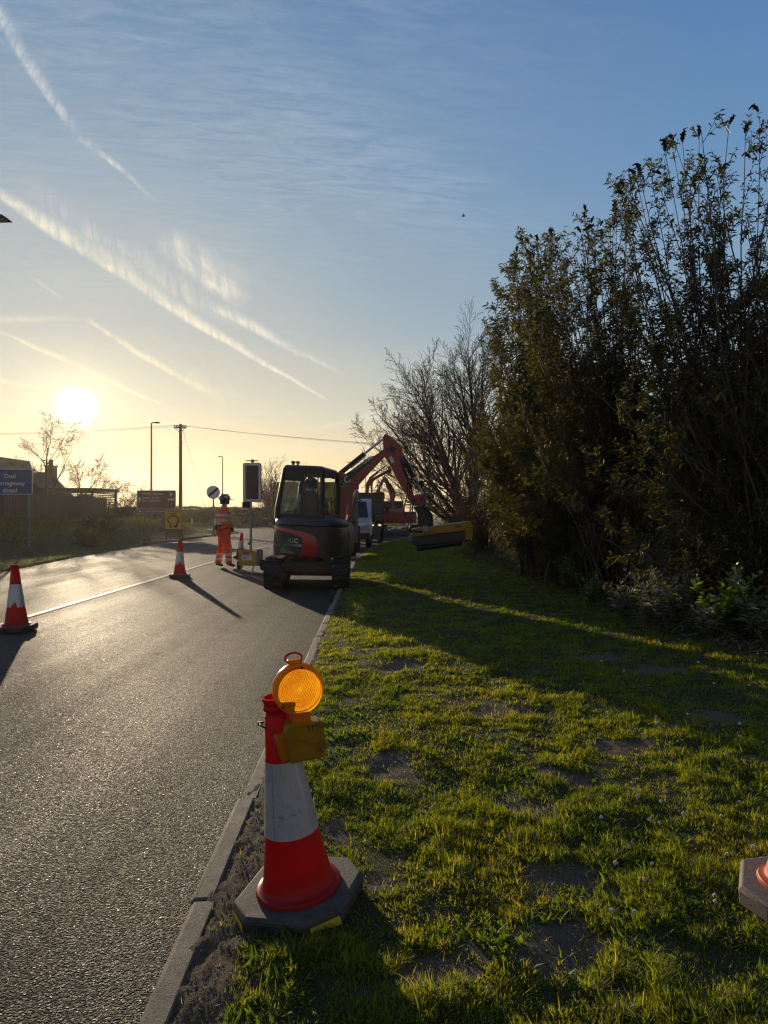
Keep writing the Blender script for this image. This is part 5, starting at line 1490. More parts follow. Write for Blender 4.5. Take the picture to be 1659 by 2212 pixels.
def yellow_sign():
    Y = 33.0; k = Y / F; gx = (374.5 - 829.5) * k
    zg = float(bank_z(gx, Y))
    t = thing('road_sign', 'yellow temporary sign with a looping black arrow standing at the kerb', 'road sign', (gx, Y, zg))
    X = lambda x: (276.5 + x * .0889 - 829.5) * k - gx
    Z = lambda y: CAM_H - (1041.5 + y * .0889 - 1106) * k - zg
    q = .0889 * k
    B = lambda m, a, b, c, d, y0, y1: m.prism([(X(a), Z(c)), (X(b), Z(c)), (X(b), Z(d)), (X(a), Z(d))], y0, y1)
    pn = B(MB(), 890, 1318, 650, 1156, 0, .03).build('frame', M['blackletter'], t, bevel=.01)
    pl = B(MB(), 901, 1306, 662, 1143, -.006, -.001).build('yellow_face', M['signyellow'], t)
    m = MB()
    put_text(m, 'Diverted', 66 * q, T3(X(1103), -.009, Z(727)), bold=.012, align='CENTER', extrude=.001, spacing=1.08)
    put_text(m, 'traffic', 66 * q, T3(X(1100), -.009, Z(785)), bold=.012, align='CENTER', extrude=.001, spacing=1.08)
    m.build('lettering', M['blackletter'], pl, smooth=False)
    m = MB()
    pts = [(1040, 1115), (1035, 1040), (1008, 990), (970, 935), (968, 890), (1000, 848), (1050, 824), (1100, 818), (1160, 828), (1210, 858), (1234, 905), (1225, 950), (1190, 1005), (1165, 1050)]
    P2 = [(X(a), Z(b)) for a, b in pts]; wd = 17 * q
    vs = []; 
    for i, p_ in enumerate(P2):
        a = Vector(P2[max(i - 1, 0)]); b = Vector(P2[min(i + 1, len(P2) - 1)]); d = (b - a).normalized(); nn = Vector((-d.y, d.x)) * wd
        vs += [(p_[0] + nn.x, -.0085, p_[1] + nn.y), (p_[0] - nn.x, -.0085, p_[1] - nn.y)]
    m.add(vs, [(2 * i, 2 * i + 2, 2 * i + 3, 2 * i + 1) for i in range(len(P2) - 1)])
    m.prism([(X(1105), Z(1035)), (X(1150), Z(1058)), (X(1215), Z(1035)), (X(1200), Z(1085)), (X(1158), Z(1112)), (X(1118), Z(1085))], -.0085, -.007)
    m.build('loop_arrow', M['blackletter'], pl, smooth=False)
    for x in (945, 1250):
        m = MB(); m.bar((X(x), .02, Z(1150)), (X(x), -.05, .0), .05, .03); m.bar((X(x), .03, Z(760)), (X(x), .55, .0), .04, .03); m.build('leg', M['blackletter'], t)
    m = MB(); m.box((X(1130), -.05, .06), (.5, .28, .12)); m.build('sandbag', M['cloth_grey'], t, bevel=.045, seg=3)
yellow_sign()
def speed_sign():
    Y = 42.0; k = Y / F; gx = (461 - 829.5) * k; zg = float(bank_z(gx, Y))
    t = thing('road_sign', 'round white speed limit sign with black diagonal bar beside the worker', 'road sign', (gx, Y, zg))
    c = CAM_H - (1063.5 - 1106) * k - zg; r = 14.3 * k
    Mx = T3(0, -.05, c) @ Matrix.Rotation(R(90), 4, 'X')
    m = MB(Mx); m.lathe([(.001, .01), (r, .01), (r, -.012), (.001, -.012)], 40); pn = m.build('disc', M['blackletter'], t)
    m = MB(Mx); m.lathe([(.001, .0135), (r * .96, .0135), (r * .96, .0105)], 40); m.build('white_face', M['white'], pn)
    w_ = r * .19
    pts = []
    for s in (1, -1):
        for q in np.linspace(-.19, .19, 5): a = R(42) + q + (0 if s > 0 else math.pi); pts.append((r * .95 * math.cos(a), c + r * .95 * math.sin(a)))
    m = MB(T3(0, -.0665, 0)); m.prism(pts, -.0015, .0015); m.build('diagonal_bar', M['blackletter'], pn, smooth=False)
    m = MB(); m.cyl((0, 0, -.3), (0, 0, c + r * .6), .045, n=12); m.build('post', M['greysteel'], t)
speed_sign()
def marker(label, u, v0, v1, w_, Y, group=None):
    k = Y / F; gx = (u - 829.5) * k; zg = float(bank_z(gx, Y))
    t = thing('marker_post', label, 'marker post', (gx, Y, zg)); zt = CAM_H - (v0 - 1106) * k - zg; z0 = CAM_H - (v1 - 1106) * k - zg
    m = MB(); m.box((0, 0, (z0 + zt) / 2), (w_, .03, zt - z0)); m.build('board', M['white'], t, bevel=.01)
    m = MB(); m.box((0, -.018, zt - (zt - z0) * .3), (w_ * .5, .006, (zt - z0) * .42)); m.build('reflector', M['orangeplastic'], t)
    m = MB(); m.cyl((0, .03, -.2), (0, .03, zt - .02), .03, n=8); m.build('stake', M['greysteel'], t)
marker('white marker board with orange reflector at the foot of the speed sign', 462, 1121, 1134, .22, 43)
marker('small orange and white post in front of the hedge', 414.5, 1120, 1131, .10, 47)
def square_sign():
    Y = 46.0; k = Y / F; gx = (347 - 829.5) * k; zg = float(bank_z(gx, Y))
    t = thing('small_sign', 'small square board with dark frame below the brown sign', 'sign', (gx, Y, zg)); Z = lambda v: CAM_H - (v - 1106) * k - zg
    h = 7.6 * k; zc = Z(1118.5)
    m = MB(); m.box((0, 0, zc), (2 * h, .03, 2 * h * .86)); b = m.build('board', M['offwhite'], t)
    m = MB()
    for s in (-1, 1): m.box((s * h * .97, -.02, zc), (.035, .02, 2 * h * .86)); m.box((0, -.0225, zc + s * h * .83), (2 * h, .02, .035))
    m.build('frame', M['black'], b)
    m = MB()
    for s in (-1, 0, 1): m.box((0, -.018, zc + s * .075), (.16 + .05 * s, .01, .022))
    m.box((-.03, -.0185, zc), (.025, .01, .2)); m.build('symbol', M['black'], b)
    m = MB(); m.cyl((0, .04, -.3), (0, .04, zc), .03, n=8); m.build('post', M['greysteel'], t)
square_sign()

# ------------------------------------------------------------------ lamp posts, poles, wires
def lamp_post(label, u, vtop, Y, arm=.9, side=1, zbase=None, r=.085, head=.55, rz=0):
    k = Y / F; gx = (u - 829.5) * k; zg = 0 if zbase is None else zbase
    t = thing('lamp_post', label, 'lamp post', (gx, Y, zg), R(rz), 'street lamps along the road'); zt = CAM_H - (vtop - 1106) * k - zg
    m = MB(); m.cyl((0, 0, -.3), (0, 0, 1.3), r * 1.35, n=14); m.cyl((0, 0, 1.3), (0, 0, zt), r, r * .62, n=14); m.build('post', M['pole'], t)
    m = MB(); m.tube([(0, 0, zt - .12), (side * arm * .1, 0, zt - .02), (side * arm * .35, 0, zt + .03), (side * arm, 0, zt + .04)], [r * .55, r * .5, r * .45, r * .4], 8); m.build('bracket_arm', M['pole'], t)
    m = MB()
    L = head; x0 = side * arm
    m.prism([(x0 - side * .05, zt + .0), (x0 - side * .05, zt + .085), (x0 + side * L * .75, zt + .095), (x0 + side * L, zt + .0), (x0 + side * L * .98, zt - .01)], -.11, .11)
    m.build('lamp_head', M['black'], t, bevel=.02)
    m = MB(); m.box((x0 + side * L * .5, 0, zt - .012), (L * .6, .16, .02)); m.build('lamp_glass', M['clearlens'], t)
    return t
lamp_post('tall lamp post rising behind the brown sign', 327, 914, 55, .25, 1, 0.1, .09, .45)
lamp_post('distant lamp post above the speed limit sign', 481, 987, 90, .15, -1, 0.0, .09, .4, 0)
lamp_post('thin dark lamp post standing in front of the bare tree', 927.5, 882, 50, .25, -1, 0.0, .085, .5)
lamp_post('farthest lamp with only its arm showing above the digger boom', 790, 999, 110, 2.2, -1, 0.0, .09, .8)
lamp_post('nearest street lamp, only the tip of its dark head in the top left', -117, 476, 16, .88, 1, 0.05, .09, .58)
def post_signs():
    k = 49.8 / F; c = px(927, 1072, 49.8)
    t = thing('road_sign', 'pair of grey sign backs, one round and one tilted, low on the thin lamp post', 'road sign', (c.x, c.y, c.z))
    Mx = Matrix.Rotation(R(90), 4, 'X')
    m = MB(T3(.02, .02, -.05) @ Mx); m.lathe([(.001, .01), (.30, .01), (.30, -.012), (.001, -.012)], 32); m.build('round_plate', M['greysteel'], t)
    m = MB(T3(-.30, -.06, .30) @ Matrix.Rotation(R(-42), 4, 'Y')); m.box((0, 0, 0), (.62, .05, .34)); m.build('tilted_plate', M['offwhite'], t, bevel=.01)
    m = MB(); m.box((0, .0, .05), (.16, .06, .05)); m.box((0, 0, -.2), (.16, .06, .05)); m.build('clip', M['steel'], t)
post_signs()
def thin_pole():
    c = px(966, 1055, 33); m = MB(off=(c.x, 33, 0)); m.cyl((c.x, 33, -.2), (c.x, 33, c.z), .035, n=10); m.cyl((c.x, 33, c.z), (c.x, 33, c.z + .05), .045, n=10)
    o = m.build('marker_pole', M['steel']); o.location = (c.x, 33, 0); tag(o, 'thin pale metal pole in the scrub right of the digger arm', 'pole')
thin_pole()
def wood_pole():
    Y = 60.0; k = Y / F; gx = (390 - 829.5) * k; zt = CAM_H - (916 - 1106) * k
    t = thing('utility_pole', 'tall timber pole with a crossarm of insulators carrying the wires', 'utility pole', (gx, Y, 0.0))
    m = MB(); m.cyl((0, 0, -.3), (0, 0, zt), .17, .12, n=14); m.build('pole', M['woodpole'], t)
    m = MB(); m.box((0, -.14, zt - .32), (1.05, .1, .12)); m.bar((-.4, -.12, zt - .36), (0, -.1, zt - .8), .04, .04); m.bar((.4, -.12, zt - .36), (0, -.1, zt - .8), .04, .04); ca = m.build('crossarm', M['woodpole'], t)
    for x in (-.48, -.32, -.17, .17, .32, .48):
        m = MB(); m.lathe([(.02, -.05), (.05, -.02), (.045, .02), (.06, .05), (.05, .10), (.02, .14)], 10, (x, -.14, zt - .22)); m.build('insulator', M['greysteel'], ca)
    m = MB(); m.tube([(.13, -.1, zt - 1.2), (.15, -.1, zt - 2.4), (.14, -.1, 2.0)], .02, 6); m.box((.13, -.16, zt - 1.6), (.1, .1, .25)); m.build('down_lead', M['black'], t)
    m = MB(); 
    m.tube([(.2, 0, zt - .5), (2.2, .3, 1.2)], .012, 5); m.build('stay_wire', M['pole'], t)
    for i, (dz, x) in enumerate(((0.0, -.48), (-.02, .0), (-.10, .48))):
        pts = []
        A = Vector((gx + x, Y - .14, zt - .10 + dz)); Bq = px(-40, 936 + i * 1.5, 66 + i * .5)
        for s in np.linspace(0, 1, 13): p_ = Bq.lerp(A, s); p_.z -= .35 * 4 * s * (1 - s) * .5; pts.append(p_)
        Cq = px(1010, 968 + i * 2.2, 57 + i * .5)
        for s in np.linspace(0, 1, 15)[1:]: p_ = A.lerp(Cq, s); p_.z -= .45 * 4 * s * (1 - s) * .5; pts.append(p_)
        m = MB(off=A); m.tube(pts, .011, 4); o = m.build('overhead_wire', M['pole']); o.location = A
        tag(o, ('left hand wire of the overhead line on the timber pole', 'middle wire of the overhead line on the timber pole', 'right hand wire of the overhead line on the timber pole')[i], 'wire', 'wires on the timber pole')
wood_pole()
def bird():
    c = px(1001, 467, 55); t = thing('bird', 'tiny dark bird flying high in the open sky', 'bird', c)
    m = MB(); m.tube([(-.16, 0, 0), (-.08, 0, .01), (.04, 0, .015), (.13, 0, .02), (.17, 0, .02)], [.01, .045, .055, .03, .008], 8); m.add([(-.05, 0, .03), (.06, 0, .03), (.0, .28, .10), (-.06, .25, .09)], [(0, 1, 2, 3)]); m.add([(-.05, 0, .03), (.06, 0, .03), (.0, -.28, .08), (-.06, -.25, .07)], [(3, 2, 1, 0)])
    m.build('body', M['black'], t)
bird()

# ------------------------------------------------------------------ fence, pergola, house
def fence():
    x0 = -17.0; ys_ = np.arange(20.0, 43.6, 2.6)
    t = thing('timber_fence', 'weathered close board timber fence along the top of the left bank', 'fence', (x0, 20.0, 0.0))
    rr = random.Random(6)
    mt = paint('fence_timber', (.085, .060, .044), .9, dirt=.5, scale=5, bump=.004, dirtcol=(.13, .105, .085))
    for b in range(len(ys_) - 1):
        ya, yb = ys_[b], ys_[b + 1]; m = MB()
        n = 22
        for i in range(n):
            y = ya + (yb - ya) * (i + .5) / n; zg = float(bank_z(x0, y)) - .02; h = 2.36 - zg + rr.uniform(-.02, .02) - .004 * (y - 20)
            m.box((rr.uniform(-.006, .006) + (.012 if i % 2 else -.006), y - 20.0, zg + h / 2), (.02, .128, h))
        for z in (.9, 1.9): m.box((-.045, (ya + yb) / 2 - 20, z), (.05, yb - ya, .08))
        m.build('board_panel', mt, t, smooth=False)
    for y in ys_:
        m = MB(); m.box((-.075, y - 20, 1.05), (.1, .1, 2.5)); m.build('post', mt, t, bevel=.008)
    m = MB(); m.bar((.05, 23.4, .8), (.05, 23.75, 2.05), .08, .1); m.bar((.05, 23.4, .8), (.05, 24.1, .75), .08, .1); m.build('end_brace', mt, t)
fence()
def pergola():
    Y = 48.0; k = Y / F; gx = (160 - 829.5) * k
    t = thing('garden_shelter', 'slatted timber shelter with a flat roof behind the fence', 'shelter', (gx, Y, .3)); zg = .3
    X = lambda u: (u - 829.5) * k - gx
    Z = lambda v: CAM_H - (v - 1106) * k - zg
    mt = paint('shelter_timber', (.10, .055, .042), .85, dirt=.3, scale=5, bump=.003)
    m = MB(); m.slab([(X(86), -.25), (X(202), -.25), (X(221), 3.0), (X(86) + .4, 3.0)], Z(1062), Z(1054)); m.build('roof', mt, t, bevel=.02)
    for (x, y) in ((X(92), 0), (X(138), 0), (X(176), 0), (X(199), 0), (X(216), 2.8), (X(96), 2.8)):
        m = MB(); m.box((x, y, Z(1062) / 2 - .1), (.14, .14, Z(1062) + .2)); m.build('post', mt, t)
    m = MB()
    for i in range(13):
        z = Z(1065) - i * .125
        x0_ = X(92) if i > 3 else X(112)
        m.box(((x0_ + X(199)) / 2, -.08, z), (X(199) - x0_, .03, .075))
        m.bar((X(199), -.06, z), (X(216), 2.8, z), .03, .075)
    m.build('slats', mt, t, smooth=False)
    m = MB(); m.box((X(184), -.06, Z(1075)), (X(199) - X(170), .03, .5)); m.build('side_board', mt, t)
pergola()
def house():
    Y = 60.0; k = Y / F; gx = (40 - 829.5) * k
    t = thing('house', 'house behind the blue sign with brick chimney and aerial', 'house', (gx, Y, 0))
    X = lambda u: (u - 829.5) * k - gx
    Z = lambda v: CAM_H - (v - 1106) * k
    m = MB(); m.box((X(10), 4, 1.4), (X(72) - X(-52), 7.0, 2.8)); m.build('wall', M['brick'], t)
    zr = Z(1014); xl_, xr_ = X(-58), X(76)
    m = MB(); m.add([(xl_, .2, 2.8), (xr_, .2, 2.8), (xr_, 7.8, 2.8), (xl_, 7.8, 2.8), (xl_ + 1.2, 4, zr), (xr_ - .6, 4, zr)], [(0, 1, 5, 4), (1, 2, 5), (2, 3, 4, 5), (3, 0, 4), (3, 2, 1, 0)])
    m.add([(X(-40), -.4, 2.7), (X(16), -.4, 2.7), (X(-12), -.4, Z(985)), (X(-40), 6, 2.7), (X(16), 6, 2.7), (X(-12), 6, Z(985))], [(0, 1, 2), (0, 2, 5, 3), (1, 4, 5, 2), (3, 5, 4), (0, 3, 4, 1)])
    rf = m.build('roof', M['rooftile'], t, smooth=False)
    m = MB(); m.box((X(60), 4.2, (zr + Z(1002)) / 2 - .3), (X(70) - X(50), .8, Z(1002) - zr + .6)); m.box((X(60), 4.2, Z(1000.5)), (X(71) - X(48.5), .95, 3.4 * k)); m.cyl((X(59.5), 4.2, Z(999)), (X(59.5), 4.2, Z(986.5)), 5.2 * k, 4.7 * k, n=16); m.cyl((X(59.5), 4.2, Z(986.8)), (X(59.5), 4.2, Z(985)), 5.6 * k, n=16)
    ch = m.build('chimney', M['brick'], rf, bevel=.02)
    m = MB(); m.cyl((X(49.5), 4.2, Z(1003)), (X(49.5), 4.2, Z(984)), .025, n=6); m.cyl((X(40), 4.2, Z(988)), (X(50.5), 4.2, Z(985.5)), .018, n=6)
    for i in range(6): q_ = i / 5; m.cyl((X(41 + 8 * q_), 3.9, Z(987.8 - 2 * q_)), (X(41 + 8 * q_), 4.5, Z(987.8 - 2 * q_)), .014, n=5)
    m.build('aerial', M['pole'], ch)
    for u in (-30, 10, 50):
        m = MB(); m.box((X(u), .47, 1.6), (1.1, .05, 1.1)); fr = m.build('window', M['white'], t)
        m = MB(); m.box((X(u), .44, 1.6), (.95, .02, .95)); m.build('pane', M['darkglass'], fr)
    m = MB(); m.box((X(30), .47, 1.0), (.9, .05, 2.0)); d = m.build('door', M['darkboard'], t)
    # lean-to with a boarded slope between house and shelter
    t2 = thing('shed', 'low shed with a boarded lean to roof right of the blue sign', 'shed', (px(78, 1100, 50).x, 50, .3))
    kk = 50 / F; X2 = lambda u: (u - 829.5) * kk - t2.location.x; Z2 = lambda v: CAM_H - (v - 1106) * kk - .3
    m = MB(); m.prism([(X2(56), 0), (X2(100), 0), (X2(100), Z2(1060)), (X2(84), Z2(1050)), (X2(56), Z2(1040))], 0, 3); m.build('wall', M['barkpale'], t2)
    m = MB()
    for i in range(5):
        q0, q1 = i / 5, (i + .86) / 5
        m.add([(X2(54) + (X2(102) - X2(54)) * q0, -.2, Z2(1037) + (Z2(1060) - Z2(1037)) * q0 + .02), (X2(54) + (X2(102) - X2(54)) * q1, -.2, Z2(1037) + (Z2(1060) - Z2(1037)) * q1 + .05),
               (X2(54) + (X2(102) - X2(54)) * q1, 3.2, Z2(1037) + (Z2(1060) - Z2(1037)) * q1 + .05), (X2(54) + (X2(102) - X2(54)) * q0, 3.2, Z2(1037) + (Z2(1060) - Z2(1037)) * q0 + .02)], [(0, 1, 2, 3)])
    m.build('roof', M['rooftile'], t2, smooth=False)
house()
# ------------------------------------------------------------------ the mini digger
DX0, DY0 = -1.45, 13.85
def digger():
    zg = float(road_z(DX0))
    t = thing('mini_digger', 'red and black mini digger on rubber tracks with a flail head on its arm', 'digger', (DX0, DY0, zg))
    def LX(u, Y): return (u - 829.5) / F * Y - DX0
    def LZ(v, Y): return CAM_H - (v - 1106) / F * Y - zg
    # ---- tracks
    U0 = Matrix.Rotation(R(1.1), 4, 'Y') @ Matrix.Rotation(R(2), 4, 'Z')
    def stadium(L, H, n=10):
        r = H / 2; o = []
        for i in range(n + 1): q = -math.pi / 2 + math.pi * i / n; o.append((L / 2 - r + r * math.cos(q), r + r * math.sin(q)))
        for i in range(n + 1): q = math.pi / 2 + math.pi * i / n; o.append((-L / 2 + r + r * math.cos(q), r + r * math.sin(q)))
        return o
    for sx in (-1, 1):
        xc = sx * .62; Wd = .31
        P = U0 @ Matrix.Translation((xc, 0, .0)) @ Matrix.Rotation(R(90), 4, 'Z')   # local x runs along the machine
        out_ = stadium(2.02, .50); inn = [(p[0] * (1.90 / 2.02), .06 + (p[1]) * .76) for p in out_]
        m = MB(P); n = len(out_)
        vs = []
        for y in (-Wd / 2, Wd / 2):
            vs += [(p[0], y, p[1] + .022) for p in out_] + [(p[0], y, p[1] + .01) for p in inn]
        fs = []
        for i in range(n):
            j = (i + 1) % n
            fs += [(i, j, 2 * n + j, 2 * n + i), (n + j, n + i, 3 * n + i, 3 * n + j), (j, i, n + i, n + j), (2 * n + i, 2 * n + j, 3 * n + j, 3 * n + i)]
        m.add(vs, fs)
        # lugs round the belt, in chevrons
        per = []; 
        dense = []
        for i in range(n):
            a = Vector(out_[i]); b = Vector(out_[(i + 1) % n]); k = max(1, int((b - a).length / .01))
            for q in range(k): dense.append(a.lerp(b, q / k))
        tot = sum((dense[(i + 1) % len(dense)] - dense[i]).length for i in range(len(dense)))
        step = tot / 40; acc = 0; nxt = 0; cnt = 0
        for i in range(len(dense)):
            d = dense[(i + 1) % len(dense)] - dense[i]
            if acc >= nxt - 1e-6:
                tg_ = d.normalized(); nr = Vector((tg_.y, -tg_.x)); c = dense[i] + nr * .0
                for half in (-1, 1):
                    y0 = half * .005 if cnt % 2 else half * .03; y1 = half * Wd / 2 * .99
                    w_ = .030
                    A = c - tg_ * w_; Bq = c + tg_ * w_; o = nr * .030
                    sk = tg_ * .028
                    v8 = [(A.x, y0, A.y + .022), (Bq.x, y0, Bq.y + .022), (Bq.x + sk.x, y1, Bq.y + sk.y + .022), (A.x + sk.x, y1, A.y + sk.y + .022)]
                    top = [(p[0] + o.x * .95, p[1] * .99, p[2] + o.y * .95) for p in v8]
                    cx = sum(p[0] for p in top) / 4; cz = sum(p[2] for p in top) / 4
                    top = [(cx + (p[0] - cx) * .75, p[1], cz + (p[2] - cz) * .75) for p in top]
                    m.add(v8 + top, [(0, 1, 5, 4), (1, 2, 6, 5), (2, 3, 7, 6), (3, 0, 4, 7), (4, 5, 6, 7)])
                nxt += step; cnt += 1
            acc += d.length
        tr = m.build('track', M['rubber'], t, smooth=False)
        m = MB(P); m.prism([(-.62, .16), (.62, .16), (.66, .28), (.55, .36), (-.55, .36), (-.66, .28)], -Wd * .32, Wd * .32); m.build('track_frame', M['dark'], tr, bevel=.01)
        for yy, nm in ((-.76, 'sprocket'), (.77, 'idler')):
            m = MB(P); m.cyl((yy, -Wd * .38, .27), (yy, Wd * .38, .27), .195, n=24); m.cyl((yy, -Wd * .46, .27), (yy, Wd * .46, .27), .09, n=16); m.build(nm, M['dark'], tr, bevel=.01)
        for yy in (-.36, 0, .36):
            m = MB(P); m.cyl((yy, -Wd * .4, .12), (yy, Wd * .4, .12), .07, n=14); m.build('roller', M['dark'], tr)
    m = MB(U0); m.box((0, 0, .36), (.98, .74, .22)); m.box((0, .55, .36), (.7, .5, .12)); m.cyl((0, 0, .46), (0, 0, .60), .40, n=28); m.build('undercarriage', M['dark'], t, bevel=.015)
    m = MB(U0); m.prism([(-.77, .05), (.77, .05), (.77, .36), (-.77, .36)], 1.22, 1.26); m.bar((-.4, .4, .28), (-.4, 1.22, .18), .08, .1); m.bar((.4, .4, .28), (.4, 1.22, .18), .08, .1); m.build('dozer_blade', M['red'], t, bevel=.008)
    # ---- house
    U = Matrix.Rotation(R(-7.5), 4, 'Z') @ Matrix.Rotation(R(3.0), 4, 'Y')
    U = Matrix.Translation((.09, 0, .01)) @ U
    HW = .70
    US = U @ Matrix.Translation((-.06, 0, 0))
    def yr(x, s=1.0, d=.97):
        a = min(1.0, abs(x) / (HW * s)); return -d * s * (1 - a ** 3.0) ** (1 / 3.0)
    def shell(levels, name, mat, cap=True, front=-.05, bev=0.0):
        xs = [math.sin(q) for q in np.linspace(-math.pi / 2, math.pi / 2, 33)]
        m = MB(US); n = len(xs) + 2; vs = []
        for z, s in levels:
            row = [(HW * s * x, min(front, yr(HW * s * x, s)), z) for x in xs]
            vs += [(-HW * s, front, z)] + row + [(HW * s, front, z)]
        fs = []
        for j in range(len(levels) - 1):
            for i in range(n - 1): fs.append((j * n + i, j * n + i + 1, (j + 1) * n + i + 1, (j + 1) * n + i))
            fs.append((j * n + n - 1, j * n, (j + 1) * n, (j + 1) * n + n - 1))
        fs.append(tuple(range(n - 1, -1, -1))); fs.append(tuple(range((len(levels) - 1) * n, len(levels) * n)))
        m.add(vs, fs)
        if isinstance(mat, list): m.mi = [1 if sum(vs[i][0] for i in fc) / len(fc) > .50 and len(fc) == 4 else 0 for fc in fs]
        return m.build(name, mat, t, ang=40)
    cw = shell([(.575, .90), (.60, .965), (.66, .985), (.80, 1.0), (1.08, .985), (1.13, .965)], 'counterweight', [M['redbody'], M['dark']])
    hood = shell([(1.133, .955), (1.16, .975), (1.22, .965), (1.27, .93), (1.30, .86)], 'engine_hood', M['dark'])
    Yd = 12.95
    def wrap(u, v, off):
        x = LX(u, Yd) + .075; z = LZ(v, Yd)
        zz = z
        return Vector((x, yr(x, 1.0) - off, zz))
    C3 = lambda x, y: (553 + x * .1222, 1142.9 + y * .1222)
    def patch(poly, off, name, mat, parent):
        """flat outline laid on the round tail"""
        bm = bmesh.new(); vs = [bm.verts.new((p[0], 0, p[1])) for p in [C3(*q) for q in poly]]; bm.faces.new(vs)
        for c in np.arange(556, 720, 2.2):
            bmesh.ops.bisect_plane(bm, geom=bm.verts[:] + bm.edges[:] + bm.faces[:], plane_co=(c, 0, 0), plane_no=(1, 0, 0))
        m = MB(US); m.add([wrap(v.co.x, v.co.z, off) for v in bm.verts], [])
        bm.verts.index_update(); m.f = [[v.index for v in f.verts] for f in bm.faces]; m.mi = [0] * len(m.f); bm.free()
        return m.build(name, mat, parent, ang=60)
    pn = patch([(300, 40), (560, 88), (770, 150), (806, 185), (800, 425), (765, 458), (390, 455), (418, 290), (380, 258), (268, 168), (258, 80)], .004, 'black_panel', M['decalblack'], cw)
    patch([(398, 448), (420, 345), (500, 372), (590, 408), (690, 448)], .007, 'green_stripe', M['green'], cw)
    patch([(470, 350), (560, 352), (640, 392), (700, 400), (690, 415), (610, 408), (520, 378)], .0085, 'dark_arrow', M['decalblack'], cw)
    patch([(222, 120), (258, 110), (270, 170), (385, 262), (418, 292), (372, 520), (240, 510), (215, 330)], .012, 'corner_guard', M['black'], cw)
    patch([(205, 300), (400, 322), (398, 334), (205, 322)], .017, 'guard_edge', M['greysteel'], cw)
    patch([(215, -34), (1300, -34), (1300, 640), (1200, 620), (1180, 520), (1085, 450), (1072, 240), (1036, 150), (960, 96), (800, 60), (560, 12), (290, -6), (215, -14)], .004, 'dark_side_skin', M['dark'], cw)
    def wtext(body, x, y, size_px, mat, name, off=.0085, sp=1.0, bold=.02):
        me = text_mesh(body, size_px, spacing=sp, bold=bold)
        m = MB(US); vs = []
        for v in me.vertices:
            u, vv = C3(x + v.co.x, y - v.co.y); vs.append(wrap(u, vv, off))
        m.add(vs, [tuple(p.vertices) for p in me.polygons]); bpy.data.meshes.remove(me)
        return m.build(name, mat, cw, smooth=False)
    wtext('G', 566, 258, 106, M['decalsage'], 'lettering', bold=.03); wtext('C', 652, 258, 106, M['decalwhite'], 'lettering', bold=.03)
    patch([(530, 255), (560, 190), (572, 190), (545, 255)], .0085, 'bracket_emblem', M['decalsage'], cw)
    wtext('GROUND', 448, 320, 50, M['decalsage'], 'lettering', sp=1.0); wtext('CORE', 664, 320, 50, M['decalwhite'], 'lettering', sp=1.0)
    # right flank, tank cover and step
    m = MB(U); m.prism([(.16, .60), (.645, .60), (.645, 1.02), (.60, 1.20), (.30, 1.27), (.16, 1.27)], -.06, .62); m.build('tank_cover', M['dark'], t, bevel=.04, seg=3)
    m = MB(U); m.box((-.05, .25, .63), (1.28, 1.0, .10)); m.box((-.2, .3, .98), (.82, .85, .6)); m.build('floor_frame', M['dark'], t, bevel=.015)
    m = MB(U); m.box((.52, -.52, .60), (.20, .05, .018)); m.build('tie_down', M['steel'], t)
    for x, z in ((-.695, 1.10), (.60, 1.0)):
        m = MB(U); m.ball((x, yr(x * .96) if x < 0 else -.60, z), (.03, .03, .03), 10, 8); m.build('rear_light', M['amberlens'], t)
    # ---- cab: posts, roof, glass
    bx = [(-.615, -.72), (.235, -.72), (.235, .80), (-.615, .80)]          # at the sill
    tx = [(-.525, -.66), (.195, -.66), (.195, .68), (-.525, .68)]          # under the roof
    z0, z1 = 1.30, 2.20
    cab = MB(U)
    for (a, b) in zip(bx, tx):
        cab.tube([(a[0], a[1], z0 - .5 if a[1] > 0 else z0 - .06), (a[0] * .98 + .02 * b[0], a[1], z0 + .15), (b[0] * .5 + a[0] * .5, (a[1] + b[1]) / 2, (z0 + z1) / 2 + .05), (b[0], b[1], z1 - .03)], [.05, .05, .045, .045], 8)
    for i in range(4):
        a, b = bx[i], bx[(i + 1) % 4]; cab.bar((a[0], a[1], z0), (b[0], b[1], z0), .07, .10)
        a, b = tx[i], tx[(i + 1) % 4]; cab.bar((a[0], a[1], z1 - .05), (b[0], b[1], z1 - .05), .07, .11)
    cab.bar((-.165, -.705, z0), (-.155, -.675, z1), .055, .03)
    cab.bar((-.105, -.725, z0 + .03), (-.10, -.69, z1 - .06), .013, .013)
    cab.bar((.135, -.705, z0), (.115, -.67, z1), .02, .02)
    cab.box((-.335, -.672, z1 - .155), (.37, .03, .16))
    cf = cab.build('cab_frame', M['black'], t, ang=45)
    m = MB(U); m.slab([(-.565, -.70), (.225, -.70), (.23, .74), (-.57, .74)], z1 - .01, z1 + .065, .09); rf = m.build('cab_roof', M['dark'], t, bevel=.035, seg=3)
    gm = MB(U)
    def pane(p, name='cab_window'):
        g = MB(U); g.add(p, [(0, 1, 2, 3)]); return g.build(name, M['glass'], cf, smooth=False)
    pane([(bx[0][0], -.70, z0), (bx[1][0], -.70, z0), (tx[1][0], -.645, z1 - .08), (tx[0][0], -.645, z1 - .08)])
    pane([(bx[1][0], -.70, z0), (bx[2][0], .78, z0), (tx[2][0], .67, z1 - .08), (tx[1][0], -.645, z1 - .08)])
    pane([(bx[3][0], .78, z0), (bx[0][0], -.70, z0), (tx[0][0], -.645, z1 - .08), (tx[3][0], .67, z1 - .08)])
    pane([(bx[2][0], .78, z0 - .35), (bx[3][0], .78, z0 - .35), (tx[3][0], .67, z1 - .08), (tx[2][0], .67, z1 - .08)], 'windscreen')
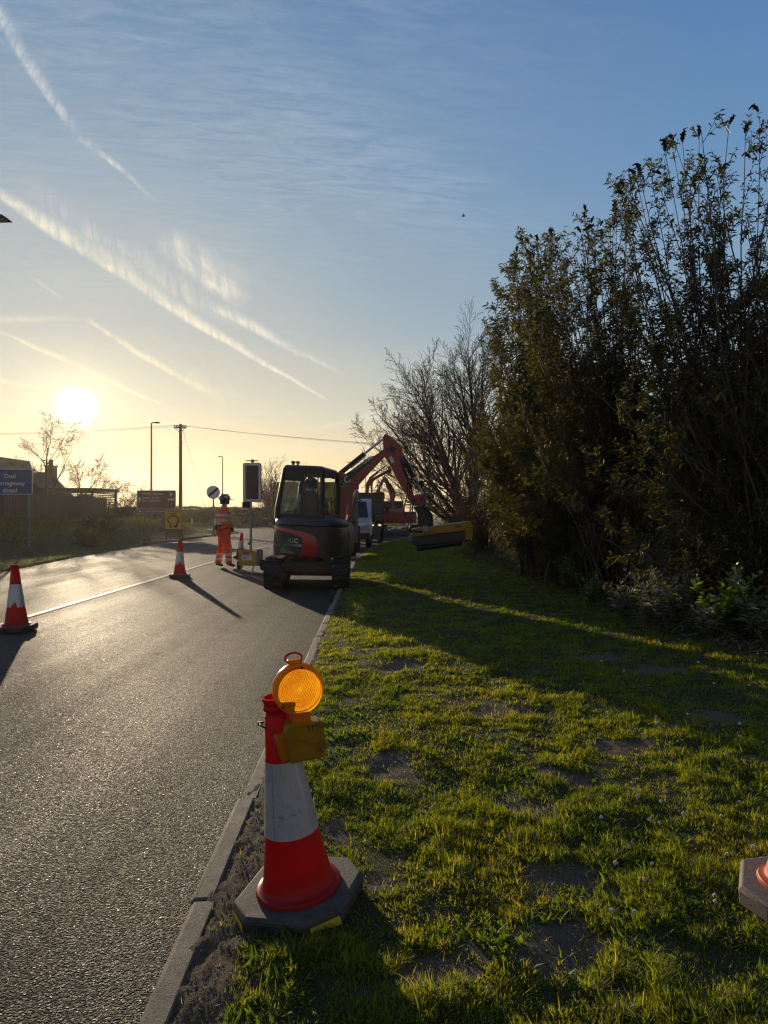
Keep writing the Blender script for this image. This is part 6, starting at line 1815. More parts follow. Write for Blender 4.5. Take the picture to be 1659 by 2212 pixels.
    # stickers on the windscreen, read from the front, so mirrored from behind
    m = MB(U)
    def mirrored(body, size, x, z, **k):
        me = text_mesh(body, size, **k); m.add([(x - v.co.x, .71 - (z + v.co.y - 1.9) * .09, z + v.co.y) for v in me.vertices], [tuple(p.vertices) for p in me.polygons]); bpy.data.meshes.remove(me)
    mirrored('GC', .17, -.30, 1.98, bold=.03); mirrored('GROUNDCORE', .055, -.26, 1.90, bold=.02)
    m.build('windscreen_lettering', M['blackletter'], cf, smooth=False)
    for x, mt in ((-.40, 'greenlens'), (-.31, 'amberlens')):
        m = MB(U); m.cyl((x, -.56, z1 + .055), (x, -.56, z1 + .095), .026, n=12); m.cyl((x, -.56, z1 + .095), (x, -.56, z1 + .115), .040, n=16); m.cyl((x, -.56, z1 + .115), (x, -.56, z1 + .14), .046, .036, n=16); m.build('beacon', M[mt], rf)
    m = MB(U); m.cyl((.29, -.2, z1 - .12), (.33, -.2, z1 - .12), .035, n=12); m.bar((.22, -.2, z1 - .06), (.31, -.2, z1 - .1), .02, .02); m.build('work_light', M['black'], rf)
    # seat and levers
    m = MB(U); m.box((-.13, .02, 1.16), (.46, .46, .14)); 
    m.prism([(-.34, 1.22), (.08, 1.22), (.10, 1.55), (.04, 1.74), (-.06, 1.80), (-.20, 1.80), (-.30, 1.74), (-.36, 1.55)], -.24, -.13)
    st_ = m.build('seat', M['black'], t, bevel=.045, seg=3)
    for x in (-.42, .17):
        m = MB(U); m.box((x, .16, 1.40), (.12, .42, .10)); m.tube([(x, .34, 1.44), (x, .38, 1.56), (x + .01, .37, 1.64)], [.022, .02, .03], 8); m.build('control_console', M['black'], t, bevel=.02)
    # ---- boom and arm, in the plane of the swing
    Yb = 14.75; yb = Yb - DY0
    B = lambda pts: [(LX(u, Yb), LZ(v, Yb)) for u, v in pts]
    c5 = lambda x, y: (709.7 + x * .08334, 930.9 + y * .08334)
    c3 = lambda x, y: (700.5 + x * .2222, 903.3 + y * .2222)
    m = MB(); m.prism(B([c3(20, 1215), c3(90, 1000), c3(160, 1190), c3(185, 1235), c3(170, 1290), c3(60, 1300)]), yb - .16, yb + .16); m.bar((LX(690, 14.5), .45, .72), (LX(728, Yb), yb, .72), .3, .34); sw = m.build('swing_bracket', M['dark'], t, bevel=.02)
    boom = MB()
    bp_ = B([c3(100, 1232), c3(138, 1240), c3(168, 1195), c3(215, 860), c3(262, 730), c3(335, 650), c3(460, 510), c3(585, 380), c3(660, 330), c3(670, 280), c3(630, 262), c3(575, 300), c3(520, 345), c3(360, 450), c3(205, 545), c3(190, 525), c3(140, 525), c3(120, 545), c3(112, 615), c3(92, 660), c3(88, 760), c3(94, 1000)])
    boom.prism(bp_, yb - .075, yb + .075)
    bo = boom.build('boom', M['red'], t, bevel=.014)
    m = MB(); m.prism(B([c3(300, 630), c3(338, 622), c3(335, 690), c3(270, 712), c3(262, 690)]), yb - .115, yb + .115); m.build('cylinder_lug', M['red'], bo, bevel=.01)
    dec = MB(); dec.prism(B([c5(150, 1445), c5(200, 1390), c5(330, 1275), c5(620, 1000), c5(1080, 675), c5(1185, 650), c5(1165, 760), c5(900, 985), c5(640, 1210), c5(330, 1545), c5(135, 1690), c5(132, 1560)]), yb - .0785, yb - .0765)
    dc = dec.build('decal_panel', M['decalblack'], bo, smooth=False)
    def btext(body, xy, size, ang_, mat, sp=1.0, bold=.03):
        u, v = c5(*xy); p_ = (LX(u, Yb), LZ(v, Yb))
        m = MB(); put_text(m, body, size * .08334 * Yb / F, Matrix.Translation((p_[0], yb - .0805, p_[1])) @ Matrix.Rotation(R(-ang_), 4, 'Y'), spacing=sp, bold=bold)
        return m.build('lettering', mat, dc, smooth=False)
    btext('G', (330, 1500), 235, 40, M['decalsage']); btext('C', (470, 1382), 235, 40, M['decalwhite'])
    m = MB(); m.prism(B([c5(225, 1480), c5(260, 1440), c5(290, 1520), c5(480, 1385), c5(492, 1402), c5(275, 1560)]), yb - .0812, yb - .0795); m.build('bracket_emblem', M['decalsage'], dc, smooth=False)
    btext('GROUND', (640, 1085), 112, 38.5, M['decalsage']); btext('CORE', (935, 872), 112, 38.5, M['decalwhite'])
    m = MB()
    a0 = Vector(c5(720, 1140)); a1 = Vector(c5(1060, 872))
    for i in range(12):
        p0 = a0.lerp(a1, i / 12); p1 = a0.lerp(a1, (i + .65) / 12)
        m.bar((LX(p0.x, Yb), yb - .08, LZ(p0.y, Yb)), (LX(p1.x, Yb), yb - .08, LZ(p1.y, Yb)), .002, .014, (0, 0, 1))
    m.build('small_print', M['decalsage'], dc, smooth=False)
    m = MB(); m.prism(B([c3(122, 898), c3(160, 898), c3(156, 972), c3(120, 972)]), yb - .079, yb - .0765); yl = m.build('warning_label', M['signyellow'], bo, smooth=False)
    m = MB()
    for q in (.2, .45, .7): 
        u, v = c3(130, 898 + 74 * q); m.box((LX(u + 2, Yb), yb - .0805, LZ(v + 1, Yb)), (.045, .002, .035))
    m.build('label_symbol', M['blackletter'], yl, smooth=False)
    # boom ram, below the bend
    def ram(name, a, b, split, r0, r1, parent=t, off=0.0):
        A = Vector((LX(a[0], Yb), yb + off, LZ(a[1], Yb))); Bq = Vector((LX(b[0], Yb), yb + off, LZ(b[1], Yb))); S = A.lerp(Bq, split)
        m = MB(); m.cyl(A, S, r0, n=18); m.cyl(S - (Bq - A).normalized() * .03, S, r0 * 1.18, n=18); m.cyl(A - Vector((0, .07, 0)), A + Vector((0, .07, 0)), r0 * .8, n=12); o = m.build(name, M['black'], parent, bevel=.004)
        m = MB(); m.cyl(S, Bq, r1, n=14); m.cyl(Bq - Vector((0, .07, 0)), Bq + Vector((0, .07, 0)), r1 * 1.5, n=12); m.build('piston_rod', M['chrome'], o)
        return o
    ram('boom_ram', c3(185, 1225), c3(310, 690), .52, .052, .028)
    m = MB(); m.prism(B([c3(238, 720), c3(262, 705), c3(288, 700), c3(262, 1010), c3(215, 1180), c3(200, 1170), c3(235, 950)]), yb - .10, yb - .085); m.build('ram_guard', M['red'], bo, bevel=.006)
    # arm
    arm = MB()
    ap = B([c3(590, 158), c3(572, 182), c3(566, 240), c3(574, 300), c3(584, 372), c3(650, 485), c3(722, 622), c3(842, 835), c3(872, 835), c3(884, 800), c3(866, 735), c3(822, 600), c3(790, 520), c3(768, 440), c3(770, 360), c3(750, 290), c3(705, 230), c3(645, 180), c3(612, 160)])
    arm.prism(ap, yb - .10, yb + .10)
    ar = arm.build('arm', M['red'], t, bevel=.012)
    m = MB(); m.prism(B([c3(622, 290), c3(648, 284), c3(690, 330), c3(672, 345), c3(640, 318)]), yb - .104, yb - .10); m.prism(B([c3(640, 262), c3(700, 300), c3(697, 318), c3(650, 282)]), yb - .1045, yb - .10); m.build('hose_slot', M['black'], ar, smooth=False)
    m = MB(); m.prism(B([c3(625, 385), c3(655, 372), c3(682, 425), c3(655, 445)]), yb - .1035, yb - .1015); m.build('silver_label', M['decalwhite'], ar, smooth=False)
    m = MB(); m.cyl((LX(*(c3(612, 312)[0], Yb)), yb - .115, LZ(c3(612, 312)[1], Yb)), (LX(c3(612, 312)[0], Yb), yb + .115, LZ(c3(612, 312)[1], Yb)), .045, n=18); m.build('pivot_pin', M['dark'], ar)
    ram('arm_ram', c3(150, 540), c3(578, 195), .56, .050, .026)
    m = MB(); 
    a0 = c3(260, 480); a1 = c3(392, 372); m.cyl((LX(a0[0], Yb), yb - .03, LZ(a0[1], Yb) - .01), (LX(a1[0], Yb), yb - .03, LZ(a1[1], Yb) - .01), .018, n=8)
    m.build('ram_pipe', M['chrome'], t)
    ram('bucket_ram', c3(742, 345), c3(972, 765), .55, .055, .03, off=.02)
    # hoses along the arm
    for i, pts in enumerate(([(740, 380), (775, 480), (812, 590), (868, 600), (925, 640), (955, 690)], [(735, 400), (790, 560), (820, 640), (838, 690)], [(812, 600), (805, 660), (800, 760), (775, 860), (772, 930), (795, 968), (830, 968), (852, 920), (860, 840), (868, 780)])):
        m = MB(); m.tube([(LX(c3(*p)[0], Yb), yb - .12 - .02 * i, LZ(c3(*p)[1], Yb)) for p in pts], .017 if i < 2 else .014, 8); m.build('hydraulic_hose', M['black'], ar)
    m = MB(); c_ = c3(838, 660); m.ball((LX(c_[0], Yb), yb - .12, LZ(c_[1], Yb)), .05, 10, 8); c_ = c3(942, 640); m.box((LX(c_[0], Yb), yb - .1, LZ(c_[1], Yb)), (.10, .08, .12)); m.build('hose_coupling', M['black'], ar, bevel=.01)
    # linkage and quick hitch
    m = MB(); m.prism(B([c3(865, 765), c3(890, 742), c3(930, 742), c3(990, 735), c3(992, 790), c3(985, 865), c3(950, 880), c3(905, 850), c3(870, 850), c3(856, 810)]), yb - .13, yb + .13)
    lk = m.build('link', M['red'], t, bevel=.02)
    m = MB(); 
    for xy in ((868, 800), (940, 790), (962, 850)): c_ = c3(*xy); m.cyl((LX(c_[0], Yb), yb - .16, LZ(c_[1], Yb)), (LX(c_[0], Yb), yb + .16, LZ(c_[1], Yb)), .04, n=14)
    m.build('hitch_pins', M['dark'], lk)
    # ---- flail head, hung crosswise and tipped up to the right
    m = MB(); m.prism(B([c3(862, 858), c3(985, 862), c3(1050, 930), c3(1056, 1050), c3(915, 1055), c3(908, 935)]), yb - .16, yb + .16); mt_ = m.build('tool_mount', M['black'], t, bevel=.03)
    Yf = Yb
    fl = MB(); fl.prism(B([c3(848, 1080), c3(900, 1068), c3(1372, 1004), c3(1352, 1092), c3(1100, 1120), c3(848, 1150)]), yb - .26, yb + .24); hd = fl.build('flail_head', M['yellow'], t, bevel=.012)
    m = MB(); m.prism(B([c3(842, 1152), c3(1352, 1094), c3(1352, 1165), c3(1330, 1195), c3(885, 1235), c3(826, 1200), c3(818, 1192)]), yb - .275, yb + .22); m.build('lower_shroud', M['decalblack'], hd, bevel=.012)
    a0, a1 = c3(895, 1262), c3(1322, 1204)
    m = MB(); m.cyl((LX(a0[0], Yb), yb - .20, LZ(a0[1], Yb)), (LX(a1[0], Yb), yb - .20, LZ(a1[1], Yb)), .062, n=20); m.cyl((LX(a1[0], Yb), yb - .20, LZ(a1[1], Yb)), (LX(a1[0] + 1.5, Yb), yb - .20, LZ(a1[1] - .2, Yb)), .045, n=16); m.build('roller', M['black'], hd)
    m = MB()
    m.prism(B([c3(1358, 1004), c3(1412, 1004), c3(1432, 1050), c3(1430, 1150), c3(1400, 1172), c3(1354, 1175)]), yb - .28, yb + .22); ep = m.build('end_plate', M['yellow'], hd, bevel=.012)
    m = MB(); 
    for i in range(5): m.box((LX(c3(1432, 0)[0], Yb), yb - .24 + .1 * i, LZ(c3(0, 1085 + 8 * (i % 3))[1], Yb)), (.02, .06, .14))
    m.build('end_louvre', M['black'], ep, bevel=.005)
    m = MB(); m.prism(B([c3(820, 1150), c3(848, 1120), c3(860, 1150), c3(842, 1200), c3(818, 1195)]), yb - .282, yb - .05); m.build('side_skid', M['greysteel'], hd, bevel=.008)
    c_ = c3(1285, 1048); m = MB(); m.prism([(LX(c_[0], Yb) + a, LZ(c_[1], Yb) + b) for a, b in ((-.06, -.035), (.04, -.026), (.062, .0), (.062, .03), (-.04, .022), (-.062, .0))], yb - .265, yb - .258); m.build('maker_plate', M['greysteel'], hd)
    m = MB()
    c_ = c3(975, 1072); m.box((LX(c_[0], Yb), yb - .30, LZ(c_[1], Yb)), (.13, .07, .13)); 
    for dx, dz in ((-.04, .05), (.04, .05), (-.04, -.05), (.04, -.05), (.09, .02), (.09, -.03)): m.cyl((LX(c_[0], Yb) + dx, yb - .33, LZ(c_[1], Yb) + dz), (LX(c_[0], Yb) + dx, yb - .35, LZ(c_[1], Yb) + dz), .02, n=8)
    m.build('valve_block', M['steel'], hd, bevel=.008)
    m = MB(); m.tube([(LX(c3(*p)[0], Yb), yb - .3, LZ(c3(*p)[1], Yb)) for p in ((960, 1050), (900, 1040), (840, 1052), (828, 1080), (845, 1110))], .025, 8); m.tube([(LX(c3(*p)[0], Yb), yb - .31, LZ(c3(*p)[1], Yb)) for p in ((955, 1095), (900, 1100), (855, 1085))], .018, 8); m.build('feed_hose', M['black'], hd)
    return t, U, zg
DIG, DIG_U, DIG_Z = digger()
# ------------------------------------------------------------------ people
def hivis(name, bands, base, tape=(.60, .60, .57)):
    t = NT(name); c = t.coord()
    s = t.n('ShaderNodeSeparateXYZ'); t.l(c, s.inputs[0])
    n1 = t.noise(5, 5, .6, c); n2 = t.noise(16, 3, .6, c)
    col = t.mix(1.0, base, t.ramp(n1, [(.3, .75), (.7, 1.15)]), 'MULTIPLY')
    f = None
    for lo, hi in bands:
        z = t.math('ADD', s.outputs[2], t.math('MULTIPLY_ADD', n1, .02, -.01))
        m_ = t.math('MULTIPLY', t.math('GREATER_THAN', z, lo), t.math('LESS_THAN', z, hi))
        f = m_ if f is None else t.math('ADD', f, m_)
    if f is not None: col = t.mix(f, col, tape)
    b = t.bsdf(Base_Color=col, Roughness=.8, Normal=t.bump(t.math('ADD', n1, t.math('MULTIPLY', n2, .5)), .03, .8))
    return t.done(b.outputs[0])
def hand_nodes(pref, w, d, side, r=.011):
    """palm and five fingers hanging from a wrist w along d"""
    w = Vector(w); d = Vector(d).normalized(); a = d.cross(Vector((1, 0, 0)) if abs(d.x) < .8 else Vector((0, 1, 0))).normalized(); b = d.cross(a)
    N = {}; E = []
    N[pref + 'w'] = (tuple(w), .026); N[pref + 'p'] = (tuple(w + d * .055), .030); E.append((pref + 'w', pref + 'p'))
    for i, (off, L) in enumerate(((-.030, .072), (-.010, .082), (.010, .076), (.029, .060))):
        k = w + d * .095 + a * off; m_ = k + d * L * .5 + b * .012; e = k + d * L * .85 + b * .036
        for nm, p, rr in (('k', k, r * 1.1), ('m', m_, r), ('e', e, r * .8)): N[f'{pref}{nm}{i}'] = (tuple(p), rr)
        E += [(pref + 'p', f'{pref}k{i}'), (f'{pref}k{i}', f'{pref}m{i}'), (f'{pref}m{i}', f'{pref}e{i}')]
    k = w + d * .04 - a * .040; e = w + d * .085 - a * .060 + b * .02
    N[pref + 'tk'] = (tuple(k), r * 1.2); N[pref + 'te'] = (tuple(e), r); E += [(pref + 'p', pref + 'tk'), (pref + 'tk', pref + 'te')]
    return N, E
def mesh_part(name, me, mat, parent):
    me.name = name; me.materials.clear()
    me.polygons.foreach_set('use_smooth', [True] * len(me.polygons))
    return link_mesh(name, me, mat, parent)
def figure(t, J, jacket, trousers, boots=M['black'], gloves=M['black'], skin=M['skin'], legs=True, feet=True, head_turn=0):
    """one person from a table of joints"""
    V_ = lambda n: Vector(J[n])
    N = {'pelvis': (J['pelvis'], .13), 'spine': (J['spine'], .12), 'chest': (J['chest'], .14), 'neck': (J['neck'], .052), 'skull0': (J['head'], .075), 'skull1': (tuple(V_('head') + V_('up') * .085), .088), 'skull2': (tuple(V_('head') + V_('up') * .16), .060)}
    f_ = V_('fwd')
    N['jaw'] = (tuple(V_('head') + f_ * .055 - V_('up') * .012), .045); N['nose'] = (tuple(V_('head') + f_ * .105 + V_('up') * .045), .016)
    E = [('pelvis', 'spine'), ('spine', 'chest'), ('chest', 'neck'), ('neck', 'skull0'), ('skull0', 'skull1'), ('skull1', 'skull2'), ('skull0', 'jaw'), ('skull1', 'nose')]
    for s in 'lr':
        N['sh' + s] = (J['sh' + s], .062); N['el' + s] = (J['el' + s], .042); N['wr' + s] = (J['wr' + s], .028)
        E += [('chest', 'sh' + s), ('sh' + s, 'el' + s), ('el' + s, 'wr' + s)]
        if legs:
            N['hp' + s] = (J['hp' + s], .085); N['kn' + s] = (J['kn' + s], .055); N['an' + s] = (J['an' + s], .042)
            E += [('pelvis', 'hp' + s), ('hp' + s, 'kn' + s), ('kn' + s, 'an' + s)]
    body = mesh_part('body', skin_mesh(N, E, 2), skin, t)
    Nj = {'pelvis': (tuple(V_('pelvis') - V_('up') * .02), (.165, .135)), 'spine': (J['spine'], (.170, .135)), 'chest': (tuple(V_('chest') - V_('up') * .03), (.185, .14)), 'neck': (tuple(V_('neck') - V_('up') * .045), .075)}
    Ej = [('pelvis', 'spine'), ('spine', 'chest'), ('chest', 'neck')]
    for s in 'lr':
        Nj['sh' + s] = (J['sh' + s], .088); Nj['el' + s] = (J['el' + s], .070); Nj['wr' + s] = (J['wr' + s], .052)
        Ej += [('chest', 'sh' + s), ('sh' + s, 'el' + s), ('el' + s, 'wr' + s)]
    mesh_part('jacket', skin_mesh(Nj, Ej, 2), jacket, t)
    if legs:
        Nt = {'pelvis': (J['pelvis'], (.165, .14))}; Et = []
        for s in 'lr':
            Nt['hp' + s] = (J['hp' + s], .115); Nt['kn' + s] = (J['kn' + s], .088); Nt['sh_' + s] = (tuple(V_('kn' + s).lerp(V_('an' + s), .55)), .085); Nt['an' + s] = (tuple(V_('an' + s) + Vector((0, 0, -.03))), .086)
            Et += [('pelvis', 'hp' + s), ('hp' + s, 'kn' + s), ('kn' + s, 'sh_' + s), ('sh_' + s, 'an' + s)]
        mesh_part('trousers', skin_mesh(Nt, Et, 2), trousers, t)
        if feet:
            for s in 'lr':
                a = V_('an' + s); td = V_('toe' + s)
                Nb = {'h': ((a.x - td.x * .05, a.y - td.y * .05, .055), .05), 'a': ((a.x, a.y, .13), .056), 'm': ((a.x + td.x * .08, a.y + td.y * .08, .05), .050), 't': ((a.x + td.x * .17, a.y + td.y * .17, .043), .042)}
                mesh_part('boot', skin_mesh(Nb, [('a', 'h'), ('h', 'm'), ('m', 't'), ('a', 'm')], 2), boots, t)
    for s in 'lr':
        N2, E2 = hand_nodes('h', J['wr' + s], V_('wr' + s) - V_('el' + s), s)
        mesh_part('glove', skin_mesh(N2, E2, 1), gloves, t)
    return body

def worker():
    g = px(483, 1230, 17.35); zg = float(road_z(g.x))
    t = thing('person', 'worker in orange suit with reflective bands and dark helmet, standing by the signal', 'person', (g.x, 17.35, zg), R(-58))
    J = dict(pelvis=(0, 0, .99), spine=(0, -.015, 1.16), chest=(0, 0, 1.36), neck=(0, .01, 1.525), head=(0, .035, 1.605), up=(0, .0, 1), fwd=(.0, 1, 0),
             shl=(-.20, -.01, 1.45), ell=(-.27, -.05, 1.18), wrl=(-.17, .15, 1.03), shr=(.20, -.01, 1.45), elr=(.27, -.06, 1.18), wrr=(.21, .10, .99),
             hpl=(-.105, 0, .93), knl=(-.13, -.01, .52), anl=(-.14, -.10, .10), hpr=(.105, 0, .93), knr=(.12, .07, .52), anr=(.13, .09, .10),
             toel=(-.25, .97, 0), toer=(.15, .99, 0))
    jk = hivis('jacket_orange', [(1.265, 1.325), (1.135, 1.195)], (.92, .105, .018))
    tr = hivis('trouser_orange', [(.30, .355), (.185, .24)], (.92, .105, .018))
    figure(t, J, jk, tr)
    m = MB(); m.lathe([(.175, .985), (.182, 1.0), (.182, 1.035), (.175, 1.045)], 28); 
    m.M = Matrix.Scale(.86, 4, (0, 1, 0)); m2 = MB(Matrix.Scale(.84, 4, (0, 1, 0))); m2.lathe([(.160, .985), (.188, .99), (.188, 1.035), (.160, 1.04)], 28)
    m2.box((.1, -.19, 1.0), (.09, .06, .11)); m2.box((-.08, -.2, .99), (.07, .05, .13)); m2.build('belt', M['black'], t)
    m = MB(); m.box((.135, .155, .545), (.13, .012, .05), Matrix.Rotation(R(-20), 3, 'Z')); m.build('knee_band', M['tape'], t)
    hz_ = 1.665
    m = MB(); prof = [(.116, 0), (.121, .01), (.119, .05), (.106, .09), (.075, .122), (.035, .136), (.001, .138)]
    m.M = Matrix.Translation((0, .03, hz_)) @ Matrix.Scale(1.16, 4, (0, 1, 0)); m.lathe(prof, 28)
    m.M = Matrix.Translation((0, .03, hz_)); m.box((0, .155, .002), (.17, .09, .012)); m.box((0, .0, .135), (.03, .2, .014)); hm = m.build('helmet', paint('helmet_dark', (.035, .036, .045), .35, dirt=.2), t, bevel=.006)
    m = MB(Matrix.Translation((0, .03, hz_))); m.box((0, -.135, .055), (.10, .02, .07)); m.box((.118, -.02, .06), (.012, .09, .05)); m.box((-.118, -.02, .06), (.012, .09, .05)); m.build('helmet_sticker', M['decalwhite'], hm, bevel=.004)
    for s in (-1, 1):
        m = MB(); m.ball((s * .125, -.005, 1.66), (.036, .045, .058), 14, 10); m.tube([(s * .125, 0, 1.70), (s * .135, .01, 1.74), (s * .12, .02, 1.78)], .008, 6); m.build('ear_defender', M['black'], t)
    m = MB(Matrix.Translation((0, .03, 1.655)) @ Matrix.Scale(1.12, 4, (0, 1, 0))); m.lathe([(.098, -.10), (.103, -.05), (.106, .02)], 24); m.build('hair', M['navy'], t)
worker()

def lorry_man():
    g = px(819, 1050, 36.2)
    t = thing('person', 'worker in orange with a white helmet standing up on the dark lorry', 'person', (g.x, 36.2, 1.02), R(170))
    J = dict(pelvis=(0, 0, .95), spine=(0, 0, 1.12), chest=(0, .02, 1.32), neck=(0, .04, 1.47), head=(0, .06, 1.55), up=(0, 0, 1), fwd=(0, 1, 0),
             shl=(-.20, 0, 1.40), ell=(-.27, .05, 1.14), wrl=(-.20, .24, 1.05), shr=(.20, 0, 1.40), elr=(.28, .04, 1.14), wrr=(.22, .25, 1.10),
             hpl=(-.1, 0, .9), knl=(-.11, .02, .5), anl=(-.12, 0, .1), hpr=(.1, 0, .9), knr=(.11, .02, .5), anr=(.12, 0, .1), toel=(-.2, .97, 0), toer=(.2, .97, 0))
    o = hivis('jacket_orange_far', [(1.18, 1.23)], (.95, .12, .02)); figure(t, J, o, o)
    m = MB(Matrix.Translation((0, .06, 1.62)) @ Matrix.Scale(1.15, 4, (0, 1, 0))); m.lathe([(.13, -.005), (.122, .01), (.118, .05), (.10, .09), (.05, .125), (.001, .135)], 24); m.build('helmet', M['white'], t)
lorry_man()

def operator():
    U = DIG_U
    o = Vector((DX0, DY0, DIG_Z)) + (U @ Vector((-.13, .13, 1.23)))
    t = thing('person', 'digger driver in a grey top and dark cap, seated in the cab and looking left', 'person', o, R(4))
    J = dict(pelvis=(0, -.05, .06), spine=(-.02, -.06, .22), chest=(-.035, -.03, .42), neck=(-.02, -.01, .575), head=(-.02, .0, .66), up=(0, 0, 1), fwd=(-.90, -.30, -.05),
             shl=(-.22, -.02, .49), ell=(-.30, .06, .24), wrl=(-.27, .28, .30), shr=(.17, -.02, .49), elr=(.26, .06, .24), wrr=(.27, .28, .30),
             hpl=(-.10, .0, .04), knl=(-.13, .40, .06), anl=(-.12, .46, -.34), hpr=(.10, .0, .04), knr=(.13, .40, .06), anr=(.12, .46, -.34), toel=(0, 1, 0), toer=(0, 1, 0))
    figure(t, J, M['cloth_grey'], M['navy'], feet=False)
    f = Vector((-.95, -.32, 0)).normalized()
    q = Matrix.Translation((-.02, .0, .735)) @ Matrix.Rotation(math.atan2(f.y, f.x), 4, 'Z')
    m = MB(q); m.M = q @ Matrix.Scale(1.12, 4, (1, 0, 0)); m.lathe([(.104, -.03), (.108, .02), (.098, .06), (.06, .10), (.001, .115)], 24); m.M = q; m.box((.15, 0, -.0), (.12, .15, .012), Matrix.Rotation(R(8), 3, 'Y')); m.build('cap', M['navy'], t, bevel=.004)
    m = MB(q); m.M = q @ Matrix.Translation((-.02, 0, -.06)); m.lathe([(.092, -.05), (.100, .0), (.101, .05)], 20); m.build('hair', M['navy'], t)
    m = MB(q); m.M = q @ Matrix.Translation((.03, 0, -.14)); m.lathe([(.075, -.05), (.088, -.01), (.09, .035)], 20); m.build('face_scarf', M['cloth_grey'], t)
operator()

# ------------------------------------------------------------------ vehicles on the closed lane
def wheel(parent, c, r, wd, mat='steel', name='wheel'):
    c = Vector(c)
    m = MB(Matrix.Translation(c) @ Matrix.Rotation(R(90), 4, 'Y')); m.lathe([(r * .58, -wd / 2), (r * .9, -wd / 2), (r, -wd * .36), (r, wd * .36), (r * .9, wd / 2), (r * .58, wd / 2)], 28); o = m.build(name, M['tyre'], parent)
    m = MB(Matrix.Translation(c) @ Matrix.Rotation(R(90), 4, 'Y')); m.lathe([(.001, -wd * .3), (r * .25, -wd * .34), (r * .5, -wd * .25), (r * .6, -wd * .45), (r * .6, wd * .45), (r * .5, wd * .25), (r * .25, wd * .34), (.001, wd * .3)], 24); m.build('rim', M[mat], o)
    return o
def maintenance_truck():
    Y = 21.0; k = Y / F; cx = (660 - 829.5) * k; zg = float(road_z(cx))
    t = thing('works_truck', 'works truck with a lime tail board, seen from behind through the digger cab', 'truck', (cx, Y, zg))
    X = lambda u: (u - 829.5) * k - cx
    Z = lambda v: CAM_H - (v - 1106) * k - zg
    xl, xr = X(601), X(751)
    z0, z1 = 1.08, Z(1041)
    m = MB(); m.box(((xl + xr) / 2, 1.8, (z0 + z1) / 2), (xr - xl - .06, 3.4, z1 - z0 - .04)); m.build('body', M['greysteel'], t, bevel=.02)
    m = MB(); m.box(((xl + xr) / 2, .06, (z0 + z1) / 2), (xr - xl, .05, z1 - z0)); pn = m.build('tail_board', M['lime'], t, bevel=.006)
    m = MB(); put_text(m, 'HIGHWAY MAINTENANCE', .215, Matrix.Translation((X(605), .028, Z(1087))), bold=.02, spacing=.92); m.build('lettering', M['blackletter'], pn, smooth=False)
    m = MB()
    for i in range(4):
        x = xl + .02 + i * .52
        for s in (0,): m.add([(x, .031, z1 - .42), (x + .26, .031, z1 - .42), (x + .50, .031, z1 - .04), (x + .24, .031, z1 - .04)], [(0, 1, 2, 3)])
        m.add([(x, .031, z0 + .02), (x + .26, .031, z0 + .02), (x + .50, .031, z0 + .36), (x + .24, .031, z0 + .36)], [(0, 1, 2, 3)])
    m.build('chevrons', M['chevronred'], pn, smooth=False)
    m = MB(); m.box((xl - .02, .12, (z0 + z1) / 2), (.05, .16, z1 - z0)); m.build('side_rail', M['chevronred'], t)
    # grey equipment rack and lamp bracket at the right hand corner
    xa, xb = X(753), X(773)
    m = MB()
    for x in (xa + .03, xb - .03): m.box((x, .2, (.50 + Z(1041)) / 2), (.06, .08, Z(1041) - .50))
    for i in range(7): m.box(((xa + xb) / 2, .205, .75 + i * .26), (xb - xa - .02, .05, .05))
    m.box(((xa + xb) / 2, .23, 1.55), (xb - xa, .03, 1.6)); m.box(((xa + xb) / 2, .18, .75), (xb - xa, .05, .55))
    rk = m.build('equipment_rack', M['greysteel'], t, bevel=.006)
    m = MB(); m.cyl((xb - .16, .1, Z(1046)), (xb - .16, .2, Z(1046)), .085, n=18); m.box((xb - .02, .2, Z(1043)), (.07, .06, .22)); m.build('work_lamp', M['black'], rk)
    for z_, h_ in ((1.05, .16), (.80, .14)):
        m = MB(); m.box((xa + .10, .12, z_), (.14, .05, h_)); m.build('rear_light', M['darkboard'], rk, bevel=.01)
    m = MB(); m.box(((xl + xr) / 2, .12, .60), (xr - xl, .12, .14)); m.box(((xl + xr) / 2, 2.6, .66), (.8, 5.6, .18)); m.box(((xl + xr) / 2, 1.0, .9), (.7, .1, .4)); m.box(((xl + xr) / 2, 3.0, .9), (.7, .1, .4)); m.build('chassis', M['black'], t, bevel=.01)
    for x in (xl + .25, xb - .22):
        for y in (.95, 4.6): wheel(t, (x, y, .40), .40, .26)
    for x in (xl + .3, xb - .2):
        m = MB(); m.box((x, .40, .52), (.34, .02, .42)); m.build('mudflap', M['black'], t)
    m = MB(); m.prism([(xl + .1, .7), (xr - .1, .7), (xr - .1, 2.05), (xr - .3, 2.3), (xl + .3, 2.3), (xl + .1, 2.05)], 3.8, 5.6); cb = m.build('cab', M['vanwhite'], t, bevel=.06)
maintenance_truck()

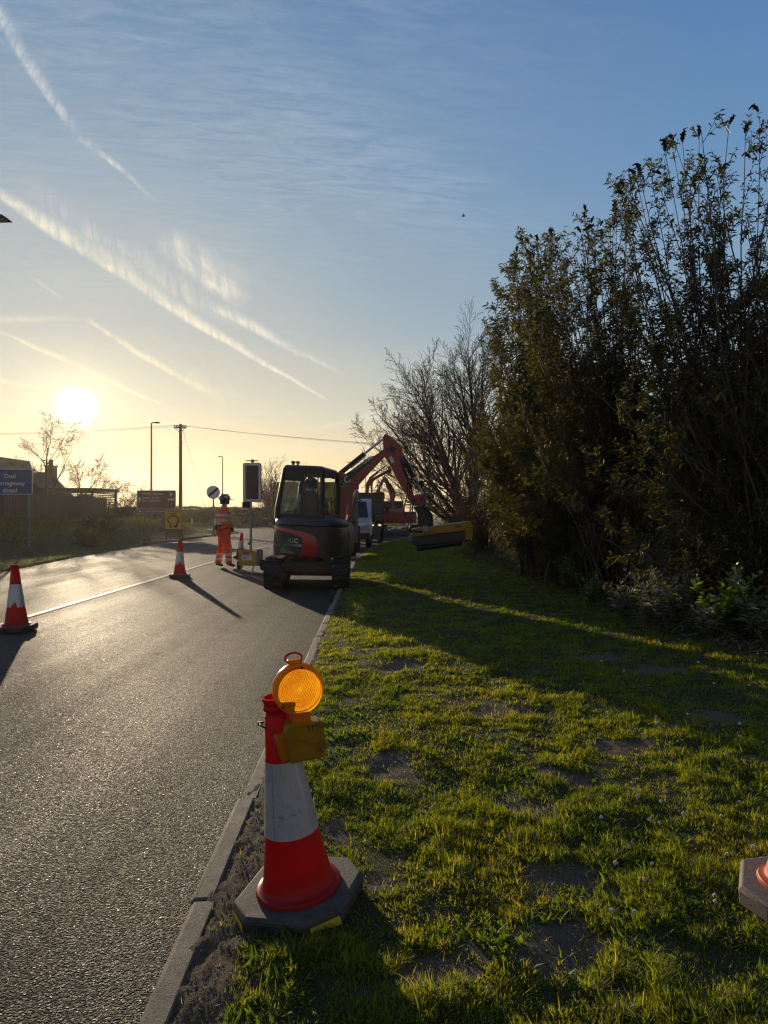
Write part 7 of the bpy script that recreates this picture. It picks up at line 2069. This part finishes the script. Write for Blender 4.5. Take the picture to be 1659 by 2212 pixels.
def front_vehicle(name, label, cx, Y, W_, H, L, mat, k, hood=None, cab_z=.55, wheel_r=.36, lit=False, cat='truck'):
    zg = float(road_z(cx)); t = thing(name, label, cat, (cx, Y, zg)); h = W_ / 2
    return t, zg, h
def white_van():
    Y = 27.6; cx = -1.38; t, zg, h = front_vehicle('works_van', 'white pickup truck facing the camera, half hidden behind the works truck', cx, Y, 1.78, 2.0, 4.6, 'vanwhite', 1)
    # body: side outline pushed across, so the windscreen rakes back
    Rz = Matrix.Rotation(R(90), 4, 'Z')
    m = MB(Rz); m.prism([(0, .42), (0, .78), (.12, .98), (.85, 1.10), (1.45, 1.86), (1.62, 1.95), (2.5, 1.96), (2.62, 1.85), (2.66, 1.05), (4.6, 1.0), (4.6, .5), (3.9, .42)], -h + .02, h - .02); m.M = Matrix.Identity(4); b = m.build('body', M['vanwhite'], t, bevel=.06, seg=3)
    m = MB(); m.add([(-h + .14, .885, 1.17), (h - .14, .885, 1.17), (h - .24, 1.40, 1.82), (-h + .24, 1.40, 1.82)], [(0, 1, 2, 3)]); m.v = [(x, y - .03, z + .02) for x, y, z in m.v]; m.build('windscreen', M['darkglass'], b, smooth=False)
    for s in (-1, 1):
        m = MB(); m.add([(s * (h - .012), 1.05, 1.14), (s * (h - .012), 2.45, 1.14), (s * (h - .012), 2.4, 1.80), (s * (h - .012), 1.55, 1.80)], [(0, 1, 2, 3)]); m.build('side_window', M['darkglass'], b, smooth=False)
        m = MB(); m.prism([(s * (h - .08), .70), (s * (h - .42), .72), (s * (h - .40), .86), (s * (h - .12), .95), (s * (h - .05), .86)], -.035, .05); m.build('headlight', M['clearlens'], b, bevel=.01)
        m = MB(); m.box((s * (h + .11), .98, 1.30), (.15, .10, .30)); m.bar((s * (h - .02), 1.0, 1.20), (s * (h + .08), .98, 1.22), .04, .05); m.build('door_mirror', M['black'], b, bevel=.025)
        for y in (.85, 3.65): wheel(t, (s * (h - .13), y, .35), .35, .22)
    m = MB(); m.box((0, -.045, .47), (1.66, .12, .24)); m.build('bumper', M['black'], t, bevel=.03)
    m = MB(); m.box((0, -.012, .80), (.9, .06, .15)); m.build('grille', M['black'], b, bevel=.01)
white_van()
def dark_lorry():
    Y = 32.4; cx = -1.12; t, zg, h = front_vehicle('lorry', 'dark green lorry with lit headlights facing the camera behind the white pickup', cx, Y, 2.24, 2.4, 7, 'lorrygreen', 1)
    m = MB(); m.prism([(-h, .95), (h, .95), (h, 2.10), (h - .08, 2.30), (-h + .08, 2.30), (-h, 2.10)], 0, 1.75); cb = m.build('cab', M['lorrygreen'], t, bevel=.06, seg=3)
    m = MB(); m.box((0, -.025, 1.62), (2 * h - .22, .03, .62)); m.build('windscreen', M['darkglass'], cb, bevel=.02)
    m = MB(); m.box((0, -.10, 2.20), (2 * h + .02, .30, .20)); m.build('sun_visor', M['black'], cb, bevel=.02)
    m = MB(); m.tube([(-h, -.06, 1.27), (h, -.06, 1.27)], .022, 6); m.tube([(-h + .2, -.06, 1.20), (h - .2, -.06, 1.20)], .012, 6); m.build('grab_rail', M['steel'], cb)
    m = MB(); m.box((0, -.03, 1.05), (1.5, .04, .34)); m.build('grille', M['black'], cb, bevel=.01)
    m = MB(); m.box((0, -.10, .70), (2 * h, .30, .42)); bp = m.build('bumper', M['black'], t, bevel=.04)
    for s in (-1, 1):
        for j, x in enumerate((h - .20, h - .52)):
            m = MB(); m.cyl((s * x, -.26, .80), (s * x, -.20, .80), .12, n=18); hl = m.build('headlight', M['clearlens'], bp)
            m = MB(); m.cyl((s * x, -.285, .80), (s * x, -.262, .80), .048, n=14); m.build('bulb', M['headlight'], hl)
        m = MB(); m.box((s * (h + .14), .1, 1.60), (.16, .1, .42)); m.bar((s * h, .1, 1.8), (s * (h + .12), .1, 1.7), .03, .03); m.build('door_mirror', M['black'], cb, bevel=.02)
        for y in (1.0, 4.4, 5.4): wheel(t, (s * (h - .17), y, .46), .46, .28)
    m = MB(); m.box((0, 3.6, .72), (.85, 6.6, .22)); m.build('chassis', M['black'], t)
    m = MB(); m.box((0, 4.5, .92), (2 * h, 4.8, .12)); m.box((-h + .03, 4.5, 1.15), (.05, 4.8, .42)); m.box((h - .03, 4.5, 1.15), (.05, 4.8, .42)); m.box((0, 2.12, 1.35), (2 * h, .05, .85)); m.build('load_bed', M['greysteel'], t, bevel=.01)
    m = MB(); m.box((h - .46, -.28, .48), (.62, .03, .62)); m.build('spray_flap', M['greysteel'], t)
    m = MB(); m.box((-.5, .6, 2.36), (.9, .22, .09)); m.build('light_bar', M['amberlens'], cb, bevel=.02)
dark_lorry()
def far_digger(label, Y, cx, boomp, armp, col, cabmat, rams, W_=1.7, cab=(-.75, .1), zt=2.5, rz=0, body_u=None):
    k = Y / F; t = thing('excavator', label, 'digger', (cx, Y, 0.0), 0, 'diggers working beyond the lorry')
    X = lambda u: (u - 829.5) * k - cx
    Z = lambda v: CAM_H - (v - 1106) * k
    for s in (-1, 1):
        m = MB(Matrix.Rotation(R(90), 4, 'Z'))
        o = []
        for i in range(9): q = -math.pi / 2 + math.pi * i / 8; o.append((.85 + .3 * math.cos(q), .3 + .3 * math.sin(q)))
        for i in range(9): q = math.pi / 2 + math.pi * i / 8; o.append((-.85 + .3 * math.cos(q), .3 + .3 * math.sin(q)))
        m.prism(o, s * W_ / 2 * .8 - .18, s * W_ / 2 * .8 + .18); m.build('track', M['rubber'], t, bevel=.02)
    m = MB(); m.slab([(-W_ / 2, -1.0), (-W_ / 2 + .25, -1.25), (W_ / 2 - .25, -1.25), (W_ / 2, -1.0), (W_ / 2, .7), (-W_ / 2, .7)], .68, 1.45); m.build('body', col, t, bevel=.06)
    m = MB(); m.slab([(cab[0], -.6), (cab[1], -.6), (cab[1], .8), (cab[0], .8)], 1.45, zt, .05); c_ = m.build('cab', cabmat, t, bevel=.06)
    for xx in (cab[0] * .75 + cab[1] * .25, cab[0] * .25 + cab[1] * .75):
        m = MB(); m.box((xx, -.60, (1.5 + zt) / 2 + .05), ((cab[1] - cab[0]) * .36, .05, (zt - 1.5) * .62)); m.build('cab_window', M['darkglass'], c_)
    m = MB(); m.prism([(X(u), Z(v)) for u, v in boomp], .35, .60); b = m.build('boom', col, t, bevel=.02)
    if armp:
        m = MB(); m.prism([(X(u), Z(v)) for u, v in armp], .33, .62); m.build('arm', col, t, bevel=.02)
    for (a, c, r) in rams:
        m = MB(); A = Vector((X(a[0]), .3, Z(a[1]))); C = Vector((X(c[0]), .3, Z(c[1]))); S = A.lerp(C, .55); m.cyl(A, S, r, n=10); o = m.build('ram', M['black'], t)
        m = MB(); m.cyl(S, C, r * .55, n=8); m.build('piston_rod', M['chrome'], o)
    return t
c4 = lambda x, y: (755.8 + x * .1, 1013.9 + y * .1)
reddark = paint('far_digger_red', (.20, .022, .016), .45, dirt=.3)
orangedig = paint('far_digger_orange', (.22, .035, .018), .5, dirt=.35)
far_digger('dark red digger boom reaching up from behind the dark lorry', 41.0, -.95,
           [c4(335, 560), c4(335, 330), c4(360, 270), c4(405, 192), c4(480, 180), c4(640, 95), c4(800, 10), c4(870, -40), c4(900, 10), c4(860, 50), c4(700, 130), c4(540, 220), c4(505, 260), c4(490, 330), c4(480, 560), c4(455, 560), c4(445, 345), c4(415, 360), c4(395, 560)],
           [c4(820, -60), c4(890, -60), c4(905, 20), c4(880, 90), c4(850, 60)], reddark, reddark, [(c4(420, 195), c4(760, -70), .07)])
far_digger('orange digger with bent arm and pale cab, farthest along the lane', 47.0, .95,
           [c4(560, 480), c4(640, 300), c4(720, 160), c4(765, 122), c4(770, 190), c4(700, 330), c4(640, 480)],
           [c4(745, 150), c4(775, 200), c4(900, 320), c4(985, 480), c4(985, 590), c4(940, 760), c4(870, 760), c4(865, 600), c4(830, 450), c4(740, 250)], orangedig, paint('pale_cab', (.30, .25, .16), .5, dirt=.3), [(c4(555, 400), c4(640, 250), .06), (c4(770, 170), c4(870, 310), .05)], W_=2.3, cab=(-1.05, .35), zt=2.15)
def barrier(label, u, v, Y, wd=.95, rz=0):
    k = Y / F; x = (u - 829.5) * k
    t = thing('barrier', label, 'barrier', (x, Y, 0), R(rz), 'plastic barriers at the far roadworks')
    m = MB()
    for z in (.98, .72, .30): m.box((0, 0, z), (wd, .05, .10 if z < .9 else .14))
    for q in range(5): m.box((-wd / 2 + .04 + q * (wd - .08) / 4, .0, .62), (.06, .046, .76))
    m.build('panel', M['orangeplastic'], t, bevel=.012)
    for s in (-1, 1):
        m = MB(); m.box((s * wd * .36, 0, .12), (.12, .55, .10)); m.bar((s * wd * .36, 0, .12), (s * wd * .36, 0, .32), .08, .05); m.build('foot', M['black'], t, bevel=.012)
    m = MB(); m.box((0, -.028, .98), (wd * .8, .008, .09)); m.build('white_band', M['tape'], t)
barrier('orange plastic barrier left of the digger tool mount', 884, 1134, 47.5, 1.0, 6)
barrier('orange plastic barrier partly hidden behind the digger tool mount', 905, 1130, 49.5, 1.0, -8)
def brush_pile():
    rng = np.random.default_rng(55); br = []
    for i in range(420):
        x = rng.uniform(-.6, 3.6); y = rng.uniform(42, 45.5); h = abs(rng.normal(0, .22)); p = np.array([x, y, h * .7]); d = unit(np.array([rng.normal(), rng.normal(0, .5), rng.normal(0, .25)])); l = rng.uniform(.4, 1.3)
        br.append((np.array([p - d * l / 2, p + [0, 0, .05], p + d * l / 2]), np.array([.02, .016, .008])))
    br = [(np.maximum(P, [-99, -99, .015]), r) for P, r in br]
    tag(tubes_np('cut_branches', br, 4, M['barkpale']), kind='stuff')
brush_pile()

# ------------------------------------------------------------------ evening air
def haze():
    lo = Vector((-460, -100, -1.3)); hi = Vector((460, 660, 32))
    m = MB(); m.box((lo + hi) / 2, hi - lo)
    t = NT('evening_haze'); v = t.n('ShaderNodeVolumePrincipled')
    v.inputs['Density'].default_value = .00022; v.inputs['Anisotropy'].default_value = .72
    v.inputs['Color'].default_value = (.96, .90, .80, 1)
    t.l(v.outputs[0], t.out.inputs['Volume'])
    o = m.build('haze', t.m, smooth=False); o.display_type = 'WIRE'
    tag(o, kind='stuff')
haze()
SC.cycles.volume_bounces = 0
